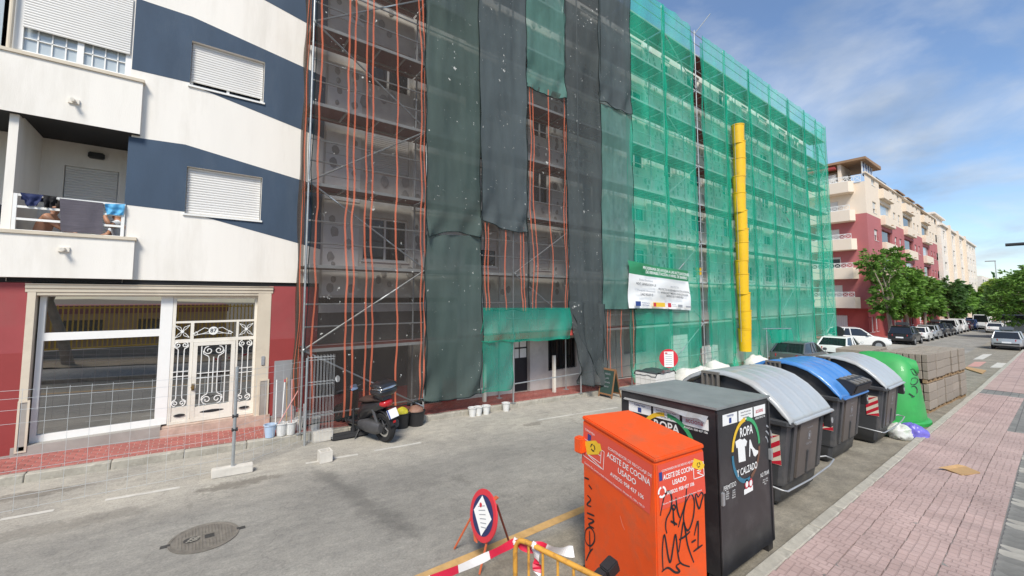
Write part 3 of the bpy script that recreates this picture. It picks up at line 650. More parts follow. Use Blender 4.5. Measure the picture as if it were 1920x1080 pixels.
# display window
wz = [szz(180,811), szz(180,801), szz(180,635), szz(180,621), szz(180,556), 3.02]
ux = [sx(69,650), sx(63.5,690), sx(295,690), sx(318,690)]
m = MB(); D0, D1 = SD-.06, SD+.03
FL.box(m, ux[0], ux[3], D0, D1, .40, wz[1]); FL.box(m, ux[0], ux[3], D0, D1, wz[4], zt-.002); FL.box(m, ux[0], ux[3], D0, D1-.004, wz[2], wz[3])
ux[1] = ux[0]+.08
FL.box(m, ux[0], ux[1], D0, D1-.002, wz[1], wz[4]); FL.box(m, ux[2], ux[3], D0, D1-.002, wz[1], wz[4])
sw = part(m, 'shop_window', MATS['pvc_white'], LB)
for a, b in ((wz[1], wz[2]), (wz[3], wz[4])):
    m = MB(); m.quad(FL.P(ux[1],SD-.02,a), FL.P(ux[2],SD-.02,a), FL.P(ux[2],SD-.02,b), FL.P(ux[1],SD-.02,b)); part(m, 'pane', MATS['shop_glass'], sw)
# wrought-iron entrance door with side lights and fanlight
def dz(py, px=395): return szz(px, py)
dx_ = lambda px: sx(px, 700)
m = MB(); dT = dz(568); dB = .365
zr = [dB, dz(761), dz(640), dz(634), dz(608), dz(602), dz(572), dT]
U = dict(l0=dx_(318), l1=dx_(322), l2=dx_(353), d0=dx_(359.5), d1=dx_(367), d2=dx_(430), d3=dx_(439), r1=dx_(443.5), r2=dx_(472), r3=dx_(477.5))
frame(m, FL, U['l0'], U['r3'], dB, zt-.002, D0, D1, .055)
for z0_, z1_ in ((zr[5], zr[6]-.0),): pass
FL.box(m, U['l0']+.055, U['r3']-.055, D0, D1-.006, dz(604.5), dz(601.0)); FL.box(m, U['l0']+.055, U['r3']-.055, D0, D1-.006, dz(640), dz(634))
FL.box(m, U['l2'], U['d0'], D0, D1-.004, dB+.055, dz(604.5)); FL.box(m, U['d3']+.002, U['r1'], D0, D1-.004, dB+.055, dz(604.5))
FL.box(m, U['l0']+.055, U['l2'], D0, D1-.012, dB+.055, dz(763,335)); FL.box(m, U['r1'], U['r3']-.055, D0, D1-.012, dB+.055, dz(752,458))
ed = part(m, 'entrance_door', MATS['alu_cream'], LB)
m = MB(); frame(m, FL, U['d0']+.004, U['d3']-.004, dB+.004, dz(640)-.004, SD-.03, D1+.012, .075); FL.box(m, U['d1']-.02, U['d2']+.02, SD-.03, D1+.006, dB+.07, dz(759)); lf = part(m, 'door_leaf', MATS['alu_cream'], ed)
m = MB(); m.quad(FL.P(U['l0']+.02,SD-.03,dB), FL.P(U['r3']-.02,SD-.03,dB), FL.P(U['r3']-.02,SD-.03,zt-.03), FL.P(U['l0']+.02,SD-.03,zt-.03)); part(m, 'pane', MATS['shop_glass'], ed)
ir = .010; dI = D1-.005
def scroll(mb, cu, cz, r, sgn, up, turns=1.35):
    """volute starting at the outside and curling in"""
    ps = []
    for i in range(22):
        t = i/21; a = up*(math.pi/2) + sgn*t*turns*2*math.pi; rr = r*(1-.82*t); ps.append(FL.P(cu+rr*math.cos(a), dI, cz+rr*math.sin(a)))
    mb.path(ps, ir, 5)
def grille(u0, u1, z0, z1, bars, outer=False):
    mb = MB(); c = (u0+u1)/2; w_ = (u1-u0)/2*(.62 if outer else .86); r = w_*.50; neck = w_*.42
    for up, ze in ((1, z1), (-1, z0)):
        cz = ze-up*(r+.01)
        for s_ in (-1, 1):
            scroll(mb, c+s_*r*1.0, cz, r, -s_*up if up > 0 else -s_*up, up)
            mb.path([FL.P(c+s_*(r*2.0), dI, cz), FL.P(c+s_*r*1.9, dI, cz-up*r*.7), FL.P(c+s_*neck*1.15, dI, cz-up*r*1.35), FL.P(c+s_*neck, dI, cz-up*r*1.9), FL.P(c+s_*neck, dI, (z0+z1)/2)], ir, 5)
    for b in bars: mb.tube(FL.P(u0+(u1-u0)*b, dI, z0+(0 if outer and b in (.14,.86) else r*2.6)), FL.P(u0+(u1-u0)*b, dI, z1-(0 if outer and b in (.14,.86) else r*2.6)), ir, 5)
    for z in ((z0+z1)/2-.05, (z0+z1)/2+.05): mb.tube(FL.P(u0, dI, z), FL.P(u1, dI, z), ir*.9, 5)
    return part(mb, 'grille', MATS['white_paint'], ed)
grille(U['l1'], U['l2'], dz(762,336), dz(641,336), []); grille(U['r1'], U['r2'], dz(750,458), dz(637,458), []); grille(U['d1'], U['d2'], dz(757), dz(648), [.14, .5, .86], True)
for c0, c1, e in ((U['l1'], U['l2'], (336,778,15)), (U['d1'], U['d2'], (397,769,22)), (U['r1'], U['r2'], (457,763,13))):
    cz = szz(e[0], e[1]); cu = sx(e[0], e[1]); a_ = (c1-c0)*.36; mb = MB()
    mb.poly([FL.P(cu+a_*math.cos(t*math.pi/10), D1+.01, cz+.032*math.sin(t*math.pi/10)*(1-.25*abs(math.cos(t*math.pi/10)))) for t in range(20)]); part(mb, 'oval_vent', MATS['ink_black'], ed)
for c0, c1, k in ((U['l1'], U['l2'], 8), (U['r1'], U['r2'], 8)):
    z0_, z1_ = dz(632), dz(607); cu, cz = (c0+c1)/2, (z0_+z1_)/2; mb = MB()
    for i in range(4):
        a = math.pi/4+i*math.pi/2
        for s_ in (-1, 1):
            mb.path([FL.P(cu, dI, cz), FL.P(cu+.5*(c1-c0)/2*math.cos(a)+s_*.025*math.sin(a), dI, cz+.5*(z1_-z0_)/2*math.sin(a)*1.4-s_*.025*math.cos(a)), FL.P(cu+(c1-c0)*.45*(1 if math.cos(a) > 0 else -1), dI, cz+(z1_-z0_)*.45*(1 if math.sin(a) > 0 else -1))], ir*.7, 4)
    mb.lathe([(.0, 0), (.03, 0), (.03, .02), (0, .02)], FL.P(cu, dI+.02, cz), 10, axis='y'); part(mb, 'grille', MATS['white_paint'], ed)
cu, cz = sx(400,620), dz(620); mb = MB(); mb.lathe([(.0, .0), (.088, 0), (.088, .012), (0, .012)], FL.P(cu, D1+.006, cz), 18, axis='y'); npl = part(mb, 'number_plate', MATS['white_paint'], ed)
text('87', .115, FL.P(cu, D1+.009, cz), (1,0,0), (0,0,1), MATS['ink_black'], npl, bold=.02)
mb = MB()
for s_ in (-1, 1):
    hw = (U['d2']-U['d1'])*.60; mb.path([FL.P(cu+s_*.09, dI, cz-.02), FL.P(cu+s_*.2, dI, cz-.06), FL.P(cu+s_*(hw-.03), dI, cz-.085)], ir*.8, 4); mb.path([FL.P(cu+s_*.09, dI, cz+.05), FL.P(cu+s_*.16, dI, cz+.07), FL.P(cu+s_*hw*.8, dI, cz-.02), FL.P(cu+s_*hw, dI, cz-.06)], ir*.8, 4)
    ps = []
    for i in range(14):
        t = i/13; a = math.pi/2*(1)+s_*t*2.4*math.pi; rr = .045*(1-.75*t); ps.append(FL.P(cu+s_*(hw-.05)+rr*math.cos(a), dI, cz-.05+rr*math.sin(a)))
    mb.path(ps, ir*.7, 4)
mb.tube(FL.P(cu-.2, dI, cz-.06), FL.P(cu+.2, dI, cz-.06), ir*.7, 4)
part(mb, 'grille', MATS['white_paint'], ed)
kx, kz = sx(361,725), szz(361,725); mb = MB(); FL.box(mb, kx-.02, kx+.03, D1+.012, D1+.03, kz-.07, kz+.07); mb.lathe([(0,0),(.03,0),(.035,.03),(.02,.05),(0,.05)], FL.P(kx, D1+.085, kz), 10, axis='y'); part(mb, 'door_handle', MATS['brass'], lf)
ix, iz = PY(493,676,FA+.02).x, PY(493,676,FA+.02).z; m = MB(); FL.box(m, ix-.035, ix+.035, -.02, .005, iz-.1, iz+.1); part(m, 'intercom', MATS['steel_grey'], LB, bevel=.006)
a0, a1 = xz(514,700)[0], xz(557,700)[0]; m = MB(); FL.box(m, a0, a1, -.022, .0, xz(530,790)[1]+.1, xz(530,676)[1]); part(m, 'meter_cupboard', MATS['steel_grey'], LB, bevel=.006)
# flood boards leaning beside the shop opening
for px0, px1, pya, pyb in ((30,53,752,828), (482,501,712,778)):
    a, b = PY(px0,800,FA).x, PY(px1,800,FA).x; z0_ = .30; z1_ = PY((px0+px1)/2, pya, FA).z; mb = MB(); frame(mb, FL, a, b, z0_, z1_, -.012, .012, .03); o = part(mb, 'flood_board', MATS['stucco_beige'], LB)
    mb = MB(); mb.quad(FL.P(a+.02,0,z0_+.02), FL.P(b-.02,0,z0_+.02), FL.P(b-.02,0,z1_-.02), FL.P(a+.02,0,z1_-.02)); part(mb, 'board', MATS['plinth_grey'], o)
# ------------------------------------------------------------------ house being renovated (behind the nets)
mat('render_grey', (.72, .70, .64), .9, var=.14, scale=1.6, bump=.2, bscale=30, dirt=(.30, .29, .27), dirt_amt=.5, dscale=1.1)
mat('eps_board', (.82, .82, .79), .85, var=.06, scale=2, rnd=.05)
mat('adhesive', (.40, .39, .365), .9, var=.15, scale=5)
mat('ground_render', (.58, .56, .52), .85, var=.12, scale=1.5, dirt=(.33, .31, .28), dirt_amt=.5)
mat('deck_ply', (.19, .042, .034), .55, var=.22, scale=2, dirt=(.24, .16, .13), dirt_amt=.35)
mat('deck_steel', (.50, .50, .48), .5, .35, var=.12)
mat('scaffold_steel', (.46, .48, .48), .42, .65, var=.2, scale=5, dirt=(.30, .25, .2), dirt_amt=.4, dscale=6)
WB = 11.12; FW = Fr((0, WB, 0), (1, 0, 0), (0, -1, 0)); RB = thing('building', 'five storey house under renovation hidden behind scaffolding and debris nets', 'building', (20, WB+4, -.9))
BX0, BX1, BT = XR+.01, 38.0, 15.25
STH = 2.46; fl = [3.05+STH*k for k in range(5)]
cols = []; x = 3.55
wins = []
spec = [(3.55,4.85), (6.75,8.05), (9.6,10.4), (12.2,13.5), (15.1,16.4), (18.0,18.8), (20.4,21.7), (23.9,25.2), (26.8,27.6), (29.3,30.6), (32.6,33.9), (35.4,36.5)]
for a, b in spec:
    for k, z in enumerate(fl): wins.append((a, b, z+.95, z+2.15))
ddoor = (PY(965,700,WB).x, PY(994,700,WB).x, -.38, PY(978,637,WB).z+.02); gwin = (PY(1028,660,WB).x, PY(1081,660,WB).x, PY(1054,692,WB).z, PY(1054,636,WB).z+.02)
gh = [ddoor, gwin, (14.6, 16.2, .6, 2.0), (28.5, 31.2, -1.2, 1.6), (32.2, 34.6, -1.2, 1.6), (19.0, 21.5, -.9, 1.5), (4.9, 6.0, -.15, 2.0)]
m = MB(); hwall(m, FW, BX0, BX1, 2.75, BT, wins, .18)
m.quad(FW.P(BX1,0,-2), FW.P(BX1,-9,-2), FW.P(BX1,-9,BT), FW.P(BX1,0,BT)); m.quad(FW.P(BX0,0,BT), FW.P(BX1,0,BT), FW.P(BX1,-9,BT), FW.P(BX0,-9,BT)); m.quad(FW.P(BX0,-9,-2), FW.P(BX0,0,-2), FW.P(BX0,0,BT), FW.P(BX0,-9,BT)); m.quad(FW.P(BX1,-9,-2), FW.P(BX0,-9,-2), FW.P(BX0,-9,BT), FW.P(BX1,-9,BT))
part(m, 'wall', MATS['render_grey'], RB)
m = MB(); hwall(m, FW, 6.5, BX1, -1.6, 2.75, [h for h in gh if h[1] > 6.5], .25); part(m, 'ground_floor_wall', MATS['ground_render'], RB)
mat('shop_dark', (.075, .073, .070), .8, var=.2, scale=2); m = MB(); hwall(m, FW, BX0, 6.5, .55, 3.0, [(4.9, 6.0, .0, 2.0)], .25); part(m, 'ground_floor_dark_wall', MATS['shop_dark'], RB); m = MB(); hwall(m, FW, BX0, 6.5, -1.6, .55, [(4.9, 6.0, -.2, 2.0)], .25); part(m, 'ground_floor_red_dado', MATS['wall_red_dado'], RB)
m = MB(); FW.box(m, BX0, BX1, .002, .05, 2.62, 2.86); part(m, 'string_course', MATS['ground_render'], RB)
for i, wn in enumerate(wins):
    cl_ = (0, .55, 1, .3, 0)[(i*7+i//5) % 5]; window(RB, FW, *wn, d=-.1, closed=cl_, gm='dark_glass', mull=1, sill=(i % 5 != 2))
# shopfront openings at street level
m = MB(); FW.box(m, *ddoor[:2], -.2, -.16, ddoor[2], ddoor[3]); dr = part(m, 'street_door', MATS['ink_black'], RB)
for px0, px1, py0, py1 in ((966,978,640,652),(980,992,640,652),(966,978,655,672),(980,992,655,672)):
    a, b = PY(px0,660,WB).x, PY(px1,660,WB).x; m = MB(); FW.box(m, a, b, -.16, -.155, PY(978,py1,WB).z, PY(978,py0,WB).z); part(m, 'notice', MATS['ink_white'], dr)
gw = window(RB, FW, *gwin, d=-.1, fm='black_plastic', gm='dark_glass', mull=1, sill=False)
for i in range(9):
    c = gwin[0]+(gwin[1]-gwin[0])*(i+.5)/9; m = MB(); m.tube(FW.P(c,-.03,gwin[2]), FW.P(c,-.03,gwin[3]), .012, 6); part(m, 'window_bar', MATS['black_plastic'], gw)
for h in gh[2:]:
    m = MB(); FW.box(m, h[0], h[1], -.2, -.17, h[2], h[3]); o = part(m, 'shop_shutter_panel', MATS['steel_grey' if h[0] > 20 else 'plinth_grey'], RB)
# insulation boards bonded with adhesive, the dabs showing through
bme = {}
def board(u0, u1, z0, z1):
    mb = MB(); FW.box(mb, u0, u1, .002, .022, z0, z1); return part(mb, 'insulation_board', MATS['eps_board'], RB)
dab = MB(); nb = 0; random.seed(3)
def blob(u, z, r, d=.024):
    k = 9; p = []; ph = random.uniform(0, 6)
    for i in range(k):
        a = 2*math.pi*i/k; rr = r*(1+.35*nz(u*3+math.cos(a), z*3+math.sin(a), ph)); p.append(FW.P(u+rr*math.cos(a)*.85, d, z+rr*math.sin(a)*1.15))
    c = FW.P(u, d+.012, z); kk = len(dab.v); dab.v += [tuple(q) for q in p]+[tuple(c)]
    for i in range(k): dab.f.append((kk+i, kk+(i+1) % k, kk+k)); dab.m.append(0)
gaps = [(BX0+.05, 3.45), (4.95, 6.65), (8.15, 9.5), (10.5, 12.1), (13.6, 15.0), (16.5, 17.9), (18.9, 20.3), (21.8, 23.8), (25.3, 26.7), (27.7, 29.2), (30.7, 32.5), (34.0, 35.3), (36.6, 37.9)]
for gi, (a, b) in enumerate(gaps):
    nbk = max(1, int(round((b-a)/.9)))
    for k, z in enumerate(fl):
        for j in range(4):
            for i in range(nbk):
                if random.random() < .18: continue
                u0 = a+(b-a)*i/nbk+.006; u1 = a+(b-a)*(i+1)/nbk-.006; z0 = z+.02+j*.6; z1 = z0+.588
                if a < 14 and nb > 160 and random.random() < .5: continue
                board(u0, u1, z0, z1); nb += 1
                for du in (.25, .75):
                    for dzv in (.28, .72):
                        if random.random() < .6: blob(u0+(u1-u0)*du+random.uniform(-.08,.08), z0+.588*dzv+random.uniform(-.06,.06), random.uniform(.06,.13))
for (a, b), k in [(s, k) for s in spec for k in range(5)]:
    for i in range(5): blob(random.uniform(a-.5, b+.4), fl[k]+random.uniform(.05,.85), random.uniform(.07,.16), .026)
part(dab, 'adhesive_dabs', MATS['adhesive'], RB, stuff=True)
# ------------------------------------------------------------------ scaffold
PXs = [1.96, 4.85, 7.80, 10.75, 13.60, 16.30, 19.15, 22.05, 25.0, 27.9, 30.8, 33.7, 36.2, 38.35]
LV = [1.85+1.88*k for k in range(8)]; YF, YR = 10.0, 10.72; TOPZ = 16.18
SCF = thing('scaffold', 'galvanised tube scaffold with red plywood decks along the renovated house', 'scaffold', (20, 10.4, -.9))
def slab(X, Y): return LS(X, Y)+.006 if Y > KL+.15 else gz(X)+.14
pm = {}
def bar(name, p, q, r, mt='scaffold_steel', n=6):
    """straight tube; equal lengths share one mesh"""
    p = Vector(p); q = Vector(q); d = q-p; key = (round(d.length, 2), r, mt, n)
    if key not in pm: pm[key] = MB().tube((0,0,0), (0,0,key[0]), r, n).mesh(name, MATS[mt], smooth=50)
    o = bpy.data.objects.new(name, pm[key]); COL.objects.link(o); o.parent = SCF; o.location = p-SCF.location; o.rotation_euler = d.to_track_quat('Z', 'Y').to_euler(); return o
for X in PXs:
    for Y in (YF, YR):
        z0 = slab(X, Y+.1); bar('post', (X, Y, z0+.02), (X, Y, TOPZ if Y == YF else LV[-1]+.1), .026, n=8)
        b_ = MB(); b_.box(X-.075, X+.075, Y-.02 if Y == YF else Y-.075, Y+.075, z0, z0+.018); part(b_, 'base_plate', MATS['scaffold_steel'], SCF)
    for z in LV: bar('transom', (X, YF, z-.04), (X, YR, z-.04), .022)
dk = {}
for i, (a, b) in enumerate(zip(PXs, PXs[1:])):
    for k, z in enumerate(LV):
        key = round(b-a, 2)
        if key not in dk:
            q = MB(); q.box(.03, b-a-.03, YF+.035, YR-.0, -.014, 0, 0); q.box(.03, b-a-.03, YR+.022, 10.98, -.012, .002, 0); q.box(.03, b-a-.03, YF+.01, YF+.034, -.06, .012, 1); q.box(.03, b-a-.03, YR+.001, YR+.02, -.06, .012, 1)
            for c in (.28, .55, .78): q.box((b-a)*c-.02, (b-a)*c+.02, YF+.035, YR, -.055, -.016, 1)
            dk[key] = q.mesh('deck', [MATS['deck_ply'], MATS['deck_steel']], (0, SCF.location.y, 0))
        o = bpy.data.objects.new('deck', dk[key]); COL.objects.link(o); o.parent = SCF; o.location = (a-SCF.location.x, 0, z-SCF.location.z)
        for h in (.5, 1.0): bar('guard_rail', (a, YF-.002, z+h), (b, YF-.002, z+h), .019)
        if k == 0: bar('ledger', (a, YF, z-1.45), (b, YF, z-1.45), .021)
        if k == 7: bar('guard_rail', (a, YR, z+.02), (b, YR, z+.02), .019)
def braces(i, ks, flip=0):
    a, b = PXs[i], PXs[i+1]
    for k in ks:
        z0 = LV[k-1] if k else .2; z1 = LV[k]; p, q = ((a, YF-.03, z0), (b, YF-.03, z1)) if (k+flip) % 2 else ((b, YF-.03, z0), (a, YF-.03, z1)); bar('brace', p, q, .021)
braces(0, range(8), 0); braces(5, range(8), 1); braces(9, range(5), 0); braces(12, range(8), 1); braces(2, (1, 2), 1)
# red toe board and pale posts at the entrance
for a_, b_ in ((6.65, 7.75), (7.85, 10.35)):
    q = MB(); q.box(a_, b_, YF-.075, YF-.045, LV[0]-.12, LV[0]+.06); part(q, 'toe_board', mat('board_red', (.50, .075, .06), .6, var=.15, scale=4), SCF)
for X_ in (7.15, 10.05):
    q = MB(); q.box(X_-.05, X_+.05, 10.55, 10.63, LS(X_,10.6)+.005, 1.0); part(q, 'prop', MATS['alu_cream'], SCF)
# stub poles at the top of the open bay
bar('top_pole', (19.15, YF-.03, 16.0), (19.4, 9.3, 16.75), .02)
# ------------------------------------------------------------------ debris nets
net_mat('net_green', (.035, .66, .42), .38, tl=.25, var=.16, scale=.9)
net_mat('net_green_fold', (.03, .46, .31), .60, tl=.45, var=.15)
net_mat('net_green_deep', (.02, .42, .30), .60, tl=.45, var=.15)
net_mat('net_black_stripe', (.085, .074, .066), .44, tl=.25, var=.14, fleck=1.0)
net_mat('net_dark_a', (.085, .118, .108), .84, tl=.15, var=.16, scale=.55, fleck=1.0)
net_mat('net_dark_b', (.098, .120, .126), .88, tl=.15, var=.16, scale=.55, fleck=1.0)
net_mat('net_dark_c', (.088, .102, .103), .80, tl=.15, var=.16, scale=.55, fleck=1.0)
net_mat('net_teal', (.15, .31, .27), .70, tl=.35, var=.14)
net_mat('stripe_orange', (.92, .25, .14), .62, tl=.3, var=.06)
net_mat('net_hem', (.025, .035, .035), .97, tl=.1, var=.1)
NETS = 0
def net(name, label, quad, Y, mt, stripes=(), amp=.035, seed=0, nu=24, nv=60, sag=.0, hem=True, group=None, folds=(), wav=.6, px=True, lace=True):
    """net sheet hung on the scaffold: quad = TL, TR, BR, BL in the plane Y"""
    q = [PY(*p, Y) for p in quad] if px else [Vector((p[0], Y, p[1])) for p in quad]
    W_ = (q[1]-q[0]).length; H_ = (q[0]-q[3]).length
    def f(u, v, off=0.0):
        p = q[0].lerp(q[1], u).lerp(q[3].lerp(q[2], u), v)
        n1_ = nz(u*W_*1.3+seed*7.1, v*H_*.45, seed); n2_ = nz(u*W_*4.5+seed*3.3, v*H_*.9, seed+5)
        edge = min(1, 3*min(u, 1-u)+.25)
        z = p.z
        if sag: z += sag*math.sin(math.pi*u)*max(0, v-.82)/.18*(1) + .06*nz(u*W_*2.2, seed, 2)*max(0, v-.9)/.1
        x = p.x + (.05*nz(v*H_*wav, seed, 3)+.02*nz(v*H_*2.1, seed, 6))*(1 if W_ > .6 else .6)*(1-.0*u)
        tie = math.sin(math.pi*(p.z-1.85)/1.88)**2*(.055 if W_ > 1.0 else .03)*(.6+.8*abs(nz(p.z*.6, seed*2.1)))
        x += tie*(max(0, 1-u/.12)-max(0, 1-(1-u)/.12)) if amp > .025 else 0
        y = p.y - off - amp*(n1_*1.3*edge + n2_*.45) - .02
        y -= amp*1.6*math.sin((u*W_*7+v*H_*5)+seed)*math.exp(-((1-v)*H_/.7)**2)*abs(u-.5)*2 if amp > .04 else 0
        for fu in folds: y -= .05*math.exp(-((u-fu)*W_/.06)**2)*(1+nz(v*H_*.8, fu*9))
        return Vector((x, y, z))
    mb = MB(); mb.grid(lambda u, v: f(u, v), nu, nv)
    loc = q[3].lerp(q[2], .5); loc.y = Y
    rt_ = thing(name, label, 'netting', loc, group=group)
    part(mb, 'mesh_sheet', MATS[mt], rt_, smooth=60)
    for s_ in stripes:
        u0, wd, wob = s_; b = MB()
        rr = []
        for j in range(nv*2+1):
            v = j/(nv*2); c = u0 + wob/W_*(nz(v*H_*.42, u0*1.5, seed)*1.4+.15*nz(v*H_*1.4, u0*9, seed+2)); rr.append([f(c-wd/2/W_, v, .006), f(c+wd/2/W_, v, .006)])
        b.loft(rr, cap=False, closed=False); part(b, 'orange_stripe', MATS['stripe_orange'], rt_, smooth=60)
    if hem:
        for u0 in (0, 1):
            b = MB(); b.path([f(u0, j/24, .008) for j in range(25)], .011, 4); part(b, 'hem', MATS['net_hem'] if mt not in ('net_green', 'net_green_deep') else MATS['net_green_fold'], rt_)
        b = MB(); b.path([f(i/16, 1, .008) for i in range(17)], .014, 4); part(b, 'hem', MATS['net_hem'] if mt not in ('net_green', 'net_green_deep') else MATS['net_green_fold'], rt_)
    return rt_
YN = 9.95
def us(l, a, b): return [((x-a)/(b-a), .045, .09) for x in l]
net('debris_net', 'tall see-through black net with orange stripes beside the white house', [(596,-60),(797,-60),(800,748),(566,800)], YN, 'net_black_stripe',
    us([603, 651, 662, 683, 694, 738, 784, 792], 593, 797), amp=.05, seed=1, nu=30, nv=110, wav=.8)
# return of the same net round the scaffold end
sr = MB(); sx0 = PXs[0]-.06
sr.grid(lambda u, v: (sx0-.07*nz(u*2, v*9, 4)-.05*u*math.sin(v*40)*.4, YN+u*.75, 13-12.4*v), 6, 60)
nr = thing('net_return', 'narrow brown net strip wrapped round the left scaffold end', 'netting', (sx0, YN+.4, .6)); part(sr, 'mesh_sheet', net_mat('net_brown', (.10, .075, .055), .80, tl=.3, var=.18), nr, smooth=60)
for yy in (.06, .30):
    b = MB(); b.loft([[(sx0-.012-.07*nz(yy/.75*2, v/60*9, 4), YN+yy, 13-12.4*v/60), (sx0-.012-.07*nz((yy+.06)/.75*2, v/60*9, 4), YN+yy+.06, 13-12.4*v/60)] for v in range(61)], cap=False, closed=False); part(b, 'orange_stripe', MATS['stripe_orange'], nr, smooth=60)
net('debris_net', 'dense dark green net sheet, upper left of the closed nets', [(797,-60),(899,-60),(902,448),(798,446)], YN-.03, 'net_dark_a', amp=.07, seed=2, sag=.18)
net('debris_net', 'dense dark green net sheet hanging low behind the black bags', [(797,440),(903,442),(904,738),(793,752)], YN-.015, 'net_dark_a', amp=.07, seed=3, sag=-.05)
net('debris_net', 'bluish grey opaque net sheet with a ragged lower hem', [(894,-60),(986,-60),(989,437),(902,410)], YN-.06, 'net_dark_b', amp=.06, seed=4, sag=-.10)
net('debris_net', 'pale teal net sheet high between two dark grey sheets', [(982,-60),(1059,-60),(1060,188),(985,162)], YN-.04, 'net_teal', amp=.06, seed=5, sag=-.05)
net('debris_net', 'see-through striped net strip below the pale teal sheet', [(986,155),(1062,180),(1066,580),(989,580)], YN-.02, 'net_black_stripe', us([993, 999, 1028, 1056, 1061], 986, 1063), amp=.03, seed=6, nv=70)
net('debris_net', 'see-through striped net above the house entrance', [(903,405),(990,430),(992,585),(903,585)], YN-.005, 'net_black_stripe', us([909, 915, 945, 977, 983], 903, 990), amp=.03, seed=7, nv=40, sag=.06)
net('debris_net', 'long dark grey net sheet right of the striped strip', [(1055,-60),(1123,-60),(1132,728),(1066,580)], YN-.05, 'net_dark_c', amp=.06, seed=8, nv=80)
net('net_drape', 'dark net corner drawn aside beside the house entrance', [(1063,565),(1134,570),(1140,722),(1092,722)], YN-.07, 'net_dark_c', amp=.16, seed=9, nv=24, wav=1.6)
net('debris_net', 'dark slate net sheet at top beside the green nets', [(1119,-60),(1180,-60),(1183,216),(1122,187)], YN-.065, 'net_dark_b', amp=.05, seed=10, sag=-.04)
net('debris_net', 'bluish green net sheet below the dark slate sheet', [(1124,194),(1184,214),(1191,580),(1127,580)], YN-.03, 'net_teal', amp=.05, seed=11, nv=50)
net('debris_net', 'short see-through striped net right of the entrance by the chalkboard', [(1130,581),(1190,580),(1192,704),(1133,712)], YN-.01, 'net_black_stripe', us([1137, 1142, 1163, 1186], 1130, 1190), amp=.03, seed=12, nv=24)
net('net_drape', 'bright green net drawn across the first lift above the entrance', [(903,577),(1068,577),(1072,634),(905,640)], YN-.09, 'net_green_deep', amp=.06, seed=13, nv=14, nu=30, sag=-.03)
net('net_drape', 'bright green net hanging below the deck left of the door', [(905,640),(962,636),(961,729),(900,736)], YN-.05, 'net_green_deep', amp=.06, seed=14, nv=16)
# green sheets, bay by bay
gl = ['first bright green net sheet behind the white banner', 'green net sheet above the round sign with an open slit beside it', 'green net sheet between the open slit and the yellow chute', 'green net sheet right behind the yellow rubbish chute', 'green net sheet just right of the yellow chute', 'green net sheet two bays right of the chute', 'green net sheet above the dark grey parked car', 'green net sheet two bays from the scaffold far end', 'last green net sheet at the scaffold far end']
gx = [(13.45, 16.35), (16.2, 18.66), (19.62, 22.1), (21.95, 25.05), (24.9, 27.95), (27.8, 30.85), (30.7, 33.75), (33.6, 36.25), (36.1, 38.42)]
for i, ((a, b), lab) in enumerate(zip(gx, gl)):
    zb = gz((a+b)/2)+.30+.1*math.sin(i*2.1); TL = (a, TOPZ+.02); TR = (b, TOPZ+.02)
    if i == 1: TR = (b+.05, TOPZ-.0)
    if i == 2: TL = (a+.12, TOPZ-.05)
    net('debris_net', lab, [TL, TR, (b, zb-.05), (a, zb+.05)], YN-.008*(i % 2), 'net_green', amp=.085, seed=20+i, nu=18, nv=90, px=False, group='green debris nets', folds=(.04, .9) if i % 2 else (.5, .97), sag=.0)
# gathered overlaps where neighbouring sheets are laced together
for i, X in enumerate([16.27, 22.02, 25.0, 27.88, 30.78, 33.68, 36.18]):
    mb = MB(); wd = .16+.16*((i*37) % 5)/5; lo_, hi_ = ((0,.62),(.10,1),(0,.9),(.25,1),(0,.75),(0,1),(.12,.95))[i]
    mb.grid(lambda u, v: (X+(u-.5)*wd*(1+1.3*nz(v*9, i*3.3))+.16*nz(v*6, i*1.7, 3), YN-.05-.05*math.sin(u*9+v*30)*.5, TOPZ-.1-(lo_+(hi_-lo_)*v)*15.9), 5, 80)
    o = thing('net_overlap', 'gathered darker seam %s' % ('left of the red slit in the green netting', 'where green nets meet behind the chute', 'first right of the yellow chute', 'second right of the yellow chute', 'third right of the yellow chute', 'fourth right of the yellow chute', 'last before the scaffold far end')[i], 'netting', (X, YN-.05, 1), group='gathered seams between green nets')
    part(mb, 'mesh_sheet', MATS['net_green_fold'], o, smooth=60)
# frayed net ends either side of the open slit
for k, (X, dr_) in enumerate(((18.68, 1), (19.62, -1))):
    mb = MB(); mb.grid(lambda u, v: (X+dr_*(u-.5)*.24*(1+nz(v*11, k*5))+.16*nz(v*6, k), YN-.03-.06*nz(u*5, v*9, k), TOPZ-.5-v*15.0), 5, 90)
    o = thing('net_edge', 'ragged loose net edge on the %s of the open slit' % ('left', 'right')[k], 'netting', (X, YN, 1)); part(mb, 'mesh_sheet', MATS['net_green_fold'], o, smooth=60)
# side net at the far end
mb = MB(); mb.grid(lambda u, v: (38.45+.05*nz(u*3, v*8), YN+u*.9, TOPZ-v*17), 6, 50); o = thing('net_return', 'green net closing the far end of the scaffold', 'netting', (38.45, YN+.4, -.8)); part(mb, 'mesh_sheet', MATS['net_green'], o, smooth=60)
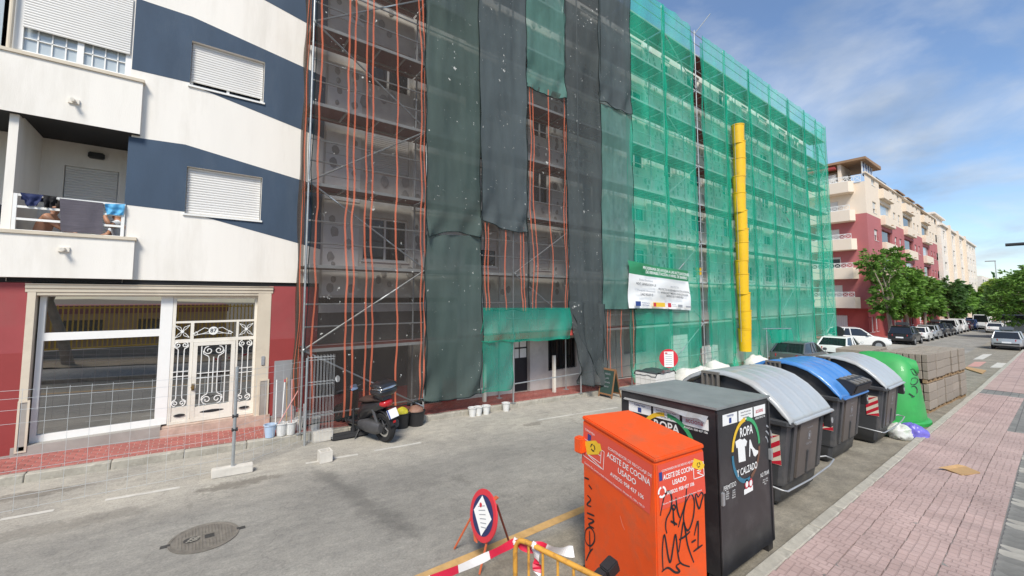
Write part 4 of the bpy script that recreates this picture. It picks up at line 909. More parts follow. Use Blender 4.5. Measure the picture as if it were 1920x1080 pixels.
# ------------------------------------------------------------------ rubbish chute
mat('chute_yellow', (.80, .47, .008), .45, var=.06, scale=3, dirt=(.45, .30, .08), dirt_amt=.35, dscale=4)
CY = 9.58; ring = [235, 266, 297.5, 331, 362, 395, 429, 454, 488, 513, 548, 581, 616, 655]
ch = thing('rubbish_chute', 'bright yellow segmented rubbish chute hung down the green netting', 'chute', PY(1397,655,CY))
for i, (a, b) in enumerate(zip(ring, ring[1:])):
    xa = 1383+14*(a-235)/420+1.5*math.sin(i*1.3); za = PY(xa, a, CY); zb_ = PY(xa, b, CY); h = za.z-zb_.z; cx_ = (za.x); r1, r2 = .305, .275
    mb = MB(); mb.lathe([(r1+.018, 0), (r1+.018, -.045), (r1, -.06), (r2, -h-.10), (r2-.015, -h-.10), (r1-.02, -.03), (r1-.0, 0)], (cx_, CY, za.z), 22); part(mb, 'chute_segment', MATS['chute_yellow'], ch, smooth=40)
for s_ in (-1, 1):
    mb = MB(); mb.path([(PY(1383,235,CY).x+s_*.37, CY, PY(1383,235,CY).z), (PY(1397,655,CY).x+s_*.36, CY, PY(1397,640,CY).z)], .012, 5); part(mb, 'chain', MATS['zinc'], ch)
# ------------------------------------------------------------------ programme banner
BY = 9.80; bq = [PY(1177,488,BY), PY(1290,508,BY), PY(1295,582,BY), PY(1180,578,BY)]
bn = thing('banner', 'white and green public works banner tied to the scaffold netting', 'banner', bq[3])
mat('banner_white', (.80, .80, .79), .5, var=.03, scale=2); mat('banner_green', (.025, .24, .10), .5, var=.04)
def bf(u, v, off=0): p = bq[0].lerp(bq[1], u).lerp(bq[3].lerp(bq[2], u), v); return Vector((p.x, p.y-off-.05*nz(u*3.2+v*2, v*2.5-u, 3)-.03*math.sin((u*5+v*3)*2), p.z-.03*math.sin(math.pi*u)*(1-2*v)))
for nm, v0, v1, mt in (('banner_head', 0, .27, 'banner_green'), ('banner_sheet', .27, 1, 'banner_white')):
    mb = MB(); mb.grid(lambda u, v: bf(u, v0+(v1-v0)*v), 30, 14); part(mb, nm, MATS[mt], bn, smooth=60)
def btext(s, u, v, size, m, al='CENTER'):
    p = bf(u, v, .075); p.y = BY-.13; text(s, size, p, (bq[1]-bq[0]), (0,0,1), MATS[m], bn, align=al, bold=.015)
btext('PROGRAMA DE AYUDA A LAS ACTUACIONES', .57, .105, .165, 'ink_white'); btext('DE REHABILITACIÓN A NIVEL DE BARRIO', .57, .195, .165, 'ink_white')
btext('Entidad Beneficiaria', .22, .385, .115, 'ink_grey'); btext('NEXT GENERATION UE', .22, .475, .125, 'ink_black'); btext('Presupuesto subvencionado', .22, .615, .105, 'ink_grey'); btext('2.462.952,07 €', .22, .70, .135, 'ink_black')
btext('PROYECTO', .68, .47, .12, 'ink_grey'); btext('PROYECTO DE REHABILITACIÓN INTEGRAL,', .68, .555, .12, 'ink_black'); btext('VIVIENDAS Y MEJORA ENERGÉTICA EN', .68, .63, .12, 'ink_black'); btext('BARRIO DE TORREVIEJA', .68, .70, .12, 'ink_black')
for u0, u1, v0, v1, m_ in ((.05,.125,.85,.95,'ink_blue'), (.31,.50,.86,.96,'ink_yellow'), (.315,.355,.87,.955,'ink_red'), (.545,.60,.86,.96,'ink_red'), (.86,.96,.90,.94,'ink_grey'), (.72,.80,.88,.95,'ink_grey')):
    mb = MB(); p = [bf(u0,v1), bf(u1,v1), bf(u1,v0), bf(u0,v0)]; dd = .135 if m_ != 'ink_red' else .14; mb.poly([(q.x, BY-dd, q.z) for q in p]); part(mb, 'logo', MATS[m_], bn)
btext('Financiado por la', .20, .88, .075, 'ink_blue'); btext('Unión Europea', .20, .925, .075, 'ink_blue'); btext('MINISTERIO', .655, .89, .06, 'ink_grey'); btext('DE TRANSPORTES', .655, .93, .06, 'ink_grey')
# ------------------------------------------------------------------ recycling boxes at the kerb
def PLN(px, py, p0, n): r = ray(px, py); n = Vector(n); return CAM + r*((Vector(p0)-CAM).dot(n)/r.dot(n))
def ribbon(mb, pts3, n, w, mi=0):
    n = Vector(n).normalized(); rr = []
    m_ = len(pts3)
    for i, p in enumerate(pts3):
        d = (pts3[min(i+1, m_-1)]-pts3[max(i-1, 0)]); d.normalize(); s = d.cross(n)*(w*.5*(.55+.45*math.sin(math.pi*(i+.6)/(m_+.2)))); rr.append([p-s, p+s])
    mb.loft(rr, cap=False, closed=False, mi=mi)
def smooth_pts(p, k=5):
    out = []
    for i in range(len(p)-1):
        a, b, c, d = p[max(i-1,0)], p[i], p[i+1], p[min(i+2,len(p)-1)]
        for j in range(k):
            t = j/k; out.append((a*(-t+2*t*t-t**3)+b*(2-5*t*t+3*t**3)+c*(t+4*t*t-3*t**3)+d*(-t*t+t**3))*.5)
    return out+[p[-1]]
class Face:
    """a flat face given by an origin, reading direction u, up v; lift moves artwork off it"""
    def __init__(s, o, u, v): s.o = Vector(o); s.u = Vector(u).normalized(); v = Vector(v); s.v = (v-s.u*v.dot(s.u)).normalized(); s.n = s.u.cross(s.v)
    def P(s, a, b, l=.003): return s.o+s.u*a+s.v*b+s.n*l
    def px(s, x, y, l=.003): return PLN(x, y, s.o+s.n*l, s.n)
    def ab(s, x, y): p = s.px(x, y, 0)-s.o; return p.dot(s.u), p.dot(s.v)
    def poly(s, pts, m, parent, name, l=.003): mb = MB(); mb.poly([s.P(a, b, l) for a, b in pts]); return part(mb, name, MATS[m], parent)
    def rect(s, a0, a1, b0, b1, m, parent, name, l=.003): return s.poly([(a0,b0),(a1,b0),(a1,b1),(a0,b1)], m, parent, name, l)
    def text(s, t, a, b, size, m, parent, l=.006, **k): return text(t, size, s.P(a, b, l), s.u, s.v, MATS[m], parent, **k)
    def ring(s, a, b, r, w, a0, a1, m, parent, name, l=.004, k=16):
        mb = MB(); mb.loft([[s.P(a+r*math.cos(t), b+r*math.sin(t), l), s.P(a+(r+w)*math.cos(t), b+(r+w)*math.sin(t), l)] for t in [R(a0+(a1-a0)*i/k) for i in range(k+1)]], cap=False, closed=False); return part(mb, name, MATS[m], parent)
def graffiti(face, strokes, org, sc, w, parent, m='ink_black'):
    mb = MB()
    for st in strokes: ribbon(mb, smooth_pts([face.px(org[0]+x/sc, org[1]+y/sc, .004) for x, y in st]), face.n, w)
    o = part(mb, 'graffiti', MATS[m], parent); o['kind'] = 'stuff'; return o
mat('box_orange', (.76, .085, .010), .5, var=.10, scale=1.6, bump=.10, bscale=7, dirt=(.42, .11, .05), dirt_amt=.6, dscale=3.5, coat=.0)
mat('sticker_red', (.70, .085, .050), .45, var=.04)
mat('box_black', (.022, .022, .025), .42, var=.2, scale=2.5, dirt=(.10, .10, .10), dirt_amt=.30, dscale=3, coat=.1)
mat('box_top_grey', (.20, .215, .215), .5, var=.18, scale=3, dirt=(.25, .25, .24), dirt_amt=.5, dscale=2)
OA, OB, OC, OD = (3.745,3.475,1.60), (3.55,2.37,1.475), (4.23,2.245,1.505), (4.48,3.35,1.575)
ob = thing('oil_bin', 'bright orange used cooking oil bin with black graffiti beside the black box', 'recycling bin', (4.0, 2.86, gz(4)))
m = MB(); zb = lambda q: gz(q[0])+.02
def off(q, c=(4.0,2.86), k=.985): return (c[0]+(q[0]-c[0])*k, c[1]+(q[1]-c[1])*k)
bt = [off(q) for q in (OB, OC, OD, OA)]; tz = [OB[2]-.05, OC[2]-.05, OD[2]-.05, OA[2]-.05]
m.hexa([(x, y, gz(x)+.03) for x, y in bt]+[(x, y, z) for (x, y), z in zip(bt, tz)]); part(m, 'body', MATS['box_orange'], ob, bevel=.012)
m = MB(); m.hexa([(q[0], q[1], q[2]-.045) for q in (OB, OC, OD, OA)]+[q for q in (OB, OC, OD, OA)]); part(m, 'lid', MATS['box_orange'], ob, bevel=.012)
for q in bt: m = MB(); m.box(q[0]-.03, q[0]+.03, q[1]-.03, q[1]+.03, gz(q[0])+.001, gz(q[0])+.03); part(m, 'foot', MATS['box_black'], ob)
p = PLN(1084,852,(bt[3][0],bt[3][1],0),(-.98,.17,0)); m = MB(); m.box(-.05,.05,-.03,.05,-.09,.09)
hp = Vector((bt[3][0]-.035, bt[3][1]-.02, 1.27)); m = MB(); m.box(hp.x-.05, hp.x+.05, hp.y-.03, hp.y+.09, hp.z-.09, hp.z+.09); part(m, 'latch', MATS['box_orange'], ob, bevel=.015)
FO = Face((bt[3][0], bt[3][1], tz[3]), Vector((bt[0][0]-bt[3][0], bt[0][1]-bt[3][1], tz[0]-tz[3])), (0,0,1))
LF = (Vector((bt[0][0]-bt[3][0], bt[0][1]-bt[3][1], tz[0]-tz[3]))).length
st = FO.rect(.03, LF-.02, -.50, -.03, 'sticker_red', ob, 'sticker')
FO.text('CONTENEDOR DE RECICLAJE DE', .70*LF, -.13, .042, 'ink_white', st); FO.text('ACEITE DE COCINA', .69*LF, -.205, .082, 'ink_white', st, bold=.01, wide=.84); FO.text('USADO', .69*LF, -.295, .078, 'ink_white', st, bold=.01); FO.text('AVISOS: 958 437 106', .69*LF, -.385, .055, 'ink_white', st, bold=.01)
FO.text('Gestiona: Plan Gestión y Medio Ambiente Campoamor, Alicante 03, 1300 y 700 51', .50*LF, -.47, .028, 'ink_white', st); FO.text('TORREVIEJA', .13*LF, -.085, .034, 'ink_white', st); FO.rect(.105*LF, .16*LF, -.195, -.115, 'ink_blue', st, 'logo', .006)
def bottle(face, a, b, s, ang, parent):
    c, sn = math.cos(ang), math.sin(ang); sh = [(-.5,-.26),(.28,-.26),(.40,-.14),(.52,-.14),(.52,.14),(.40,.14),(.28,.26),(-.5,.26)]
    o = face.poly([(a+s*(x*c-y*sn), b+s*(x*sn+y*c)) for x, y in sh], 'ink_yellow', parent, 'bottle_sign', .007)
    for k in range(3): face.ring(a, b, s*.10, s*.05, 100+k*120, 195+k*120, 'ink_black', parent, 'recycling_arrow', .010, 6)
def linebox(face, a0, a1, b0, b1, parent):
    mb = MB()
    for (p_, q_) in (((a0,b1),(a1,b1)),((a1,b1),(a1,b0)),((a1,b0),(a0,b0)),((a0,b0),(a0,b1)),((a0+.05,b1-.07),(a1-.05,b1-.07)),((a0+.05,b0+.05),(a1,b0)),((a1-.05,b1),(a1-.05,b0+.05)),((a0+.05,b0+.05),(a1-.05,b0+.05))):
        ribbon(mb, [face.P(*p_, .006), face.P((p_[0]+q_[0])/2, (p_[1]+q_[1])/2, .006), face.P(*q_, .006)], face.n, .008)
    o = part(mb, 'box_drawing', MATS['ink_white'], parent); o['kind'] = 'stuff'
linebox(FO, .05*LF, .37*LF, -.40, -.20, st); bottle(FO, .20*LF, -.235, .28, R(25), st)
FR = Face((bt[0][0], bt[0][1], tz[0]), Vector((bt[1][0]-bt[0][0], bt[1][1]-bt[0][1], tz[1]-tz[0])), (0,0,1)); LR = math.hypot(bt[1][0]-bt[0][0], bt[1][1]-bt[0][1])
st = FR.rect(.03, LR-.01, -.44, -.02, 'sticker_red', ob, 'sticker')
FR.text('CONTENEDOR DE RECICLAJE DE', .44*LR, -.085, .03, 'ink_white', st); FR.text('ACEITE DE COCINA', .45*LR, -.15, .066, 'ink_white', st, bold=.02, wide=.72); FR.text('USADO', .45*LR, -.225, .064, 'ink_white', st, bold=.02, wide=.9); FR.text('AVISOS: 958 437 106', .47*LR, -.305, .048, 'ink_white', st, bold=.02, wide=.9); FR.text('Gestiona: Plan Gestión y Medio Ambiente Campoamor, Alicante', .5*LR, -.39, .021, 'ink_white', st)
bottle(FR, .86*LR, -.135, .17, R(-25), st); linebox(FR, .75*LR, .97*LR, -.26, -.12, st); FR.rect(.06*LR, .12*LR, -.17, -.09, 'ink_blue', st, 'logo', .006)
for k in range(3): FR.ring(.10*LR, -.275, .035, .02, 100+k*120, 195+k*120, 'ink_white', st, 'recycling_arrow', .006, 6)
Zr = (1060, 660)
graffiti(FR, [[(458,790),(468,735),(480,690),(500,672),(513,705),(508,760),(488,805),(484,845),(490,875)], [(520,750),(522,800),(527,838)], [(508,815),(540,832)], [(585,655),(578,730),(560,790),(545,845)], [(533,700),(540,760),(552,800)],
    [(600,690),(580,730),(570,800),(583,855),(600,850),(618,790),(622,720),(608,685),(596,695)], [(640,700),(632,685),(628,700),(645,755),(658,715),(665,690),(655,678),(642,700)],
    [(472,1055),(468,960),(478,880),(497,990),(508,1010),(520,940),(532,880),(545,985),(560,1020),(600,1035)], [(547,965),(560,880),(572,820),(590,930),(620,1015)], [(548,905),(575,890),(602,865)], [(608,918),(630,905)], [(622,885),(640,815),(640,945)], [(618,962),(640,945),(662,930)], [(465,1060),(495,1040),(530,1062),(552,1058),(535,1032),(560,1015)], [(523,735),(515,748),(523,762),(531,748),(523,735)]], Zr, 2.571, .022, ob)
graffiti(FO, [[(92,605),(114,614)], [(112,640),(128,662)], [(106,690),(122,712),(104,735),(125,745)], [(104,775),(140,790)], [(108,800),(138,815),(112,832),(138,850)], [(94,900),(98,860),(118,846),(138,870),(140,910),(122,935),(104,925),(94,900)], [(116,862),(119,960)], [(132,948),(116,968),(100,1006)]], Zr, 2.571, .02, ob)
rs_ = random.Random(5); m = MB()
for _i in range(4):
    a_, b_ = rs_.uniform(.2, LF-.1), rs_.uniform(-1.3, -.55); d_ = rs_.uniform(.02, .09); ribbon(m, [FO.P(a_, b_, .003), FO.P(a_+d_*.5, b_-d_*rs_.uniform(.3,.9), .003), FO.P(a_+d_, b_-d_*rs_.uniform(.6,1.6), .003)], FO.n, .006)
o = part(m, 'scratches', mat('scuff', (.80, .35, .25), .6, var=.1), ob, stuff=True)
# black clothes box
bb = thing('clothes_bin', 'tall black clothes and shoes donation box behind the orange bin', 'recycling bin', (5.45, 3.02, gz(5.45)))
X0, X1, Y0, Y1 = 4.73, 6.16, 2.35, 3.70
m = MB(); T0, T1 = gz(X0)+1.95, gz(X1)+1.95
m.hexa([(X0+.02,Y0+.02,gz(X0)+.09),(X1-.02,Y0+.02,gz(X1)+.09),(X1-.02,Y1-.02,gz(X1)+.09),(X0+.02,Y1-.02,gz(X0)+.09),(X0+.02,Y0+.02,T0-.03),(X1-.02,Y0+.02,T1-.03),(X1-.02,Y1-.02,T1-.03),(X0+.02,Y1-.02,T0-.03)]); part(m, 'body', MATS['box_black'], bb, bevel=.012)
m = MB(); m.hexa([(X0,Y0,T0-.03),(X1,Y0,T1-.03),(X1,Y1,T1-.03),(X0,Y1,T0-.03),(X0,Y0,T0),(X1,Y0,T1),(X1,Y1,T1),(X0,Y1,T0)]); part(m, 'roof', MATS['box_top_grey'], bb, bevel=.006)
for x in (X0+.1, X1-.1):
    for y in (Y0+.1, Y1-.1): m = MB(); m.box(x-.07, x+.07, y-.07, y+.07, gz(x)+.001, gz(x)+.091); part(m, 'foot', MATS['box_black'], bb)
for x in (X0+.035, X1-.035):
    m = MB(); m.box(x-.018, x+.018, Y0+.006, Y0+.02, gz(x)+.12, gz(x)+1.88); part(m, 'corner_strip', MATS['box_black'], bb)
FB = Face((X0+.02, Y0+.02, T0), (1, 0, -.04), (0,0,1)); ZB2 = (1150, 700); zs_ = 4.155
def zp(x, y): return FB.ab(ZB2[0]+x/zs_, ZB2[1]+y/zs_)
W_ = X1-X0-.04
def label_row(face, W_, k0, parent):
    r_ = []; dz_ = .055 if k0 else 0
    for a0, a1 in ((.10, .36), (.385, .66), (.685, .93)): r_.append(face.rect(a0*W_, a1*W_, -.225-dz_, -.10-dz_, 'ink_white', parent, 'label'))
    face.text('TORREVIEJA', .23*W_, -.125-dz_, .032, 'ink_blue', r_[0]); face.rect(.21*W_, .25*W_, -.21-dz_, -.15-dz_, 'ink_blue', r_[0], 'logo', .006)
    for i, t in enumerate(('Gestiona: Plan Gestión Medio', 'Ambiente, Residuos Urbanos', 'TLF: 958 437 106')): face.text(t, .5225*W_, -.128-dz_-.035*i, .027, 'ink_black', r_[1], wide=.85)
    face.text('acciona', .80*W_, -.16-dz_, .08, 'ink_red', r_[2], wide=.9); face.text('AVISOS: 958 437 106', .81*W_, -.25-dz_, .033, 'ink_white', r_[2], bold=.02)
label_row(FB, W_, 0, bb)
ca, cb = zp(1035, 592); rad = .385
for a0, a1, mm_ in ((93, 175, 'ink_yellow'), (2, 87, 'ink_green'), (182, 283, 'ring_blue'), (288, 357, 'ring_brown')):
    mat('ring_blue', (.03, .17, .27), .5, var=0); mat('ring_brown', (.16, .075, .045), .5, var=0); FB.ring(ca, cb, rad-.05, .05, a0, a1, mm_, bb, 'ring_segment')
FB.text('ROPA', ca+.0, cb+.215, .15, 'ink_white', bb, bold=.02, wide=.9); FB.text('Y CALZADO', ca+.01, cb-.235, .115, 'ink_white', bb, bold=.015, wide=.85)
sh = [(948,532),(985,508),(995,515),(1010,515),(1018,505),(1040,528),(1032,568),(1022,565),(1030,680),(976,695),(968,580),(957,582)]
FB.poly([zp(*q) for q in sh], 'ink_white', bb, 'shirt_sign'); FB.poly([zp(*q) for q in [(1058,518),(1066,515),(1084,570),(1105,595),(1128,602),(1128,618),(1104,648),(1092,640),(1078,592),(1066,580),(1064,648),(1056,648)]], 'ink_white', bb, 'shoe_sign')
a, b = zp(905, 880); pt = FB.text('PERMITIDO', a, b, .075, 'ink_white', bb, wide=.8)
for i in range(4):
    for j in range(2): a, b = zp(885+j*50, 920+i*18-j*12); FB.text(('Ropa', 'Calzado', 'Bolsos', 'Mantas')[i] if j == 0 else ('Lonas', 'Cintos', 'Gorras', 'Sábanas')[i], a, b, .028, 'ink_white', bb)
a, b = zp(1176, 782); FB.text('NO TIRAR', a, b, .075, 'ink_white', bb, wide=.75)
for i in range(3): a, b = zp(1180, 822+i*18); FB.text(('Plástico  Papel', 'Madera  Vidrio', 'Metal')[i], a, b, .026, 'ink_white', bb)
for q in ((1037, 862), (1068, 853)):
    a, b = zp(*q); FB.ring(a, b, .0, .055, 0, 360, 'ink_red', bb, 'ban_sign'); FB.ring(a, b, .0, .036, 0, 360, 'ink_white', bb, 'ban_sign', .006)
a, b = zp(1052, 908); FB.rect(a-.12, a+.12, b-.03, b+.03, 'ink_white', bb, 'label')
for k in range(3): a, b = zp(1180, 560); FB.ring(a-.02, b, .10+.07*k, .022, 10, 75, 'ink_grey', bb, 'wave_mark')
FBL = Face((X0+.02, Y1-.02, T0), (0, -1, 0), (0,0,1)); WL = Y1-Y0-.04; label_row(FBL, WL, 1, bb)
for a0, a1, mm_ in ((93, 175, 'ink_yellow'), (2, 87, 'ink_green'), (182, 283, 'ring_blue'), (288, 357, 'ring_brown')): FBL.ring(.52*WL, cb, rad-.05, .05, a0, a1, mm_, bb, 'ring_segment')
FBL.text('ROPA', .52*WL, cb+.215, .15, 'ink_white', bb, bold=.02, wide=.9); FBL.text('Y CALZADO', .52*WL, cb-.235, .115, 'ink_white', bb, bold=.015, wide=.85)
mb = MB(); mb.loft([[FBL.P(WL*t, -.115-.03*t*0, .004), FBL.P(WL*t, -.135-.12*max(0,t-.6)*2.0*(.6+.4*math.sin(t*20)), .03+.05*t)] for t in [.05+.88*i/14 for i in range(15)]], cap=False, closed=False); part(mb, 'peeling_strip', mat('foil', (.62, .62, .62), .3, .6, var=.1), bb)
for x, y in ((X0+.06, gz(X0)+.95), (X1-.05, gz(X1)+1.2)):
    m = MB(); m.box(x-.025, x+.025, Y0-.015, Y0+.03, y-.07, y+.07); part(m, 'hinge', MATS['steel_grey'], bb, bevel=.005)
# ------------------------------------------------------------------ side-loading containers
mat('bin_grey', (.050, .052, .056), .48, var=.12, scale=1.6, bump=.06, bscale=60, dirt=(.17, .15, .13), dirt_amt=.55, dscale=1.5)
mat('bin_panel', (.105, .090, .080), .5, var=.12, scale=1.6, dirt=(.05, .048, .046), dirt_amt=.6, dscale=2)
mat('lid_grey', (.36, .385, .40), .33, var=.08, scale=1.3, dirt=(.34, .31, .27), dirt_amt=.6, dscale=1.6, coat=.15)
mat('lid_blue', (.055, .20, .50), .33, var=.10, scale=1.4, dirt=(.17, .33, .55), dirt_amt=.6, dscale=1.5, coat=.15)
mat('bracket', (.20, .185, .165), .55, .3, var=.2, scale=6)
mat('reflex_red', (.55, .02, .04), .4, var=.05); mat('reflex_cream', (.72, .66, .52), .4, var=.05)
LIDP = [(-.03,1.37),(-.025,1.43),(.03,1.50),(.14,1.63),(.30,1.78),(.50,1.91),(.72,1.985),(.95,2.02),(1.18,2.01),(1.40,1.955),(1.58,1.87),(1.72,1.76),(1.80,1.66)]
def container(x0, x1, y0, lidm, label, bar_=False, hatch=False):
    L_ = x1-x0; D = 1.72; s = .04 if x0 < 12 else .028
    rt_ = thing('waste_container', label, 'container', ((x0+x1)/2, y0+D/2, gz((x0+x1)/2)), group='side-loading waste containers')
    zc = gz((x0+x1)/2)
    def P(x, y, z): return (x0+x, y0+y, zc+z-s*(x-L_/2))
    def ring_(z, ix, iy, c=.06):
        a, b, e, f = ix, L_-ix, iy, D-iy
        return [P(a+c,e,z),P(b-c,e,z),P(b,e+c,z),P(b,f-c,z),P(b-c,f,z),P(a+c,f,z),P(a,f-c,z),P(a,e+c,z)]
    m = MB(); m.loft([ring_(.03,.22,.30), ring_(.10,.16,.24), ring_(.36,.13,.20), ring_(.365,.11,.17), ring_(1.30,.05,.06), ring_(1.31,.05,.06)]); part(m, 'body', MATS['bin_grey'], rt_, smooth=35)
    m = MB(); m.loft([ring_(1.31,.0,-.02), ring_(1.33,-.02,-.04), ring_(1.385,-.02,-.04), ring_(1.40,.0,-.02)]); part(m, 'rim', MATS['bin_grey'], rt_, smooth=35)
    # end panels that close the space under the lid
    for xx in (.09, L_-.09-.03):
        pr = [(.10,1.40)]+[(max(.06, y*.93+.03), z-.07) for y, z in LIDP[2:-1]]+[(1.64,1.40)]
        m = MB(); m.prism([P(xx, y, z) for y, z in pr], Vector(P(.03,0,0))-Vector(P(0,0,0))); part(m, 'end_panel', MATS['bin_grey'], rt_)
    # ribbed lid
    N_ = 44; rr = []
    def off_(x):
        t = x/L_; e = min(x, L_-x); o_ = 0
        if e < .05: o_ = -.05*(1-e/.05)
        elif e < .11: o_ = .018
        for c in (.29, .5, .71): o_ += .020*math.exp(-(((t-c)*L_)/.035)**2)
        return o_
    fine = []
    for i in range(len(LIDP)-1):
        for k in range(3): a, b = LIDP[i], LIDP[i+1]; t = k/3; fine.append((a[0]+(b[0]-a[0])*t, a[1]+(b[1]-a[1])*t))
    fine.append(LIDP[-1]); cen = (.85, 1.2); m = MB()
    def lf_(u, v):
        y, z = fine[int(round(v*(len(fine)-1)))]; d = Vector((y-cen[0], z-cen[1])); d.normalize(); o_ = off_(u*L_); k = min(1, v*6)*min(1, (1-v)*9+.2); return P(u*(L_+.0), y+d.x*o_*k, z+d.y*o_*k)
    m.grid(lf_, N_, len(fine)-1); lid = part(m, 'lid', MATS[lidm], rt_, smooth=50)
    md = lid.modifiers.new('thick', 'SOLIDIFY'); md.thickness = .022; md.offset = -1
    m = MB(); m.hexa([P(.10,-.075,1.355),P(L_-.02,-.075,1.355),P(L_-.02,-.03,1.365),P(.10,-.03,1.365),P(.10,-.075,1.385),P(L_-.02,-.075,1.385),P(L_-.02,-.03,1.40),P(.10,-.03,1.40)]); part(m, 'lid_lip', MATS[lidm], rt_, bevel=.006)
    # pivot brackets on both ends
    for xx in (-.035, L_-.03):
        m = MB(); hx = P(xx, 0, 0)[0]; q = MB()
        for a0, a1, b0, b1 in ((1.02,1.32,1.62,1.66),(1.02,1.32,1.96,2.0),(1.02,1.05,1.66,1.96),(1.29,1.32,1.66,1.96),(1.11,1.135,1.66,1.96),(1.205,1.23,1.66,1.96)):
            q.hexa([P(xx,a0,b0),P(xx+.065,a0,b0),P(xx+.065,a1,b0),P(xx,a1,b0),P(xx,a0,b1),P(xx+.065,a0,b1),P(xx+.065,a1,b1),P(xx,a1,b1)])
        q.hexa([P(xx+.045,1.02,1.62),P(xx+.066,1.02,1.62),P(xx+.066,1.32,1.62),P(xx+.045,1.32,1.62),P(xx+.045,1.02,1.99),P(xx+.066,1.02,1.99),P(xx+.066,1.32,1.99),P(xx+.045,1.32,1.99)])
        q.hexa([P(xx+.01,1.08,1.40),P(xx+.05,1.08,1.40),P(xx+.05,1.26,1.40),P(xx+.01,1.26,1.40),P(xx+.01,1.08,1.62),P(xx+.05,1.08,1.62),P(xx+.05,1.26,1.62),P(xx+.01,1.26,1.62)]); part(q, 'pivot_bracket', MATS['bracket'], rt_)
    # front: raised panel with crest, ribs, lifting lug
    def fy(z): return .17+(.06-.17)*(z-.365)/(1.30-.365)
    def slab_(xa, xb, za, zb_, t, mt, nm, par=None):
        q = MB(); q.hexa([P(xa,fy(za)-t,za),P(xb,fy(za)-t,za),P(xb,fy(za)+.01,za),P(xa,fy(za)+.01,za),P(xa,fy(zb_)-t,zb_),P(xb,fy(zb_)-t,zb_),P(xb,fy(zb_)+.01,zb_),P(xa,fy(zb_)+.01,zb_)]); return part(q, nm, MATS[mt], par or rt_, bevel=.012)
    pn = slab_(L_*.30, L_*.76, .40, 1.30, .035, 'bin_panel', 'front_panel'); slab_(L_*.50, L_*.54, .42, .80, .055, 'bin_grey', 'rib'); slab_(L_*.17, L_*.25, .40, 1.30, .03, 'bin_grey', 'rib'); slab_(L_*.81, L_*.90, .40, 1.30, .03, 'bin_grey', 'rib')
    fc = Face(P(L_*.53, fy(1.05)-.038, 1.05), (1,0,-s), Vector((0, -.11, .935))); cr_ = fc.ring(0, 0, .06, .012, 0, 360, 'ink_grey', pn, 'crest', .004)
    fc.text('TORREVIEJA', 0, -.14, .05, 'ink_grey', pn, l=.004); fc.text('AYUNTAMIENTO', 0, .13, .035, 'ink_grey', pn, l=.004); fc.poly([(-.03,.03),(.03,.03),(.03,-.02),(0,-.045),(-.03,-.02)], 'ink_grey', pn, 'crest', .004)
    q = MB(); q.box(0,.01,0,.01,0,.01); lug = MB(); lug.hexa([P(L_-.16,-.05,1.08),P(L_-.0,-.05,1.08),P(L_-.0,.06,1.08),P(L_-.16,.06,1.08),P(L_-.16,-.05,1.32),P(L_-.0,-.05,1.32),P(L_-.0,.06,1.32),P(L_-.16,.06,1.32)]); lg = part(lug, 'lifting_lug', MATS['black_plastic'], rt_, bevel=.01)
    q = MB(); c = P(L_-.08,-.055,1.20); q.lathe([(.028,0),(.05,0),(.05,.012),(.028,.012)], c, 14, axis='y'); part(q, 'lug_ring', MATS['steel_grey'], lg)
    # red and cream reflective chevrons on the end wall
    def ex(z): return .11+(.05-.11)*(z-.365)/(1.30-.365)
    fe = Face(P(ex(.9)-.004, .38, .93), (0,-1,0), Vector((-.06, 0, .935))); plate = fe.rect(-.0, .23, -.235, .235, 'reflex_cream', rt_, 'chevron_plate', .006)
    for k in range(5):
        z0_ = -.38+k*.155; pl = [(0,z0_),(.23,z0_+.155),(.23,z0_+.23),(0,z0_+.075)]; pl = [(a, max(-.235, min(.235, b))) for a, b in pl]
        if max(b for a, b in pl)-min(b for a, b in pl) > .03: fe.poly(pl, 'reflex_red', plate, 'chevron', .009)
    if bar_:
        q = MB(); z_ = .40; q.path([P(.10,.9,z_), P(.02,.5,z_-.02), P(-.01,.12,z_-.04), P(.05,.07,z_-.05), P(L_*.5,.05,z_-.06), P(L_-.03,.04,z_-.02), P(L_+.16,.02,z_+.06), P(L_+.17,.14,z_+.08), P(L_-.02,.35,z_+.02)], .014, 8); part(q, 'foot_bar', MATS['steel_grey'], rt_, smooth=50)
    if hatch:
        q = MB(); a0, a1 = L_*.30, L_*.96
        prof = [(-.06,1.39),(-.16,1.62),(.02,1.71),(.20,1.70),(.05,1.40)]
        q.prism([P(a0, y, z) for y, z in prof], Vector(P(a1,0,0))-Vector(P(a0,0,0))); h_ = part(q, 'paper_slot', MATS['black_plastic'], rt_, bevel=.01)
        q = MB(); q.quad(P(a0+.06,-.088,1.425), P(a1-.06,-.088,1.425), P(a1-.06,-.165,1.60), P(a0+.06,-.165,1.60)); part(q, 'slot_opening', MATS['ink_black'], h_)
        for k in range(4): q = MB(); c0 = a0+(a1-a0)*(.06+.235*k); q.hexa([P(c0,-.15,1.625),P(c0+.19,-.15,1.625),P(c0+.19,.16,1.705),P(c0,.16,1.705),P(c0,-.15,1.66),P(c0+.19,-.15,1.66),P(c0+.19,.16,1.735),P(c0,.16,1.735)]); part(q, 'slot_flap', MATS['bracket'], h_, bevel=.008)
    for xx in (.3, L_-.3):
        for yy in (.4, D-.4): q = MB(); q.lathe([(.0,0),(.07,0),(.07,.045),(0,.045)], P(xx, yy, -.0+.001), 12); part(q, 'foot', MATS['black_plastic'], rt_)
    return rt_
container(7.28, 9.18, 2.54, 'lid_grey', 'grey waste container with pale grey lid, next to the black box', bar_=True)
container(10.45, 12.33, 2.72, 'lid_blue', 'grey waste container with blue lid and black paper slot', hatch=True)
container(12.98, 14.75, 2.50, 'lid_grey', 'grey waste container with weathered grey lid beside the green glass bank', bar_=True)
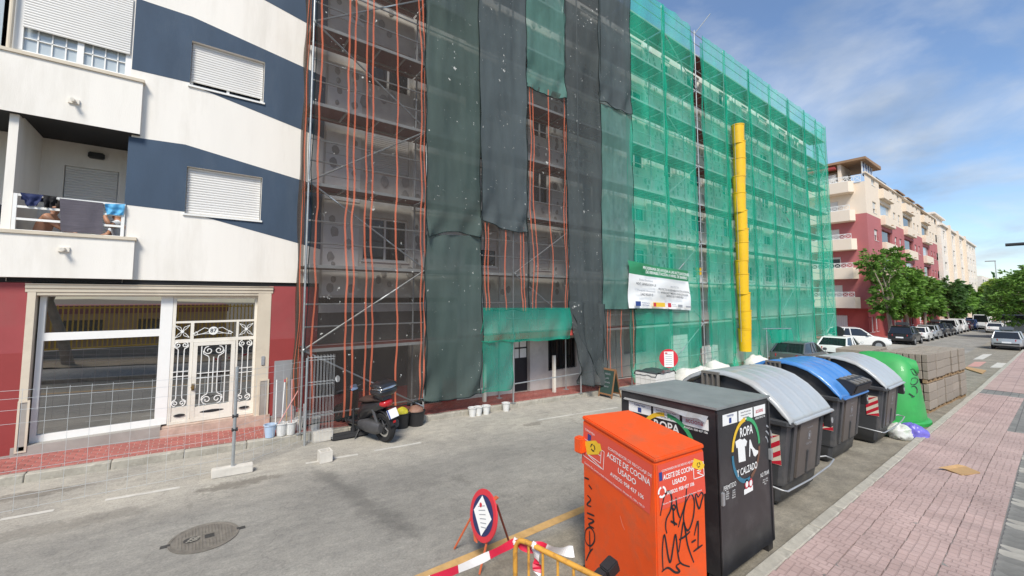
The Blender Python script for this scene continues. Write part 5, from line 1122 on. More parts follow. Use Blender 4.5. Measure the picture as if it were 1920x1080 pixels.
# ------------------------------------------------------------------ green glass bank
mat('igloo_green', (.035, .33, .075), .52, var=.12, scale=1.4, bump=.04, bscale=15, dirt=(.03, .20, .06), dirt_amt=.5, dscale=2, coat=.1)
ig = thing('bottle_bank', 'bright green bell shaped glass bank with black graffiti', 'recycling bin', (16.75, 3.22, gz(16.75)))
gb_ = gz(16.75)
def ir_(z, rx, ry, cy=0, e=2.0, n=40):
    o_ = []
    for i in range(n):
        t = 2*math.pi*i/n; c, s = math.cos(t), math.sin(t); k = (abs(c)**e+abs(s)**e)**(-1/e); o_.append((16.75+rx*c*k, 3.22+cy+ry*s*k, gb_+z))
    return o_
m = MB(); m.loft([ir_(.01,.92,.92), ir_(.02,.96,.96), ir_(.10,.96,.96), ir_(.13,.93,.93), ir_(.14,.86,.86)]); part(m, 'skirt', MATS['igloo_green'], ig, smooth=40)
m = MB(); m.loft([ir_(.14,.85,.86,0,2.4), ir_(.5,.79,.82,0,2.8), ir_(.9,.72,.77,0,3.2), ir_(1.25,.62,.72,0,3.6), ir_(1.5,.52,.68,.0,3.8), ir_(1.68,.42,.64,.02,3.6), ir_(1.82,.32,.57,.05,3.2), ir_(1.92,.20,.46,.08,2.6), ir_(1.965,.08,.25,.1,2), ir_(1.97,.02,.08,.1,2)]); part(m, 'shell', MATS['igloo_green'], ig, smooth=50)
m = MB(); c0 = Vector((16.86, 2.64, gb_+1.58)); dv = Vector((.30,-.92,.12)).normalized(); m.tube(c0-dv*.2, c0+dv*.13, .36, 24, r2=.19, cap=False); m.tube(c0+dv*.13, c0+dv*.02, .155, 24, cap=False); m.loft([[tuple(c0+dv*.13+(dv.orthogonal().normalized()*math.cos(t*math.pi/12)+dv.cross(dv.orthogonal().normalized())*math.sin(t*math.pi/12))*r_) for t in range(24)] for r_ in (.19, .155)], cap=False); part(m, 'porthole', MATS['igloo_green'], ig, smooth=40)
m = MB(); m.tube(c0+dv*.02, c0+dv*.03, .155, 24); part(m, 'hole', MATS['ink_black'], ig)
def ig_pt(px, py, X=None):
    """point of the shell seen at a pixel: cast onto a cone approximating the near side"""
    r = ray(px, py); best = None
    for i in range(400):
        t = .0001*(i+1)*.4*(1)
        p = CAM+r*(.012+i*.00003)
        z = p.z-gb_
        if .14 < z < 1.97:
            rx = ry = .5
            pr = [(.14,.86,.87),(.5,.80,.83),(.9,.73,.78),(1.25,.63,.73),(1.5,.53,.69),(1.68,.43,.65),(1.82,.33,.58),(1.97,.06,.2)]
            for (a, b, c), (a2, b2, c2) in zip(pr, pr[1:]):
                if a <= z <= a2: f = (z-a)/(a2-a); rx = b+(b2-b)*f+.015; ry = c+(c2-c)*f+.015; break
            if abs((p.x-16.75)/rx)**3.2+abs((p.y-3.22)/ry)**3.2 < 1: return p
    return None
gm_ = MB()
for stq in [[(250,285),(285,275),(310,310),(330,335),(290,330),(262,290)],[(225,275),(235,285)],[(270,370),(310,365),(330,390),(310,425),(270,435),(255,410),(270,372)],[(265,455),(300,450),(322,480),(322,520)],[(270,555),(300,550)],[(240,520),(290,555)]]:
    ps = [ig_pt(1660+x/5.4, 641+y/5.4) for x, y in stq]
    if all(p is not None for p in ps): ribbon(gm_, smooth_pts(ps), (-.8,-.6,.25), .028)
if gm_.v: o = part(gm_, 'graffiti', MATS['ink_black'], ig); o['kind'] = 'stuff'
for px0, px1, py0, py1, mm_ in ((1729,1739,698,720,'ink_yellow'), (1737,1749,772,790,'ink_yellow')):
    ps = [ig_pt(px0,py1), ig_pt(px1,py1), ig_pt(px1-1,py0), ig_pt(px0-1,py0)]
    if all(p is not None for p in ps): q = MB(); q.poly([p+Vector((.0,-.025,.01)) for p in ps]); part(q, 'label', MATS[mm_], ig)
# ------------------------------------------------------------------ pallets of new kerb stones
mat('new_kerb', (.28, .235, .19), .85, var=.10, scale=5, bump=.2, bscale=70, rnd=.10)
mat('pallet_wood', (.30, .20, .11), .8, var=.25, scale=6)
kst = shared_box('kerb_stone', .97, .130, .252, MATS['new_kerb'], .008); pw = MB()
for y in (-.5, -.25, 0, .25, .5): pw.box(-.5, .5, y-.045, y+.045, .09, .11)
for y in (-.5, 0, .5): pw.box(-.5, .5, y-.05, y+.05, 0, .02); pw.box(-.5,-.4,y-.05,y+.05,.02,.09); pw.box(-.05,.05,y-.05,y+.05,.02,.09); pw.box(.4,.5,y-.05,y+.05,.02,.09)
pwm = pw.mesh('pallet', MATS['pallet_wood'])
def stone_pallet(X, Y, z, rz, label, missing=0):
    t = thing('kerb_stone_pallet', label, 'pallet', (X, Y, z), rz, group='pallets of new kerb stones')
    t.rotation_euler = (0, .024 if rz == 0 else 0, rz if rz else -.06+random.uniform(-.02,.02))
    put(pwm, 'pallet', t, (0,0,0))
    for l in range(3):
        for j in range(8):
            if l == 2 and j < missing: continue
            put(kst, 'kerb_stone', t, (random.uniform(-.015,.015), -.525+.15*j+random.uniform(-.002,.002), .112+.265*(l+1)), (0,0,random.uniform(-.006,.006)))
    return t
nth = ['nearest', 'second', 'third', 'fourth', 'farthest']
for i in range(5):
    X = 19.28+1.09*i; Yc = 3.12-.062*(X-19.25)
    for tier in range(2):
        stone_pallet(X+random.uniform(-.03,.03), Yc+random.uniform(-.03,.03), gz(X)+tier*.935, 0, '%s kerb stone pallet of the %s row beside the pavement' % (nth[i], ('lower', 'upper')[tier]))
for i in range(2):
    X = 19.3+1.25*i
    for tier in range(2): stone_pallet(X, 4.42, gz(X)+tier*.935, R(90), '%s kerb stone pallet of the %s row on the road side' % (('near', 'rear')[i], ('lower', 'upper')[tier]))
# ------------------------------------------------------------------ loose rubbish
mat('bag_purple', (.16, .14, .52), .35, var=.15, scale=5, bump=.5, bscale=9); mat('bag_white', (.62, .63, .60), .35, var=.1, scale=5, bump=.5, bscale=9, dirt=(.15, .35, .12), dirt_amt=.7, dscale=5)
mat('cardboard', (.42, .26, .12), .85, var=.12, scale=5, bump=.1, bscale=30)
def lump(mb, c, sx_, sy_, sz_, seed, n=20, mi=0, fl=.0):
    rings = []
    for i in range(n//2+1):
        ph = math.pi*i/(n//2); rg = []
        for j in range(n):
            t = 2*math.pi*j/n; d = Vector((math.sin(ph)*math.cos(t), math.sin(ph)*math.sin(t), -math.cos(ph))); k = 1+.25*noise.noise(d*1.7+Vector((seed,0,0)))+.22*abs(noise.noise(d*4+Vector((0,seed,0))))+.10*abs(noise.noise(d*9+Vector((0,0,seed))))
            z = d.z*sz_*k; rg.append((c[0]+d.x*sx_*k, c[1]+d.y*sy_*k, c[2]+max(z, -sz_*.72)+sz_*.72))
        rings.append(rg)
    mb.loft(rings, cap=False, mi=mi)
bgp = G(1700, 824); tb = thing('rubbish_bag', 'knotted purple and white plastic rubbish bag by the kerb', 'bag', (bgp.x, bgp.y, gz(bgp.x)))
m = MB(); lump(m, (bgp.x-.05, bgp.y+.12, gz(bgp.x)), .25, .24, .20, 3, 40); part(m, 'white_bag', MATS['bag_white'], tb, smooth=60)
m = MB(); lump(m, (bgp.x+.16, bgp.y-.10, gz(bgp.x)), .25, .25, .21, 8, 40); part(m, 'purple_bag', MATS['bag_purple'], tb, smooth=60)
cp = [G(x, y, .13) for x, y in ((1776,882),(1803,892),(1838,887),(1812,876))]
m = MB(); m.prism([(q.x, q.y, RS(q.x)+.006) for q in cp], (0,0,.02)); a, b = cp[0], cp[3]; m.prism([(a.x,a.y,RS(a.x)+.026),(b.x,b.y,RS(b.x)+.026),(b.x-.12,b.y+.10,RS(b.x)+.06),(a.x-.12,a.y+.1,RS(a.x)+.06)], (0,0,.004)); solo(m, 'cardboard_sheet', MATS['cardboard'], 'flattened brown cardboard box lying on the pink pavement', 'cardboard', (cp[0].x, cp[0].y, RS(cp[0].x)))
cq = [G(*q) for q in ((1809,692),(1812,689),(1849,696),(1841,702))]; m = MB(); m.prism([(q.x, q.y, gz(q.x)+.004) for q in cq], (0,0,.05)); solo(m, 'cardboard_sheet', MATS['cardboard'], 'orange brown board lying in the road past the kerb stones', 'board', (cq[0].x, cq[0].y, gz(cq[0].x)))
# ------------------------------------------------------------------ red and cream apartment block past the side street
mat('far_pink', (.42, .135, .14), .85, var=.07, scale=.5); mat('far_red', (.36, .072, .065), .85, var=.08, scale=.5); mat('far_cream', (.75, .64, .52), .85, var=.06, scale=.4, dirt=(.6, .46, .33), dirt_amt=.4, dscale=.4)
mat('far_cream2', (.76, .69, .61), .85, var=.06, scale=.4); mat('roof_brown', (.30, .18, .10), .8, var=.1); mat('awning_red', (.35, .05, .05), .8, var=.05)
glass_mat('blue_glass', (.05, .14, .30), .1, .3)
CX, CYf = 56.2, 11.4
def bay_window(parent, fr, u0, u1, z0, z1, closed): window(parent, fr, u0, u1, z0, z1, d=-.15, closed=closed, gm='dark_glass', mull=1 if u1-u0 > 1 else 0, t=.07, sill=True)
PB = thing('apartment_block', 'pink and cream apartment block on the far corner behind trees', 'building', (CX+20, CYf+5, gz(60)))
FF = Fr((CX, CYf, 0), (1,0,0), (0,-1,0)); FE = Fr((CX, CYf, 0), (0,1,0), (-1,0,0)); fh = 3.08
gF = -1.55; z1f = 2.15; fls = [z1f+fh*k for k in range(5)]; PT_ = z1f+fh*3+.55; TP = 16.25; LN = 44.0; EW = 11.0
def xw(px): return PY(px, 558, CYf).x-CX
hol = []; lgs = []
for a, b in ((1661,1682), (1703,1721), (1737,1750)):
    u0, u1 = xw(a), xw(b)
    for z in fls: lgs.append((u0, u0+(u1-u0)*.9, z+.02, z+2.5))
wn_ = []
for a, b in ((1647,1654), (1685,1689.5), (1694,1698), (1722,1725.5), (1729,1732), (1752,1754.5), (1757,1759.5), (1762,1764.5), (1767,1769.5)):
    u0, u1 = xw(a), xw(b)
    for z in fls: wn_.append((u0, u1, z+.95, z+2.2))
gwn = [(xw(a), xw(b), gF+.9, gF+2.5) for a, b in ((1633.5+2,1636.5+2), (1640,1645), (1648,1652), (1681,1686), (1694,1700), (1712,1716), (1728,1733))]+[(xw(1700.5)+.2, xw(1704), gF, gF+2.6)]
m = MB(); hwall(m, FF, 0, LN, z1f-.35, PT_, [h for h in lgs+wn_ if h[3] < PT_], .25); 
def split(hs, a, b): return [(u0, u1, max(z0, a), min(z1, b)) for u0, u1, z0, z1 in hs if z1 > a and z0 < b]
m = MB(); hwall(m, FF, 0, LN, z1f-.3, PT_, split(lgs+wn_, z1f-.3, PT_), .22); 
ew = [(2.4, 4.6, z+.05, z+2.2) for z in fls]
hwall(m, FE, 0, EW, z1f-.3, PT_, split(ew, z1f-.3, PT_), .22); part(m, 'pink_wall', MATS['far_pink'], PB)
m = MB(); hwall(m, FF, 0, LN, PT_, TP, split(lgs+wn_, PT_, TP), .22); hwall(m, FE, 0, EW, PT_, TP-.9, split(ew, PT_, TP-.9), .22); m.quad(FF.P(0,0,TP-.9), FF.P(LN,0,TP-.9), FF.P(LN,-11,TP-.9), FF.P(0,-11,TP-.9)); m.quad(FF.P(LN,0,-3), FF.P(LN,-11,-3), FF.P(LN,-11,TP), FF.P(LN,0,TP)); part(m, 'cream_wall', MATS['far_cream'], PB)
m = MB(); hwall(m, FF, -.0, LN, gF-1.2, z1f-.3, gwn, .22, d=-.35); hwall(m, FE, .35, EW, gF-1.2, z1f-.3, [(2.2, 4.6, gF+1.0, gF+2.6)], .22, d=-.35); m.quad(FF.P(0,-.4,z1f-.301), FF.P(LN,-.4,z1f-.301), FF.P(LN,0,z1f-.301), FF.P(0,0,z1f-.301)); m.quad(FE.P(0,-.4,z1f-.302), FE.P(EW,-.4,z1f-.302), FE.P(EW,0,z1f-.302), FE.P(0,0,z1f-.302)); part(m, 'ground_floor_wall', MATS['far_red'], PB)
for i, h in enumerate(wn_): bay_window(PB, FF, *h, (.0, .5, .9, .3, .6)[i*3 % 5])
for i, h in enumerate(gwn):
    fr_ = Fr(FF.P(0,-.35,0), FF.U, FF.N); bay_window(PB, fr_, *h, (.9, .0)[i % 2])
fr_ = Fr(FE.P(0,-.35,0), FE.U, FE.N); gwi = window(PB, fr_, 2.2, 4.6, gF+1.0, gF+2.6, d=-.1, closed=.97, mull=1)
for i in range(13): c = 2.2+2.4*(i+.5)/13; q = MB(); fr_.box(q, c-.018, c+.018, .02, .05, gF+.95, gF+2.65); part(q, 'window_bar', MATS['white_paint'], gwi)
def rail(fr, u0, u1, d, z0, z1, parent, n):
    q = MB(); fr.box(q, u0, u1, d-.05, d, z1-.06, z1); fr.box(q, u0, u1, d-.05, d, z0, z0+.05); o = part(q, 'railing', MATS['white_paint'], parent)
    for i in range(n):
        a = u0+(u1-u0)*i/n; b = u0+(u1-u0)*(i+1)/n; q = MB()
        q.tube(fr.P(a, d-.025, z0+.05), fr.P(b, d-.025, z1-.06), .022, 4); q.tube(fr.P(b, d-.025, z0+.05), fr.P(a, d-.025, z1-.06), .022, 4); q.tube(fr.P(a, d-.025, z0), fr.P(a, d-.025, z1), .022, 4); part(q, 'lattice', MATS['white_paint'], o)
for k, h in enumerate(lgs):                                     # street side balconies
    b = MB(); pr_ = .42; FF.box(b, h[0]-.1, h[1]+.1, -.2, pr_, h[2]-.18, h[2]+.95); o = part(b, 'balcony', MATS['far_cream'], PB, bevel=.05)
    q = MB(); FF.box(q, h[0], h[1], -.21, -.205, h[2], h[3]); part(q, 'loggia_glass', MATS['dark_glass' if k % 3 else 'bright_glass'], o)
    q = MB(); q.tube(FF.P((h[0]+h[1])/2, pr_, h[2]+.02), FF.P((h[0]+h[1])/2, pr_+.22, h[2]), .05, 6); part(q, 'drain_spout', MATS['roof_brown'], o)
for k, z in enumerate(fls):                                     # end wall balconies with lattice railings
    b = MB(); u0, u1 = .75, 7.6; pr_ = 1.35
    b.loft([[FE.P(u0+.25,-.05,zz), FE.P(u0, pr_-.5, zz), FE.P(u0+.35, pr_, zz), FE.P(u1-.3, pr_, zz), FE.P(u1, pr_-.4, zz), FE.P(u1,-.05,zz)] for zz in (z-.25, z-.2, z+.88, z+.9)]); o = part(b, 'balcony', MATS['far_cream'], PB)
    rail(FE, u0+.35, u1-.3, pr_-.05, z+.91, z+1.45, o, 12)
    dw = window(PB, FE, *ew[k], d=-.12, closed=(.95, .1, .9, .8, .6)[k], t=.1, sill=False, name='balcony_door')
# roof terrace: brown canopy, awning, glazed corner, parapet rail
q = MB(); q.hexa([FE.P(-.3,.6,TP+1.35), FE.P(-.3,-6,TP+1.35), FE.P(9,-6,TP+1.35), FE.P(9,.6,TP+1.35), FE.P(-.3,.6,TP+1.6), FE.P(-.3,-6,TP+1.75), FE.P(9,-6,TP+1.75), FE.P(9,.6,TP+1.6)]); part(q, 'terrace_roof', MATS['roof_brown'], PB)
q = MB(); FE.box(q, 2.2, 9, -3.4, -3.0, TP-1, TP+1.35); FE.box(q, 1.9, 2.2, -3.4, .2, TP-1, TP+1.35); part(q, 'terrace_wall', MATS['far_cream'], PB)
q = MB(); FE.box(q, 2.3, 8.5, .1, .9, TP+.85, TP+1.05); part(q, 'awning', MATS['awning_red'], PB)
rail(FE, .3, 8.5, .1, TP-.85, TP-.15, PB, 14)
for i in range(5): q = MB(); FF.box(q, .2+i*1.0, .3+i*1.0, -.25, -.15, TP-.2, TP+1.35); part(q, 'glazing_post', MATS['pvc_white'], PB)
q = MB(); FF.box(q, .25, 4.2, -.21, -.19, TP-.2, TP+1.35); part(q, 'terrace_glass', MATS['blue_glass'], PB)
for u in (14, 20.5, 27): q = MB(); q.hexa([FF.P(u,.3,TP+.2), FF.P(u+4.5,.3,TP+.2), FF.P(u+4.5,-4,TP+1.3), FF.P(u,-4,TP+1.3), FF.P(u,.3,TP+.35), FF.P(u+4.5,.3,TP+.35), FF.P(u+4.5,-4,TP+1.5), FF.P(u,-4,TP+1.5)]); part(q, 'pergola_roof', MATS['roof_brown'], PB)
q = MB(); FF.box(q, -.1, LN, -.1, .15, TP-.02, TP+.12); part(q, 'cornice', MATS['far_cream'], PB)
# ------------------------------------------------------------------ pale apartment block further on
PC = thing('apartment_block', 'pale beige apartment block at the far end of the street', 'building', (125, 15, gz(125)))
FG = Fr((100.5, 10.9, 0), (1,0,0), (0,-1,0)); FGE = Fr((100.5, 10.9, 0), (0,1,0), (-1,0,0)); TPc = 15.4; ww = []
for j in range(9):
    for k in range(6): ww.append((2.5+5.4*j, 4.9+5.4*j, -.6+2.75*k, .9+2.75*k))
m = MB(); hwall(m, FG, 0, 52, -4, TPc, ww, .25); hwall(m, FGE, 0, 12, -4, TPc, [(1.2, 3.6, -.6+2.75*k, .9+2.75*k) for k in range(6)], .25); m.quad(FG.P(0,0,TPc), FG.P(52,0,TPc), FG.P(52,-12,TPc), FG.P(0,-12,TPc)); part(m, 'wall', MATS['far_cream2'], PC)
for i, h in enumerate(ww): window(PC, FG, *h, d=-.15, closed=(.0, .5, .2)[i % 3], t=.12, gm='window_glass', sill=False)
for k in range(6): window(PC, FGE, 1.2, 3.6, -.6+2.75*k, .9+2.75*k, d=-.15, closed=0, t=.12, gm='blue_glass', sill=False)
for u in (6.5, 17, 28): q = MB(); FG.box(q, u, u+.9, -.1, .5, -2, TPc+.5); part(q, 'pilaster', MATS['far_cream'], PC)
q = MB(); FG.box(q, 1, 12, -8, -1, TPc, TPc+2.1); FG.box(q, .6, 12.4, -8.4, -.6, TPc+2.1, TPc+2.4); part(q, 'penthouse', MATS['far_cream2'], PC)
q = MB(); FG.box(q, -.2, 52, -.1, .3, TPc-.1, TPc+.25); part(q, 'cornice', MATS['far_cream2'], PC)
PD = thing('apartment_block', 'small distant pale block beyond the street trees', 'building', (190, 13, gz(190))); q = MB(); q.box(172, 215, 11.5, 25, -6, 9); part(q, 'wall', MATS['far_cream2'], PD)
for j in range(6):
    for k in range(4): q = MB(); q.box(174+6.5*j, 177+6.5*j, 11.42, 11.5, -2+2.8*k, -.4+2.8*k); part(q, 'window', MATS['window_glass'], PD)
# ------------------------------------------------------------------ trees
def leaf_mat(name, col):
    m = bpy.data.materials.new(name); t, n, l = nodes(m); b = t.nodes['Principled BSDF']; b.inputs['Roughness'].default_value = .6
    g = n('ShaderNodeNewGeometry'); rp = n('ShaderNodeValToRGB'); e = rp.color_ramp.elements; e[0].color = (*[c*.55 for c in col], 1); e[1].color = (*[min(1, c*1.5) for c in col], 1); l(g.outputs['Random Per Island'], rp.inputs[0]); l(rp.outputs[0], b.inputs['Base Color'])
    b.inputs['Subsurface Weight'].default_value = 0
    tr = n('ShaderNodeBsdfTranslucent'); l(rp.outputs[0], tr.inputs[0]); mx = n('ShaderNodeMixShader'); mx.inputs[0].default_value = .35; o = t.nodes['Material Output']; l(b.outputs[0], mx.inputs[1]); l(tr.outputs[0], mx.inputs[2]); l(mx.outputs[0], o.inputs[0]); MATS[name] = m
leaf_mat('leaf_green', (.12, .24, .035)); leaf_mat('leaf_light', (.24, .34, .05)); leaf_mat('leaf_dark', (.07, .15, .035))
mat('bark', (.30, .25, .19), .9, var=.25, scale=4, bump=.4, bscale=20)
def tree(loc, h, crown, trunk_h, label, leaf='leaf_green', n=5200, size=.30, lean=0, group='street trees', seed=1, name='tree', clumps=26, tr=.17, droop=.35, zs=1.0):
    """crown = list of (dx, dy, dz, r) lobes; feathery fronds sit in clumps through them"""
    crown = [(a*zs, b*zs, c*zs, d*zs) for a, b, c, d in crown]; rnd = random.Random(seed); t = thing(name, label, 'tree', loc, group=group); L0 = Vector(loc)
    tp = L0+Vector((lean, 0, trunk_h)); m = MB(); m.path([L0+Vector((0,0,-.1)), L0.lerp(tp, .5)+Vector((rnd.uniform(-.1,.1),rnd.uniform(-.1,.1),0)), tp], [tr*1.25, tr, tr*.85], 9); part(m, 'trunk', MATS['bark'], t, smooth=60)
    m = MB()
    for c in crown:
        e = L0+Vector(c[:3]); mid_ = tp.lerp(e, .5)+Vector((rnd.uniform(-.3,.3), rnd.uniform(-.3,.3), .25)); m.path([tp-Vector((0,0,.1)), mid_, e], [tr*.6, tr*.38, tr*.12], 6)
        for _ in range(3): d = Vector((rnd.uniform(-1,1), rnd.uniform(-1,1), rnd.uniform(-.4,1))).normalized()*c[3]*.8; m.path([mid_.lerp(e,.6), e+d*.5, e+d], [tr*.25, tr*.15, tr*.05], 4)
    o = part(m, 'limbs', MATS['bark'], t, smooth=60); o['kind'] = 'stuff'
    m = MB(); tot = sum(c[3]**2 for c in crown)
    for c in crown:
        ce = L0+Vector(c[:3]); k = max(6, int(clumps*c[3]**2/tot*len(crown)/1.0/ max(1, len(crown)/6)))
        for _ in range(k):
            d = Vector((rnd.gauss(0,1), rnd.gauss(0,1), rnd.gauss(0,.8))); d.normalize(); pc = ce+d*c[3]*rnd.uniform(.45, 1.0); pc.z = max(pc.z, L0.z+1.8)
            rr = c[3]*rnd.uniform(.17, .30); nl = int(1.05*n/(k*len(crown)))
            for _2 in range(nl):
                q = Vector((rnd.gauss(0,1), rnd.gauss(0,1), rnd.gauss(0,.55))); q *= rr*.62/ max(.6, q.length)*rnd.uniform(.5,1.5); p = pc+q
                out = (p-ce); out.z *= .3; out = out.normalized() if out.length > .01 else Vector((1,0,0))
                a = (out+Vector((rnd.uniform(-.9,.9), rnd.uniform(-.9,.9), rnd.uniform(-droop-.4,.35)))).normalized(); b_ = a.cross(Vector((rnd.uniform(-1,1), rnd.uniform(-1,1), rnd.uniform(-.3,1)))).normalized(); s = size*.72*rnd.uniform(.6,1.35)
                m.quad(p-b_*s*.16, p+a*s*.5-b_*s*.22, p+a*s, p+a*s*.5+b_*s*.22)
    part(m, 'crown', MATS[leaf], t); return t
def at(px, Y, dz=0): p = PY(px, 600, Y); return (p.x, Y, gz(p.x)+.1+dz)
tree(at(1668, 9.9), 8, [(-1.5,.3,7.6,1.5), (-3.2,.5,7.4,1.0), (-.5,-.3,5.2,1.5), (.8,0,6.6,1.5), (-.9,0,3.9,1.2), (.9,-.4,8.2,1.1), (-.7,.2,3.0,.8), (2.0,.3,5.6,1.3)], 3.0, 'feathery green street tree with pale leaning trunk behind the white cars', n=5200, size=.5, lean=-.5, seed=4, clumps=34)
tree(at(1700, 9.9), 9, [(0,0,8.0,1.9), (2.2,0,7.2,1.8), (-1.8,.3,6.2,1.6), (1.0,-.3,5.2,1.7), (-.5,0,4.0,1.4), (3.5,.2,5.8,1.5), (4.2,0,8.3,1.4)], 3.0, 'large feathery street tree beside the pink block entrance', n=8000, size=.6, seed=9, zs=0.8, clumps=46)
tree(at(1735, 9.9), 9, [(0,0,7.0,2.2), (3.0,0,8.2,2.2), (-2.6,.3,5.8,1.8), (2.0,-.3,5.0,2.0), (5.5,.2,6.8,2.0)], 3.0, 'street tree hiding the end of the pink block', n=7000, size=.75, seed=12, zs=0.7, clumps=40)
tree(at(1777, 9.9), 8, [(0,0,5.6,2.4), (3.5,0,7.2,2.6), (-3.0,.3,6.6,2.2), (2.0,-.3,4.2,2.0)], 2.6, 'rounded dark street tree in front of the beige block', n=5000, size=.9, seed=15, zs=0.82, leaf='leaf_dark', clumps=36)
tree(at(1803, 9.9), 8, [(0,0,6.0,2.8), (4.0,0,7.8,3.0), (-3.0,.3,5.2,2.4)], 2.6, 'street tree near the parked vans', n=4200, size=1.1, seed=18, zs=0.66, clumps=34)
tree(at(1827, 10.5), 8, [(0,0,6.4,3.6), (6.0,0,7.2,3.6), (-3.0,.3,5.2,2.4)], 2.6, 'distant dark street tree above the blue van', n=3600, size=1.3, seed=21, zs=0.62, leaf='leaf_dark', clumps=30)
far_t = [(1848, 170, 8.5, 'leaf_green', 'rounded tree at the end of the street left of the lamp post'), (1862, 165, 9.5, 'leaf_light', 'pale yellow green tree behind the tall lamp post'), (1880, 150, 10.0, 'leaf_light', 'light green tree right of the tall lamp post'), (1900, 120, 8.6, 'leaf_dark', 'dark tree behind the black canopy roof'), (1922, 95, 8.6, 'leaf_green', 'tall green tree at the right edge of the picture'), (1940, 75, 8.0, 'leaf_green', 'green tree just past the right edge')]
for i, (px, X, h, lf, lab) in enumerate(far_t):
    p = PX(px, 600, X); s = h/9
    tree((p.x, p.y, gz(X)), h, [(0,0,h*.55,2.6*s), (1.5*s,1.2*s,h*.7,2.5*s), (-1.2*s,-1.4*s,h*.68,2.5*s), (0,1.6*s,h*.45,2.2*s), (.5,-1.8*s,h*.48,2.2*s), (0,0,h*.85,2.0*s)], h*.3, lab, leaf=lf, n=4600, size=.95*X/120, seed=30+i, clumps=40, group='trees at the end of the street')
# dense green backdrop that closes the street
hd = MB(); rnd = random.Random(5)
for i in range(7000):
    X = rnd.uniform(215, 245); Y = rnd.uniform(-75, 48); z = gz(X)+abs(rnd.gauss(0, 4.0))+2.5*math.sin(Y*.21)+3.0; a = Vector((rnd.uniform(-1,1), rnd.uniform(-1,1), rnd.uniform(-1,.3))).normalized(); b_ = a.orthogonal().normalized(); s = 2.0; p = Vector((X, Y, max(z, gz(X)+.3))); hd.quad(p-b_*s*.2, p+a*s*.5-b_*s*.3, p+a*s, p+a*s*.5+b_*s*.3)
o = place('far_wood', hd.mesh('far_wood', MATS['leaf_dark'])); o['kind'] = 'stuff'; tag(o, 'mass of dark trees closing the far end of the street', 'trees')
# ------------------------------------------------------------------ cars
mat('tyre', (.018, .018, .019), .85, var=.2); mat('rim_alloy', (.42, .43, .44), .35, .7, var=.1); mat('tail_red', (.42, .012, .015), .25, var=.1, coat=.5); mat('head_lamp', (.65, .67, .70), .15, var=.05, coat=.5)
mat('plate_white', (.74, .75, .76), .5, var=.02); mat('trim_black', (.02, .02, .022), .6, var=.1)
glass_mat('car_glass', (.012, .014, .017), .03, .25)
def paint(name, col, metal=.0): return mat(name, col, .28, metal, var=.03, scale=1.5, coat=.7)
paint('paint_white', (.74, .74, .72)); paint('paint_black', (.014, .014, .016)); paint('paint_grey', (.115, .12, .125), .3); paint('paint_silver', (.42, .43, .44), .4); paint('paint_blue', (.018, .045, .16)); paint('paint_darkred', (.16, .02, .025)); paint('paint_tan', (.33, .29, .24), .3)
KINDS = {
 # L, W, H, body profile: x, z_low, z_shoulder, width factor ; cabin: bottom/top x at rear and front
 'hatch': (4.05, 1.76, 1.46, [(0,.38,.62,.78),(.06,.30,.86,.90),(.35,.24,.98,.985),(1.2,.22,.97,1),(2.6,.22,.94,1),(3.2,.24,.90,.98),(3.75,.26,.80,.92),(4.0,.32,.66,.80),(4.05,.38,.55,.74)], (.16,.78,2.30,3.16)),
 'suv':   (4.40, 1.84, 1.68, [(0,.45,.70,.80),(.06,.36,.95,.92),(.35,.30,1.10,.985),(1.2,.28,1.08,1),(2.8,.28,1.05,1),(3.4,.30,1.02,.98),(4.05,.32,.92,.92),(4.34,.38,.78,.82),(4.4,.44,.66,.76)], (.14,.52,2.55,3.30)),
 'estate':(4.45, 1.78, 1.52, [(0,.40,.64,.80),(.06,.32,.88,.92),(.35,.26,.98,.985),(1.2,.24,.97,1),(2.9,.24,.94,1),(3.5,.26,.89,.98),(4.1,.28,.80,.92),(4.4,.34,.66,.80),(4.45,.40,.55,.74)], (.12,.42,2.75,3.45)),
 'van':   (4.60, 1.86, 1.92, [(0,.40,.72,.86),(.05,.32,1.02,.95),(.3,.28,1.16,.99),(1.2,.26,1.16,1),(3.1,.26,1.12,1),(3.6,.28,1.06,.98),(4.2,.30,.94,.92),(4.54,.36,.76,.82),(4.6,.42,.62,.76)], (.06,.16,3.05,3.75)),
 'bigvan':(5.30, 2.02, 2.45, [(0,.45,.82,.90),(.05,.36,1.20,.96),(.3,.32,1.32,.99),(1.2,.30,1.32,1),(3.9,.30,1.28,1),(4.3,.32,1.18,.98),(4.9,.34,1.04,.92),(5.24,.40,.82,.82),(5.3,.46,.66,.76)], (.05,.12,3.75,4.45)),
}
CARM = {}
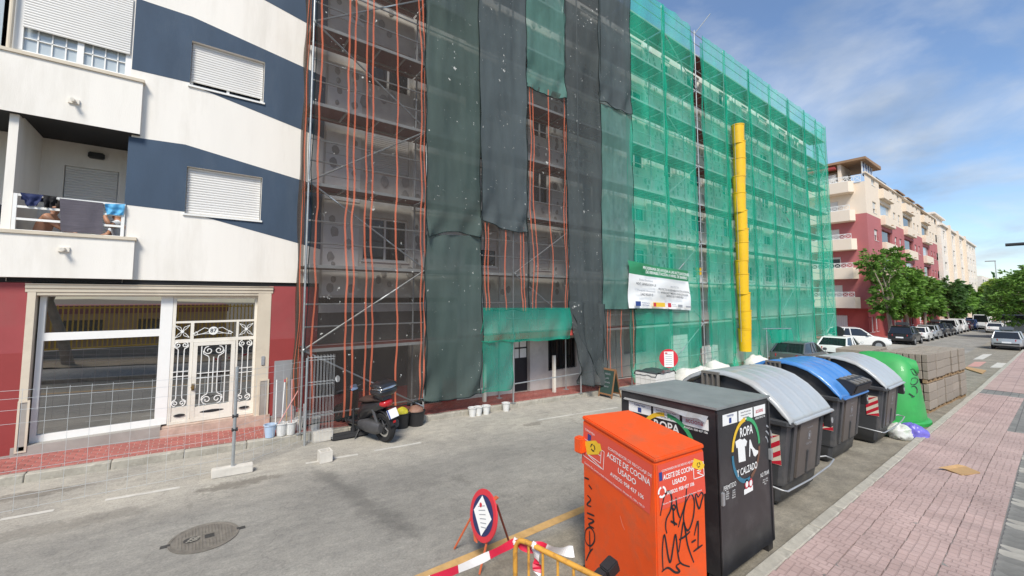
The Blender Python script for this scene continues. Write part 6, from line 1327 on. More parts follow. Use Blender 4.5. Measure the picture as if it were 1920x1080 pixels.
def car_meshes(kind, rack):
    """meshes in car axes: x forward from the rear bumper, y left, z up from the road"""
    L_, W_, H_, prof, cab = KINDS[kind]; hw = W_/2; out = {}
    m = MB(); rings = []
    for x, zl, zs_, k in prof:
        w_ = hw*k; zm = zl+(zs_-zl)*.55
        rings.append([(x,-w_*.90,zl),(x,-w_*.985,zl+.08),(x,-w_,zm),(x,-w_*.985,zs_-.06),(x,-w_*.90,zs_),(x,0,zs_+.015),(x,w_*.90,zs_),(x,w_*.985,zs_-.06),(x,w_,zm),(x,w_*.985,zl+.08),(x,w_*.90,zl),(x,0,zl)])
    m.loft(rings); out['body'] = m
    rb, rt2, ft, fb = cab; zsh = prof[2][2]-.03; top = H_; bw = hw*.93; tw = hw*.76
    bot = [(rb,-bw*.94,zsh-.06),(rb+.5,-bw,zsh),(fb-.7,-bw,zsh-.02),(fb,-bw*.90,zsh-.07),(fb,bw*.90,zsh-.07),(fb-.7,bw,zsh-.02),(rb+.5,bw,zsh),(rb,bw*.94,zsh-.06)]
    tp = [(rt2,-tw*.95,top-.07),(rt2+.5,-tw,top-.03),(ft-.3,-tw,top-.03),(ft,-tw*.95,top-.08),(ft,tw*.95,top-.08),(ft-.3,tw,top-.03),(rt2+.5,tw,top-.03),(rt2,tw*.95,top-.07)]
    g = MB(); g.loft([bot, tp]); out['windows'] = g
    r_ = MB(); up = [(x+(.02 if i in (0,7) else -.02 if i in (3,4) else 0), y*.97, z+.035) for i, (x, y, z) in enumerate(tp)]; cen = [(rt2+.12,-tw*.7,top-.01),(rt2+.6,-tw*.72,top),(ft-.4,-tw*.72,top),(ft-.12,-tw*.7,top-.015),(ft-.12,tw*.7,top-.015),(ft-.4,tw*.72,top),(rt2+.6,tw*.72,top),(rt2+.12,tw*.7,top-.01)]
    low = [(x+(-.05 if i in (0,7) else .03 if i in (3,4) else 0), y*1.02, z-.012) for i, (x, y, z) in enumerate(tp)]
    r_.loft([low, up, cen]); out['roof'] = r_
    out['pillars'] = []
    def lerp(a, b, t): return tuple(a[i]+(b[i]-a[i])*t for i in range(3))
    for i in (0, 3, 4, 7): p_ = MB(); p_.tube(bot[i], tp[i], .052, 6, r2=.042); out['pillars'].append(p_)
    cs = (.36, .68) if 'van' not in kind else (.30, .72)
    for s in (1, -1):
        for t in cs:
            i, j = (1, 2) if s < 0 else (6, 5); a = lerp(bot[i], bot[j], t*.9+.02); b = lerp(tp[i], tp[j], t*.8+.1); p_ = MB(); p_.tube((a[0], a[1]*1.005, a[2]), (b[0], b[1]*1.01, b[2]), .04, 5); out['pillars'].append(p_)
    if 'van' in kind:
        out['side'] = []
        for s in (1, -1): i, j = (1, 2) if s < 0 else (6, 5); a0 = bot[0] if s < 0 else bot[7]; t0 = tp[0] if s < 0 else tp[7]; b0 = lerp(bot[i], bot[j], .62); t1 = lerp(tp[i], tp[j], .62); q = MB(); q.hexa([(a0[0],a0[1]*1.03,a0[2]),(b0[0],b0[1]*1.02,b0[2]),(b0[0],b0[1]*.9,b0[2]),(a0[0],a0[1]*.9,a0[2]),(t0[0],t0[1]*1.05,t0[2]),(t1[0],t1[1]*1.05,t1[2]),(t1[0],t1[1]*.9,t1[2]),(t0[0],t0[1]*.9,t0[2])]); out['side'].append(q)
    return out
def car(kind, loc, heading, pm_, label, plate=True, rack=None, group='cars parked along the left kerb', name='parked_car', rear_lights='tail_red'):
    L_, W_, H_, prof, cab = KINDS[kind]; hw = W_/2; t = thing(name, label, 'van' if 'van' in kind else 'car', loc, heading, group)
    X_ = loc[0]; sl = .04 if X_ < 12 else .028 if X_ < 25 else .018; t.rotation_euler = (0, sl*math.cos(heading), heading)
    M = car_meshes(kind, rack); bm_ = MATS[pm_]; off_ = (L_/2, 0, 0)
    def pt(mb, nm, mt, par=None, **k):
        mb.v = [(x-off_[0], y, z) for x, y, z in mb.v]; return part(mb, nm, mt, par or t, world=False, **k)
    pt(M['body'], 'body', bm_, smooth=38); pt(M['windows'], 'windows', MATS['car_glass'], smooth=20); pt(M['roof'], 'roof', bm_, smooth=40)
    for p_ in M['pillars']: pt(p_, 'pillar', bm_)
    for p_ in M.get('side', []): pt(p_, 'side_panel', bm_)
    zt_ = prof[1][2]; r = .31 if kind != 'suv' else .35
    if kind == 'bigvan': r = .36
    for x in (.78 if kind != 'bigvan' else 1.0, L_-.82):
        for s in (-1, 1):
            m = MB(); prw = [(.0,-.10),(r*.6,-.105),(r*.94,-.10),(r,-.06),(r,.06),(r*.94,.10),(r*.6,.105),(0,.10)]; m.lathe(prw, (x, s*(hw-.10), r), 22, axis='y'); wo2 = pt(m, 'wheel', MATS['tyre'], smooth=40)
            m = MB(); m.lathe([(.0,-.012),(r*.6,-.012),(r*.62,.012),(0,.012)], (x, s*(hw+.005), r), 16, axis='y'); pt(m, 'rim', MATS['rim_alloy'], wo2)
            m = MB(); m.lathe([(r*1.0,-.02),(r*1.18,-.02),(r*1.18,.02),(r*1.0,.02)], (x, s*(hw-.012), r), 22, axis='y'); pt(m, 'wheel_arch', MATS['trim_black'])
    for s in (-1, 1):
        m = MB(); m.hexa([(-.005,s*hw*.54,zt_-.20),(.30,s*hw*.965,zt_-.18),(.30,s*hw*.90,zt_-.18),(.05,s*hw*.5,zt_-.20),(.015,s*hw*.56,zt_-.02),(.32,s*hw*.955,zt_+.0),(.32,s*hw*.88,zt_+.0),(.06,s*hw*.5,zt_-.02)]); pt(m, 'tail_light', MATS[rear_lights], bevel=.012)
        m = MB(); m.box(L_-.36, L_-.05, s*hw*.55, s*hw*.86, prof[-2][2]-.02, prof[-2][2]+.10); pt(m, 'headlight', MATS['head_lamp'], bevel=.03)
        m = MB(); m.box(cab[3]-.42, cab[3]-.24, s*(hw*.95), s*(hw*.95+.17), prof[2][2]+.02, prof[2][2]+.16); pt(m, 'mirror', bm_, bevel=.03)
    m = MB(); m.box(-.02, .16, -hw*.80, hw*.80, prof[0][1]+.0, prof[0][1]+.17); pt(m, 'rear_bumper', MATS['trim_black'], bevel=.03)
    if plate: m = MB(); m.box(-.035, -.021, -.26, .26, prof[0][2]-.10, prof[0][2]+.02); pt(m, 'number_plate', MATS['plate_white'])
    m = MB(); m.box(L_*.25, L_*.75, -hw*.8, hw*.8, .17, prof[2][1]+.02); pt(m, 'underbody', MATS['trim_black'])
    if rack == 'box': m = MB(); m.loft([[(x, y*k, z) for x, y, z in [(cab[1]+.2,-.4,H_+.06),(cab[2]-.1,-.34,H_+.06),(cab[2]-.1,.34,H_+.06),(cab[1]+.2,.4,H_+.06)]] if k == 1 else [(cab[1]+.3,-.38,H_+.38),(cab[2]-.35,-.3,H_+.34),(cab[2]-.35,.3,H_+.34),(cab[1]+.3,.38,H_+.38)] for k in (1, 2)]); pt(m, 'roof_box', MATS['trim_black'] if pm_ != 'paint_silver' else MATS['paint_grey'], bevel=.05)
    if rack == 'rails':
        for s in (-1, 1): m = MB(); m.path([(cab[1]+.1,s*hw*.70,H_-.02),(cab[1]+.2,s*hw*.70,H_+.06),(cab[2]-.2,s*hw*.70,H_+.06),(cab[2]-.1,s*hw*.70,H_-.03)], .02, 5); pt(m, 'roof_rail', MATS['trim_black'])
    return t
def carat(px, Y, kind, pm_, label, **k):
    X = PY(px, 600, Y).x; return car(kind, (X, Y, gz(X)), k.pop('heading', -.012), pm_, label, **k)
carat(1497, 8.75, 'hatch', 'paint_grey', 'dark grey hatchback parked at the end of the green netting')
carat(1574, 8.75, 'hatch', 'paint_white', 'white hatchback parked behind the dark grey car')
car('suv', (44.6, 10.3, gz(44.6)), R(-72), 'paint_white', 'white compact car standing across the side street corner', group='cars in the street')
carat(1695, 8.75, 'suv', 'paint_black', 'black car with a roof box under the first street tree', rack='box')
carat(1722, 8.75, 'hatch', 'paint_white', 'white hatchback just behind the black car with roof box')
carat(1741, 8.75, 'estate', 'paint_silver', 'silver grey car second behind the black roof box car', rack='rails')
carat(1757, 8.75, 'suv', 'paint_black', 'black car parked before the white van row', rack='box')
carat(1770, 8.75, 'hatch', 'paint_black', 'black hatchback nearest the white vans')
carat(1781, 8.75, 'van', 'paint_white', 'first white van in the parked row', name='parked_van')
carat(1795, 8.75, 'van', 'paint_white', 'second white van with flat tail in the parked row', name='parked_van')
carat(1807, 8.75, 'hatch', 'paint_darkred', 'dark red car behind the two white vans')
carat(1826, 8.4, 'van', 'paint_blue', 'dark blue van at the end of the row', name='parked_van')
carat(1818, 8.6, 'suv', 'paint_blue', 'dark blue car beside the blue van')
carat(1842, 7.4, 'bigvan', 'paint_white', 'large white van at the bend of the street', name='parked_van')
carat(1866, 5.2, 'hatch', 'paint_white', 'white car far away by the lamp post', group='cars in the street')
ps = G(1890, 657); car('estate', (ps.x+2.2, ps.y, gz(ps.x)), -.02, 'paint_silver', 'silver estate car driving away with a grey roof box', rack='box', group='cars in the street', name='moving_car')
carat(1909, 1.5+2.0, 'suv', 'paint_black', 'black car ahead of the silver estate at right edge', group='cars in the street')
# ------------------------------------------------------------------ lamp posts, signs, canopy
lp = PX(1875, 600, 120); la = thing('lamp_post', 'tall grey lamp post with blue sign at the far end', 'lamp post', (lp.x, lp.y, gz(lp.x))); m = MB(); m.tube((lp.x,lp.y,gz(lp.x)), (lp.x,lp.y,PX(1868,490,120).z), .13, 8, r2=.07); part(m, 'pole', MATS['zinc'], la)
m = MB(); zt2 = PX(1868,490,120).z; m.box(lp.x-.2, lp.x+.2, lp.y-.1, lp.y+1.3, zt2, zt2+.18); part(m, 'lamp_head', MATS['steel_grey'], la, bevel=.05)
m = MB(); zc2 = PX(1877,588,120).z; m.lathe([(0,-.02),(.55,-.02),(.55,.02),(0,.02)], (lp.x-.2, lp.y, zc2), 20, axis='x'); part(m, 'round_sign', MATS['ink_blue'], la)
hp_ = PX(1911, 459, 30); la = thing('street_lamp', 'dark street lamp reaching in from the right edge', 'street lamp', (hp_.x, hp_.y-2.2, gz(30)+.12)); m = MB(); m.tube((hp_.x,hp_.y-2.2,gz(30)+.12), (hp_.x,hp_.y-2.2,hp_.z-.1), .09, 10, r2=.06); m2 = MB(); m2.path([(hp_.x,hp_.y-2.2,hp_.z-.1),(hp_.x,hp_.y-1.8,hp_.z+.1),(hp_.x,hp_.y-.4,hp_.z+.06)], .035, 8); part(m, 'pole', MATS['steel_grey'], la); part(m2, 'arm', MATS['steel_grey'], la)
m = MB(); m.loft([[(hp_.x+dx2, hp_.y+dy2*.9, hp_.z+z2) for dx2, dy2 in ((-w2,-.45),(w2,-.45),(w2*.7,.45),(-w2*.7,.45))] for z2, w2 in ((-.03,.16),(.02,.18),(.10,.08))]); part(m, 'lamp_head', MATS['trim_black'], la)
kp = PX(1908, 600, 78); ky = kp.y; zk = PX(1900,601,78).z; kk = thing('bus_shelter', 'dark flat roofed shelter behind the silver car', 'shelter', (80, ky-1.2, gz(80)+.12)); m = MB(); m.box(77, 82, ky-3.5, ky+1.25, zk, zk+.62); part(m, 'roof', MATS['trim_black'], kk, bevel=.03)
for x, y in ((77.4,ky+1.0),(81.6,ky+1.0),(77.4,ky-3),(81.6,ky-3)): m = MB(); m.tube((x,y,gz(80)+.1),(x,y,zk),.06,6); part(m, 'post', MATS['steel_grey'], kk)
m = MB(); m.box(81.5, 81.56, ky-3, ky+1, gz(80)+.5, zk-.3); part(m, 'panel', MATS['bright_glass'], kk)
sgx = PX(1562, 640, 39.2); sg = thing('traffic_sign', 'dark round traffic sign seen from behind at the scaffold end', 'sign', (sgx.x, sgx.y, LS(39.2,10.3))); zc2 = PX(1571,622,39.2); m = MB(); m.tube((sgx.x, zc2.y, LS(39.2,10.3)), (sgx.x, zc2.y, zc2.z+.45), .03, 8); part(m, 'pole', MATS['zinc'], sg); m = MB(); m.lathe([(0,-.015),(.42,-.015),(.42,.015),(0,.015)], (sgx.x-.05, zc2.y, zc2.z), 22, axis='x'); part(m, 'disc', MATS['trim_black'], sg)
# ------------------------------------------------------------------ things on the road and the left pavement
mat('sign_red', (.60, .035, .05), .45, var=.06); mat('sign_blue', (.020, .032, .11), .45, var=.08); mat('sign_orange', (.58, .13, .05), .55, var=.1); mat('barrier_yellow', (.66, .33, .05), .5, var=.12, scale=6, dirt=(.16, .07, .03), dirt_amt=.9, dscale=9)
mat('tape_red', (.62, .02, .06), .4, var=.04); mat('tape_white', (.78, .76, .75), .4, var=.04); mat('rubber', (.03, .03, .032), .8, var=.2); mat('concrete_block', (.60, .57, .51), .9, var=.12, scale=6, bump=.3, bscale=40); mat('iron_cover', (.19, .172, .145), .65, .2, var=.25, scale=8, dirt=(.10,.09,.08), dirt_amt=.5, dscale=12)
mat('bucket_white', (.70, .70, .68), .5, var=.06, dirt=(.45, .44, .41), dirt_amt=.5, dscale=6); mat('bucket_blue', (.42, .54, .70), .5, var=.06); mat('wire', (.58, .60, .60), .5, .4, var=.1)
# folding round sign on a tripod
s_c = G(912, 1045); fa, fb_, fc_ = G(852,1030), G(957,1025), G(899,1078)
ts = thing('folding_sign', 'round red and blue no parking sign on an orange tripod', 'sign', ((fa.x+fb_.x+fc_.x)/3, (fa.y+fb_.y+fc_.y)/3, gz(2.9)))
cen = PX(906, 966, 2.80); dn = Vector((-.97, .02, .20)).normalized(); e1 = dn.cross(Vector((0,0,1))).normalized(); e2 = e1.cross(dn).normalized()
if e2.z < 0: e2 = -e2
fS = Face(cen, -e1 if (-e1).cross(e2).dot(dn) > 0 else e1, e2); rs = .275
m = MB(); m.loft([[tuple(fS.P(rs*math.cos(t)*k, rs*math.sin(t)*k, l)) for t in [2*math.pi*i/36 for i in range(36)]] for k, l in ((.99,-.012),(1,0),(.99,.006))]); disc = part(m, 'sign_disc', MATS['sign_red'], ts, smooth=40)
m = MB(); m.poly([fS.P(rs*.77*math.cos(2*math.pi*i/36), rs*.77*math.sin(2*math.pi*i/36), .009) for i in range(36)]); part(m, 'blue_field', MATS['sign_blue'], disc)
nt_ = fS.poly([(-.185,-.01),(.04,-.205),(.185,.03),(-.06,.195)], 'ink_white', disc, 'taped_notice', .013)
for i in range(6): fS.poly([(-.11+.024*i, .06-.035*i), (.02+.020*i, .115-.04*i), (.024+.020*i, .107-.04*i), (-.106+.024*i, .052-.035*i)], 'ink_grey', nt_, 'print_line', .015)
fS.ring(-.06, .09, 0, .026, 0, 360, 'ink_red', nt_, 'logo', .016, 10)
tp_ = fS.P(.0,.34,-.03)
for q, k in ((fa, -.22), (fc_, .12)): m = MB(); a = fS.P(k, -.05 if k < 0 else -.24, -.02); m.tube(a, (q.x, q.y, gz(q.x)+.01), .013, 6); part(m, 'leg', MATS['sign_orange'], ts)
m = MB(); m.tube(fS.P(.18,.18,-.03), (fb_.x, fb_.y, gz(fb_.x)+.01), .013, 6); part(m, 'leg', mat('leg_brown', (.22,.05,.03), .6, var=.15), ts)
for a_, b_ in (((-.13,-.23),(-.09,-.32)), ((.13,.22),(.18,.27))): m = MB(); m.hexa([fS.P(a_[0]-.03,a_[1],-.02), fS.P(a_[0]+.04,a_[1],-.02), fS.P(b_[0]+.04,b_[1],-.02), fS.P(b_[0]-.02,b_[1],-.02), fS.P(a_[0]-.03,a_[1],-.008), fS.P(a_[0]+.04,a_[1],-.008), fS.P(b_[0]+.04,b_[1],-.008), fS.P(b_[0]-.02,b_[1],-.008)]); part(m, 'bracket', MATS['sign_orange'], ts)
# yellow crowd barrier in the foreground
bh = 1.02
ba0 = G(972, 1240); pA = Vector((2.06, 2.64, 0)); 
def at_h(px, py, h): return G(px, py, h)
b0 = G(966, 1006, bh); b1 = G(1120, 1082, bh); bd_ = (b1-b0); bd_.z = 0; bd_.normalize(); blen = 2.2
br = thing('crowd_barrier', 'yellow metal crowd barrier with chipped paint in the foreground', 'barrier', (b0.x+bd_.x, b0.y+bd_.y, gz(2)))
def BP(s, h): p = b0+bd_*s; return Vector((p.x, p.y, gz(p.x)+h))
m = MB(); r_ = .021; m.path([BP(0,.02), BP(0,bh-.12), BP(.015,bh-.05), BP(.06,bh-.01), BP(.13,bh), BP(blen-.13,bh), BP(blen-.06,bh-.01), BP(blen-.015,bh-.05), BP(blen,bh-.12), BP(blen,.02)], r_, 10); part(m, 'frame_tube', MATS['barrier_yellow'], br, smooth=60)
m = MB(); m.tube(BP(0,.2), BP(blen,.2), .016, 8); part(m, 'bottom_rail', MATS['barrier_yellow'], br)
for i in range(1, 15): m = MB(); m.tube(BP(blen*i/15,.2), BP(blen*i/15,bh-.01), .011, 7); part(m, 'upright', MATS['barrier_yellow'], br)
m = MB(); pd = Vector((-bd_.y, bd_.x, 0)); 
for s in (.25, blen-.25): m = MB(); m.path([BP(s,.19)+pd*.0, BP(s,.10)+pd*.12, BP(s,.012)+pd*.25], .014, 6); part(m, 'foot', MATS['barrier_yellow'], br)
# red and white tape tied to the barrier
def tape(name, label, pts3, w, seglen=.30, tw=0.0, seed=1, vert=(0,0,1)):
    t = thing(name, label, 'tape', pts3[0]); ps_ = smooth_pts([Vector(p) for p in pts3], 8); acc = 0; segs = [[]]; last = ps_[0]
    cur = []; out = []; idx = 0
    for i, p in enumerate(ps_):
        acc += (p-last).length; last = p; cur.append((p, i/len(ps_)))
        if acc > seglen*(idx+1): out.append(cur); cur = [(p, i/len(ps_))]; idx += 1
    if len(cur) > 1: out.append(cur)
    for k, sg_ in enumerate(out):
        if len(sg_) < 2: continue
        m_ = MB(); rr = []
        for p, u in sg_:
            v = Vector(vert); ang = tw*math.sin(u*9+seed)+.12*math.sin(u*23+seed); d = (ps_[min(int(u*len(ps_))+1, len(ps_)-1)]-ps_[max(int(u*len(ps_))-1, 0)]).normalized(); v = (v-d*v.dot(d)).normalized(); s_ = d.cross(v); v = v*math.cos(ang)+s_*math.sin(ang); rr.append([p-v*w/2, p+v*w/2])
        m_.loft(rr, cap=False, closed=False); part(m_, 'tape_stripe', MATS['tape_red' if k % 2 == seed % 2 else 'tape_white'], t)
    return t
kn = BP(.0, bh-.045)
far_end = G(560, 1160, .72)
tape('barrier_tape', 'red and white warning tape stretched from the barrier across the road', [kn, kn.lerp(far_end, .12)-Vector((0,0,.03)), kn.lerp(far_end, .3)-Vector((0,0,.055)), kn.lerp(far_end, .6)-Vector((0,0,.06)), far_end], .072, .235, seed=0)
e_ = G(1068, 1023, .55)
tape('tape_end', 'loose flapping tape end behind the barrier top rail', [kn, BP(.12,bh-.06)+pd*.04, BP(.22,bh-.06)+pd*.12, BP(.30,bh-.10)+pd*.22, BP(.38,bh-.13)+pd*.34], .085, .27, tw=.7, seed=2)
tape('tape_end', 'second tape end lying crumpled along the barrier uprights', [BP(.20,bh-.02)+pd*.03, BP(.21,bh-.14)+pd*.03, BP(.23,bh-.30)+pd*.045, BP(.42,bh-.34)+pd*.08, BP(.68,bh-.44)+pd*.12], .075, .10, tw=1.3, seed=5)
for p_, nm_ in ((kn, 'knot at the barrier corner'), (BP(.205,bh-.0), 'knot on the barrier top rail')): m = MB(); lump(m, p_-Vector((0,0,.02)), .022, .022, .03, 4, 12); solo(m, 'tape_knot', MATS['tape_white'], 'white tape %s' % nm_, 'tape', tuple(p_))
# black square plastic post leaning on the orange bin
tip = PX(1153, 1054, 3.40); base = Vector((2.35, tip.y+.10, gz(2.35)+.09)); dirp = (tip-base).normalized()
po = thing('plastic_post', 'black square plastic post leaning against the orange bin', 'post', base); m = MB(); m.tube(base, tip-dirp*.16, .075, 4); part(m, 'shaft', MATS['black_plastic'], po, bevel=.008); m = MB(); m.tube(tip-dirp*.155, tip, .085, 4); part(m, 'end_cap', MATS['black_plastic'], po, bevel=.012)
# manhole cover
mc = Vector(((G(312,1027).x+G(450,995).x)/2, (G(400,988).y+G(350,1033).y)/2, 0)); mc.z = gz(mc.x)
mh = thing('manhole_cover', 'round cast iron manhole cover in the road with embossed emblem', 'manhole cover', mc); m = MB(); rr_ = .335
def MP(x, y, z): X = mc.x+x; return (X, mc.y+y, gz(X)+z)
m.loft([[MP(k*math.cos(2*math.pi*i/40), k*math.sin(2*math.pi*i/40), z) for i in range(40)] for k, z in ((rr_+.03,.004),(rr_+.03,.010),(rr_+.004,.010),(rr_,.006),(.0005,.006))], cap=False); part(m, 'plate', MATS['iron_cover'], mh, smooth=30)
stm = MB()
for i in range(-9, 10):
    for j in range(-9, 10):
        x, y = i*.034, j*.034
        if x*x+y*y < (rr_-.03)**2 and not (abs(x+.13) < .09 and abs(y) < .09) and not (abs(x-.05) < .07 and abs(y) < .07): stm.hexa([MP(x-.011,y-.011,.006),MP(x+.011,y-.011,.006),MP(x+.011,y+.011,.006),MP(x-.011,y+.011,.006),MP(x-.008,y-.008,.013),MP(x+.008,y-.008,.013),MP(x+.008,y+.008,.013),MP(x-.008,y+.008,.013)])
part(stm, 'studs', MATS['iron_cover'], mh, stuff=True)
m = MB(); m.poly([MP(-.13+.085*math.cos(t*math.pi/12), .07*math.sin(t*math.pi/12), .009) for t in range(24)]); part(m, 'emblem', MATS['tar'], mh)
for k in range(3): m = MB(); m.loft([[MP(-.19+.02*k+.01*math.sin(t*2)+t*.028, -.05+.035*k+.012*math.sin(t*2.2), .013), MP(-.19+.02*k+t*.028, -.035+.035*k+.012*math.sin(t*2.2), .013)] for t in range(5)], cap=False, closed=False); part(m, 'wave_relief', MATS['kerb_stone'], mh)
m = MB(); m.poly([MP(.0,-.05,.009), MP(.10,-.05,.009), MP(.10,.05,.009), MP(.0,.05,.009)]); part(m, 'emblem', MATS['tar'], mh)
for x in (-rr_-.05, rr_+.05): m = MB(); m.hexa([MP(x-.05,-.03,.002),MP(x+.05,-.03,.002),MP(x+.05,.03,.002),MP(x-.05,.03,.002),MP(x-.045,-.025,.012),MP(x+.045,-.025,.012),MP(x+.045,.025,.012),MP(x-.045,.025,.012)]); part(m, 'hinge', MATS['tar'], mh)
# temporary mesh fence: concrete foot, posts, wire panels
pf = G(435, 887); pf.y = 8.70; f0_ = Vector((pf.x, pf.y, gz(pf.x)))
m = MB(); a_ = G(397,900); b_ = G(476,886); dv = (b_-a_); dv.z = 0; L_ = dv.length; dv.normalize(); sv = Vector((-dv.y, dv.x, 0))*.075
def foot_block(c, lab):
    c = Vector(c); m = MB(); k = [c-dv*L_/2-sv, c+dv*L_/2-sv, c+dv*L_/2+sv, c-dv*L_/2+sv]; m.hexa([(q.x,q.y,gz(q.x)+.002) for q in k]+[(q.x,q.y,gz(q.x)+.14) for q in k]); return solo(m, 'concrete_block', MATS['concrete_block'], lab, 'concrete block', tuple(c), bevel=.01)
foot_block(f0_, 'long pale concrete foot under the grey fence post'); 
f2_ = Vector((1.98, 9.62, gz(1.98))); fl_ = Vector((-3.35, 8.45, gz(-3.35)))
ft_ = thing('fence_post', 'galvanised fence post standing in the long concrete foot', 'post', f0_+Vector((0,0,.14))); hpost = 1.82; m = MB(); m.tube(f0_+Vector((0,0,.06)), f0_+Vector((0,0,hpost)), .027, 10); part(m, 'tube', MATS['zinc'], ft_, smooth=60)
for z in (.75, .98): m = MB(); m.tube(f0_+Vector((-.04,0,z)), f0_+Vector((.05,0,z)), .032, 8); part(m, 'clamp', MATS['trim_black'], ft_)
def fence(a, b, label, h0, h1, step=.22):
    t = thing('mesh_fence', label, 'fence', a.lerp(b, .5)+Vector((0,0,h0)), group='temporary wire mesh fence'); n_ = int((b-a).length/step)
    for i in range(n_+1): p = a.lerp(b, i/n_); m_ = MB(); m_.tube(p+Vector((0,0,h0)), p+Vector((0,0,h1)), .0028, 4, cap=False); part(m_, 'wire', MATS['wire'], t)
    dy_ = Vector((0,-.0,0))
    for z in (h0+.03, h0+.20, .62, .80, 1.24, 1.42, h1-.13, h1-.02):
        m_ = MB(); m_.path([a+Vector((0,0,z)), a.lerp(b,.5)+Vector((0,0,z-.004)), b+Vector((0,0,z))], .0032, 4); part(m_, 'wire', MATS['wire'], t)
    return t
fence(fl_, f0_, 'wire mesh fence panel in front of the big shop window', .08, 1.70); fence(f0_, f2_, 'wire mesh fence panel in front of the entrance door', .10, 1.76, .2)
ft2 = thing('fence_post', 'slim galvanised post at the folded mesh panels', 'post', f2_); m = MB(); m.tube(f2_, f2_+Vector((0,0,1.80)), .022, 8); part(m, 'tube', MATS['zinc'], ft2)
fb2 = thing('folded_mesh', 'bundle of folded welded mesh panels beside the scaffold', 'fence', f2_+Vector((.3,.05,0)))
for k in range(2):
    a = f2_+Vector((.03, .04+.07*k, 0)); b = a+Vector((.52,-.06+.03*k,0))
    for i in range(9): p = a.lerp(b, i/8); m = MB(); m.tube(p+Vector((0,0,.02)), p+Vector((0,0,1.84)), .0028, 4, cap=False); part(m, 'wire', MATS['wire'], fb2)
    for z in (.05, .25, .55, .62, .95, 1.22, 1.28, 1.74, 1.80): m = MB(); m.path([a.lerp(b, j/12)+Vector((0, (-.035 if z in (.62,1.28,1.80) else 0)+(.02 if j % 2 else 0), z)) for j in range(13)], .0035, 4); part(m, 'wire', MATS['wire'], fb2)
def bucket(X, Y, z, r, h, label, m_='bucket_white', group='plaster buckets'):
    t = thing('bucket', label, 'bucket', (X, Y, z), group=group); m = MB(); m.lathe([(r*.74,0),(r,h*.93),(r+.012,h*.93),(r+.012,h),(r-.008,h),(r*.73,.012),(0,.012)], (X,Y,z), 20); part(m, 'shell', MATS[m_], t, smooth=40)
    m = MB(); m.path([(X+r*math.cos(a), Y+r*math.sin(a)*.25-.02, z+h*.9-.10*math.sin(a)) for a in [math.pi*i/10 for i in range(11)]], .004, 4); part(m, 'handle', MATS['zinc'], t)
    m = MB(); m.lathe([(.001,h*.8),(r*.93,h*.8)], (X,Y,z), 16); part(m, 'contents', MATS['concrete_block'], t); return t
for i, (px, py, mm_, lab) in enumerate([(507,822,'bucket_blue','pale blue bucket at the left of the tool buckets'), (529,819,'bucket_white','white bucket with brush poles second from the left'), (546,816,'bucket_white','white bucket with pink pole by the kerb'), (563,806,'bucket_white','white bucket behind the grey tool post'), (590,806,'bucket_white','white bucket behind the folded mesh')]):
    p = G(px, py, .135); bucket(p.x, max(p.y, 10.12), LS(p.x, max(p.y,10.12))+.008, .115, .26, lab, mm_, group='buckets with tools on the left pavement')
for i, (px, py) in enumerate([(883,779),(896,778),(911,776),(945,769)]):
    p = G(px, py); bucket(p.x, min(p.y, 9.85), gz(p.x), .115, .235, ('leftmost small white bucket at the kerb', 'second small white bucket from the left at the kerb', 'third small white bucket from the left at the kerb', 'small white bucket standing apart near the scaffold post')[i], group='white buckets at the kerb')
# tool poles
def pole(px0, py0, px1, py1, Y, m_, label, r=.012):
    a = PY(px0, py0, Y); b = PY(px1, py1, Y-.03); m = MB(); m.tube(a, b, r, 6); return solo(m, 'tool_handle', MATS[m_], label, 'tool handle', tuple(b))
mat('pole_pink', (.62, .30, .27), .5, var=.1); mat('pole_wood', (.55, .38, .20), .7, var=.15); mat('pole_red', (.55, .05, .05), .5, var=.1)
pole(519,712,516,806,10.15,'white_paint','white broom handle standing in the blue bucket'); pole(534,716,527,808,10.12,'white_paint','white handle with a red tip'); m = MB(); a = PY(534,716,10.12); m.tube(a, a+Vector((.004,0,.05)), .018, 8); solo(m, 'handle_tip', MATS['pole_red'], 'red plastic tip on the white handle', 'tool tip', tuple(a))
pole(538,708,537,806,10.2,'pole_wood','wooden handle leaning among the buckets'); pole(548,711,546,806,10.12,'pole_pink','pink handle standing in the white bucket'); pole(567,719,520,799,10.1,'pole_pink','pale pink pole slanting across the buckets', .011); pole(562,760,562,808,10.05,'pole_wood','short wooden batten with yellow tape', .02); pole(571,757,571,822,9.75,'zinc','short grey tube standing at the kerb', .026)
m = MB(); p = G(604, 826); m.box(p.x-.2, p.x+.2, p.y-.1, p.y+.1, gz(p.x)+.001, gz(p.x)+.21); o = solo(m, 'concrete_block', MATS['concrete_block'], 'hollow white block holding the folded mesh panels', 'concrete block', (p.x,p.y,gz(p.x)), bevel=.008)
p = G(609, 865); hb = thing('concrete_block', 'small hollow white block on the painted parking line', 'concrete block', (p.x,p.y,gz(p.x))); z_ = gz(p.x)+.006
for a0, a1, b0_, b1_ in ((-.11,.11,-.11,-.08),(-.11,.11,.08,.11),(-.11,-.08,-.08,.08),(.08,.11,-.08,.08)): m = MB(); m.box(p.x+a0, p.x+a1, p.y+b0_, p.y+b1_, z_, z_+.2); part(m, 'block_wall', MATS['concrete_block'], hb)
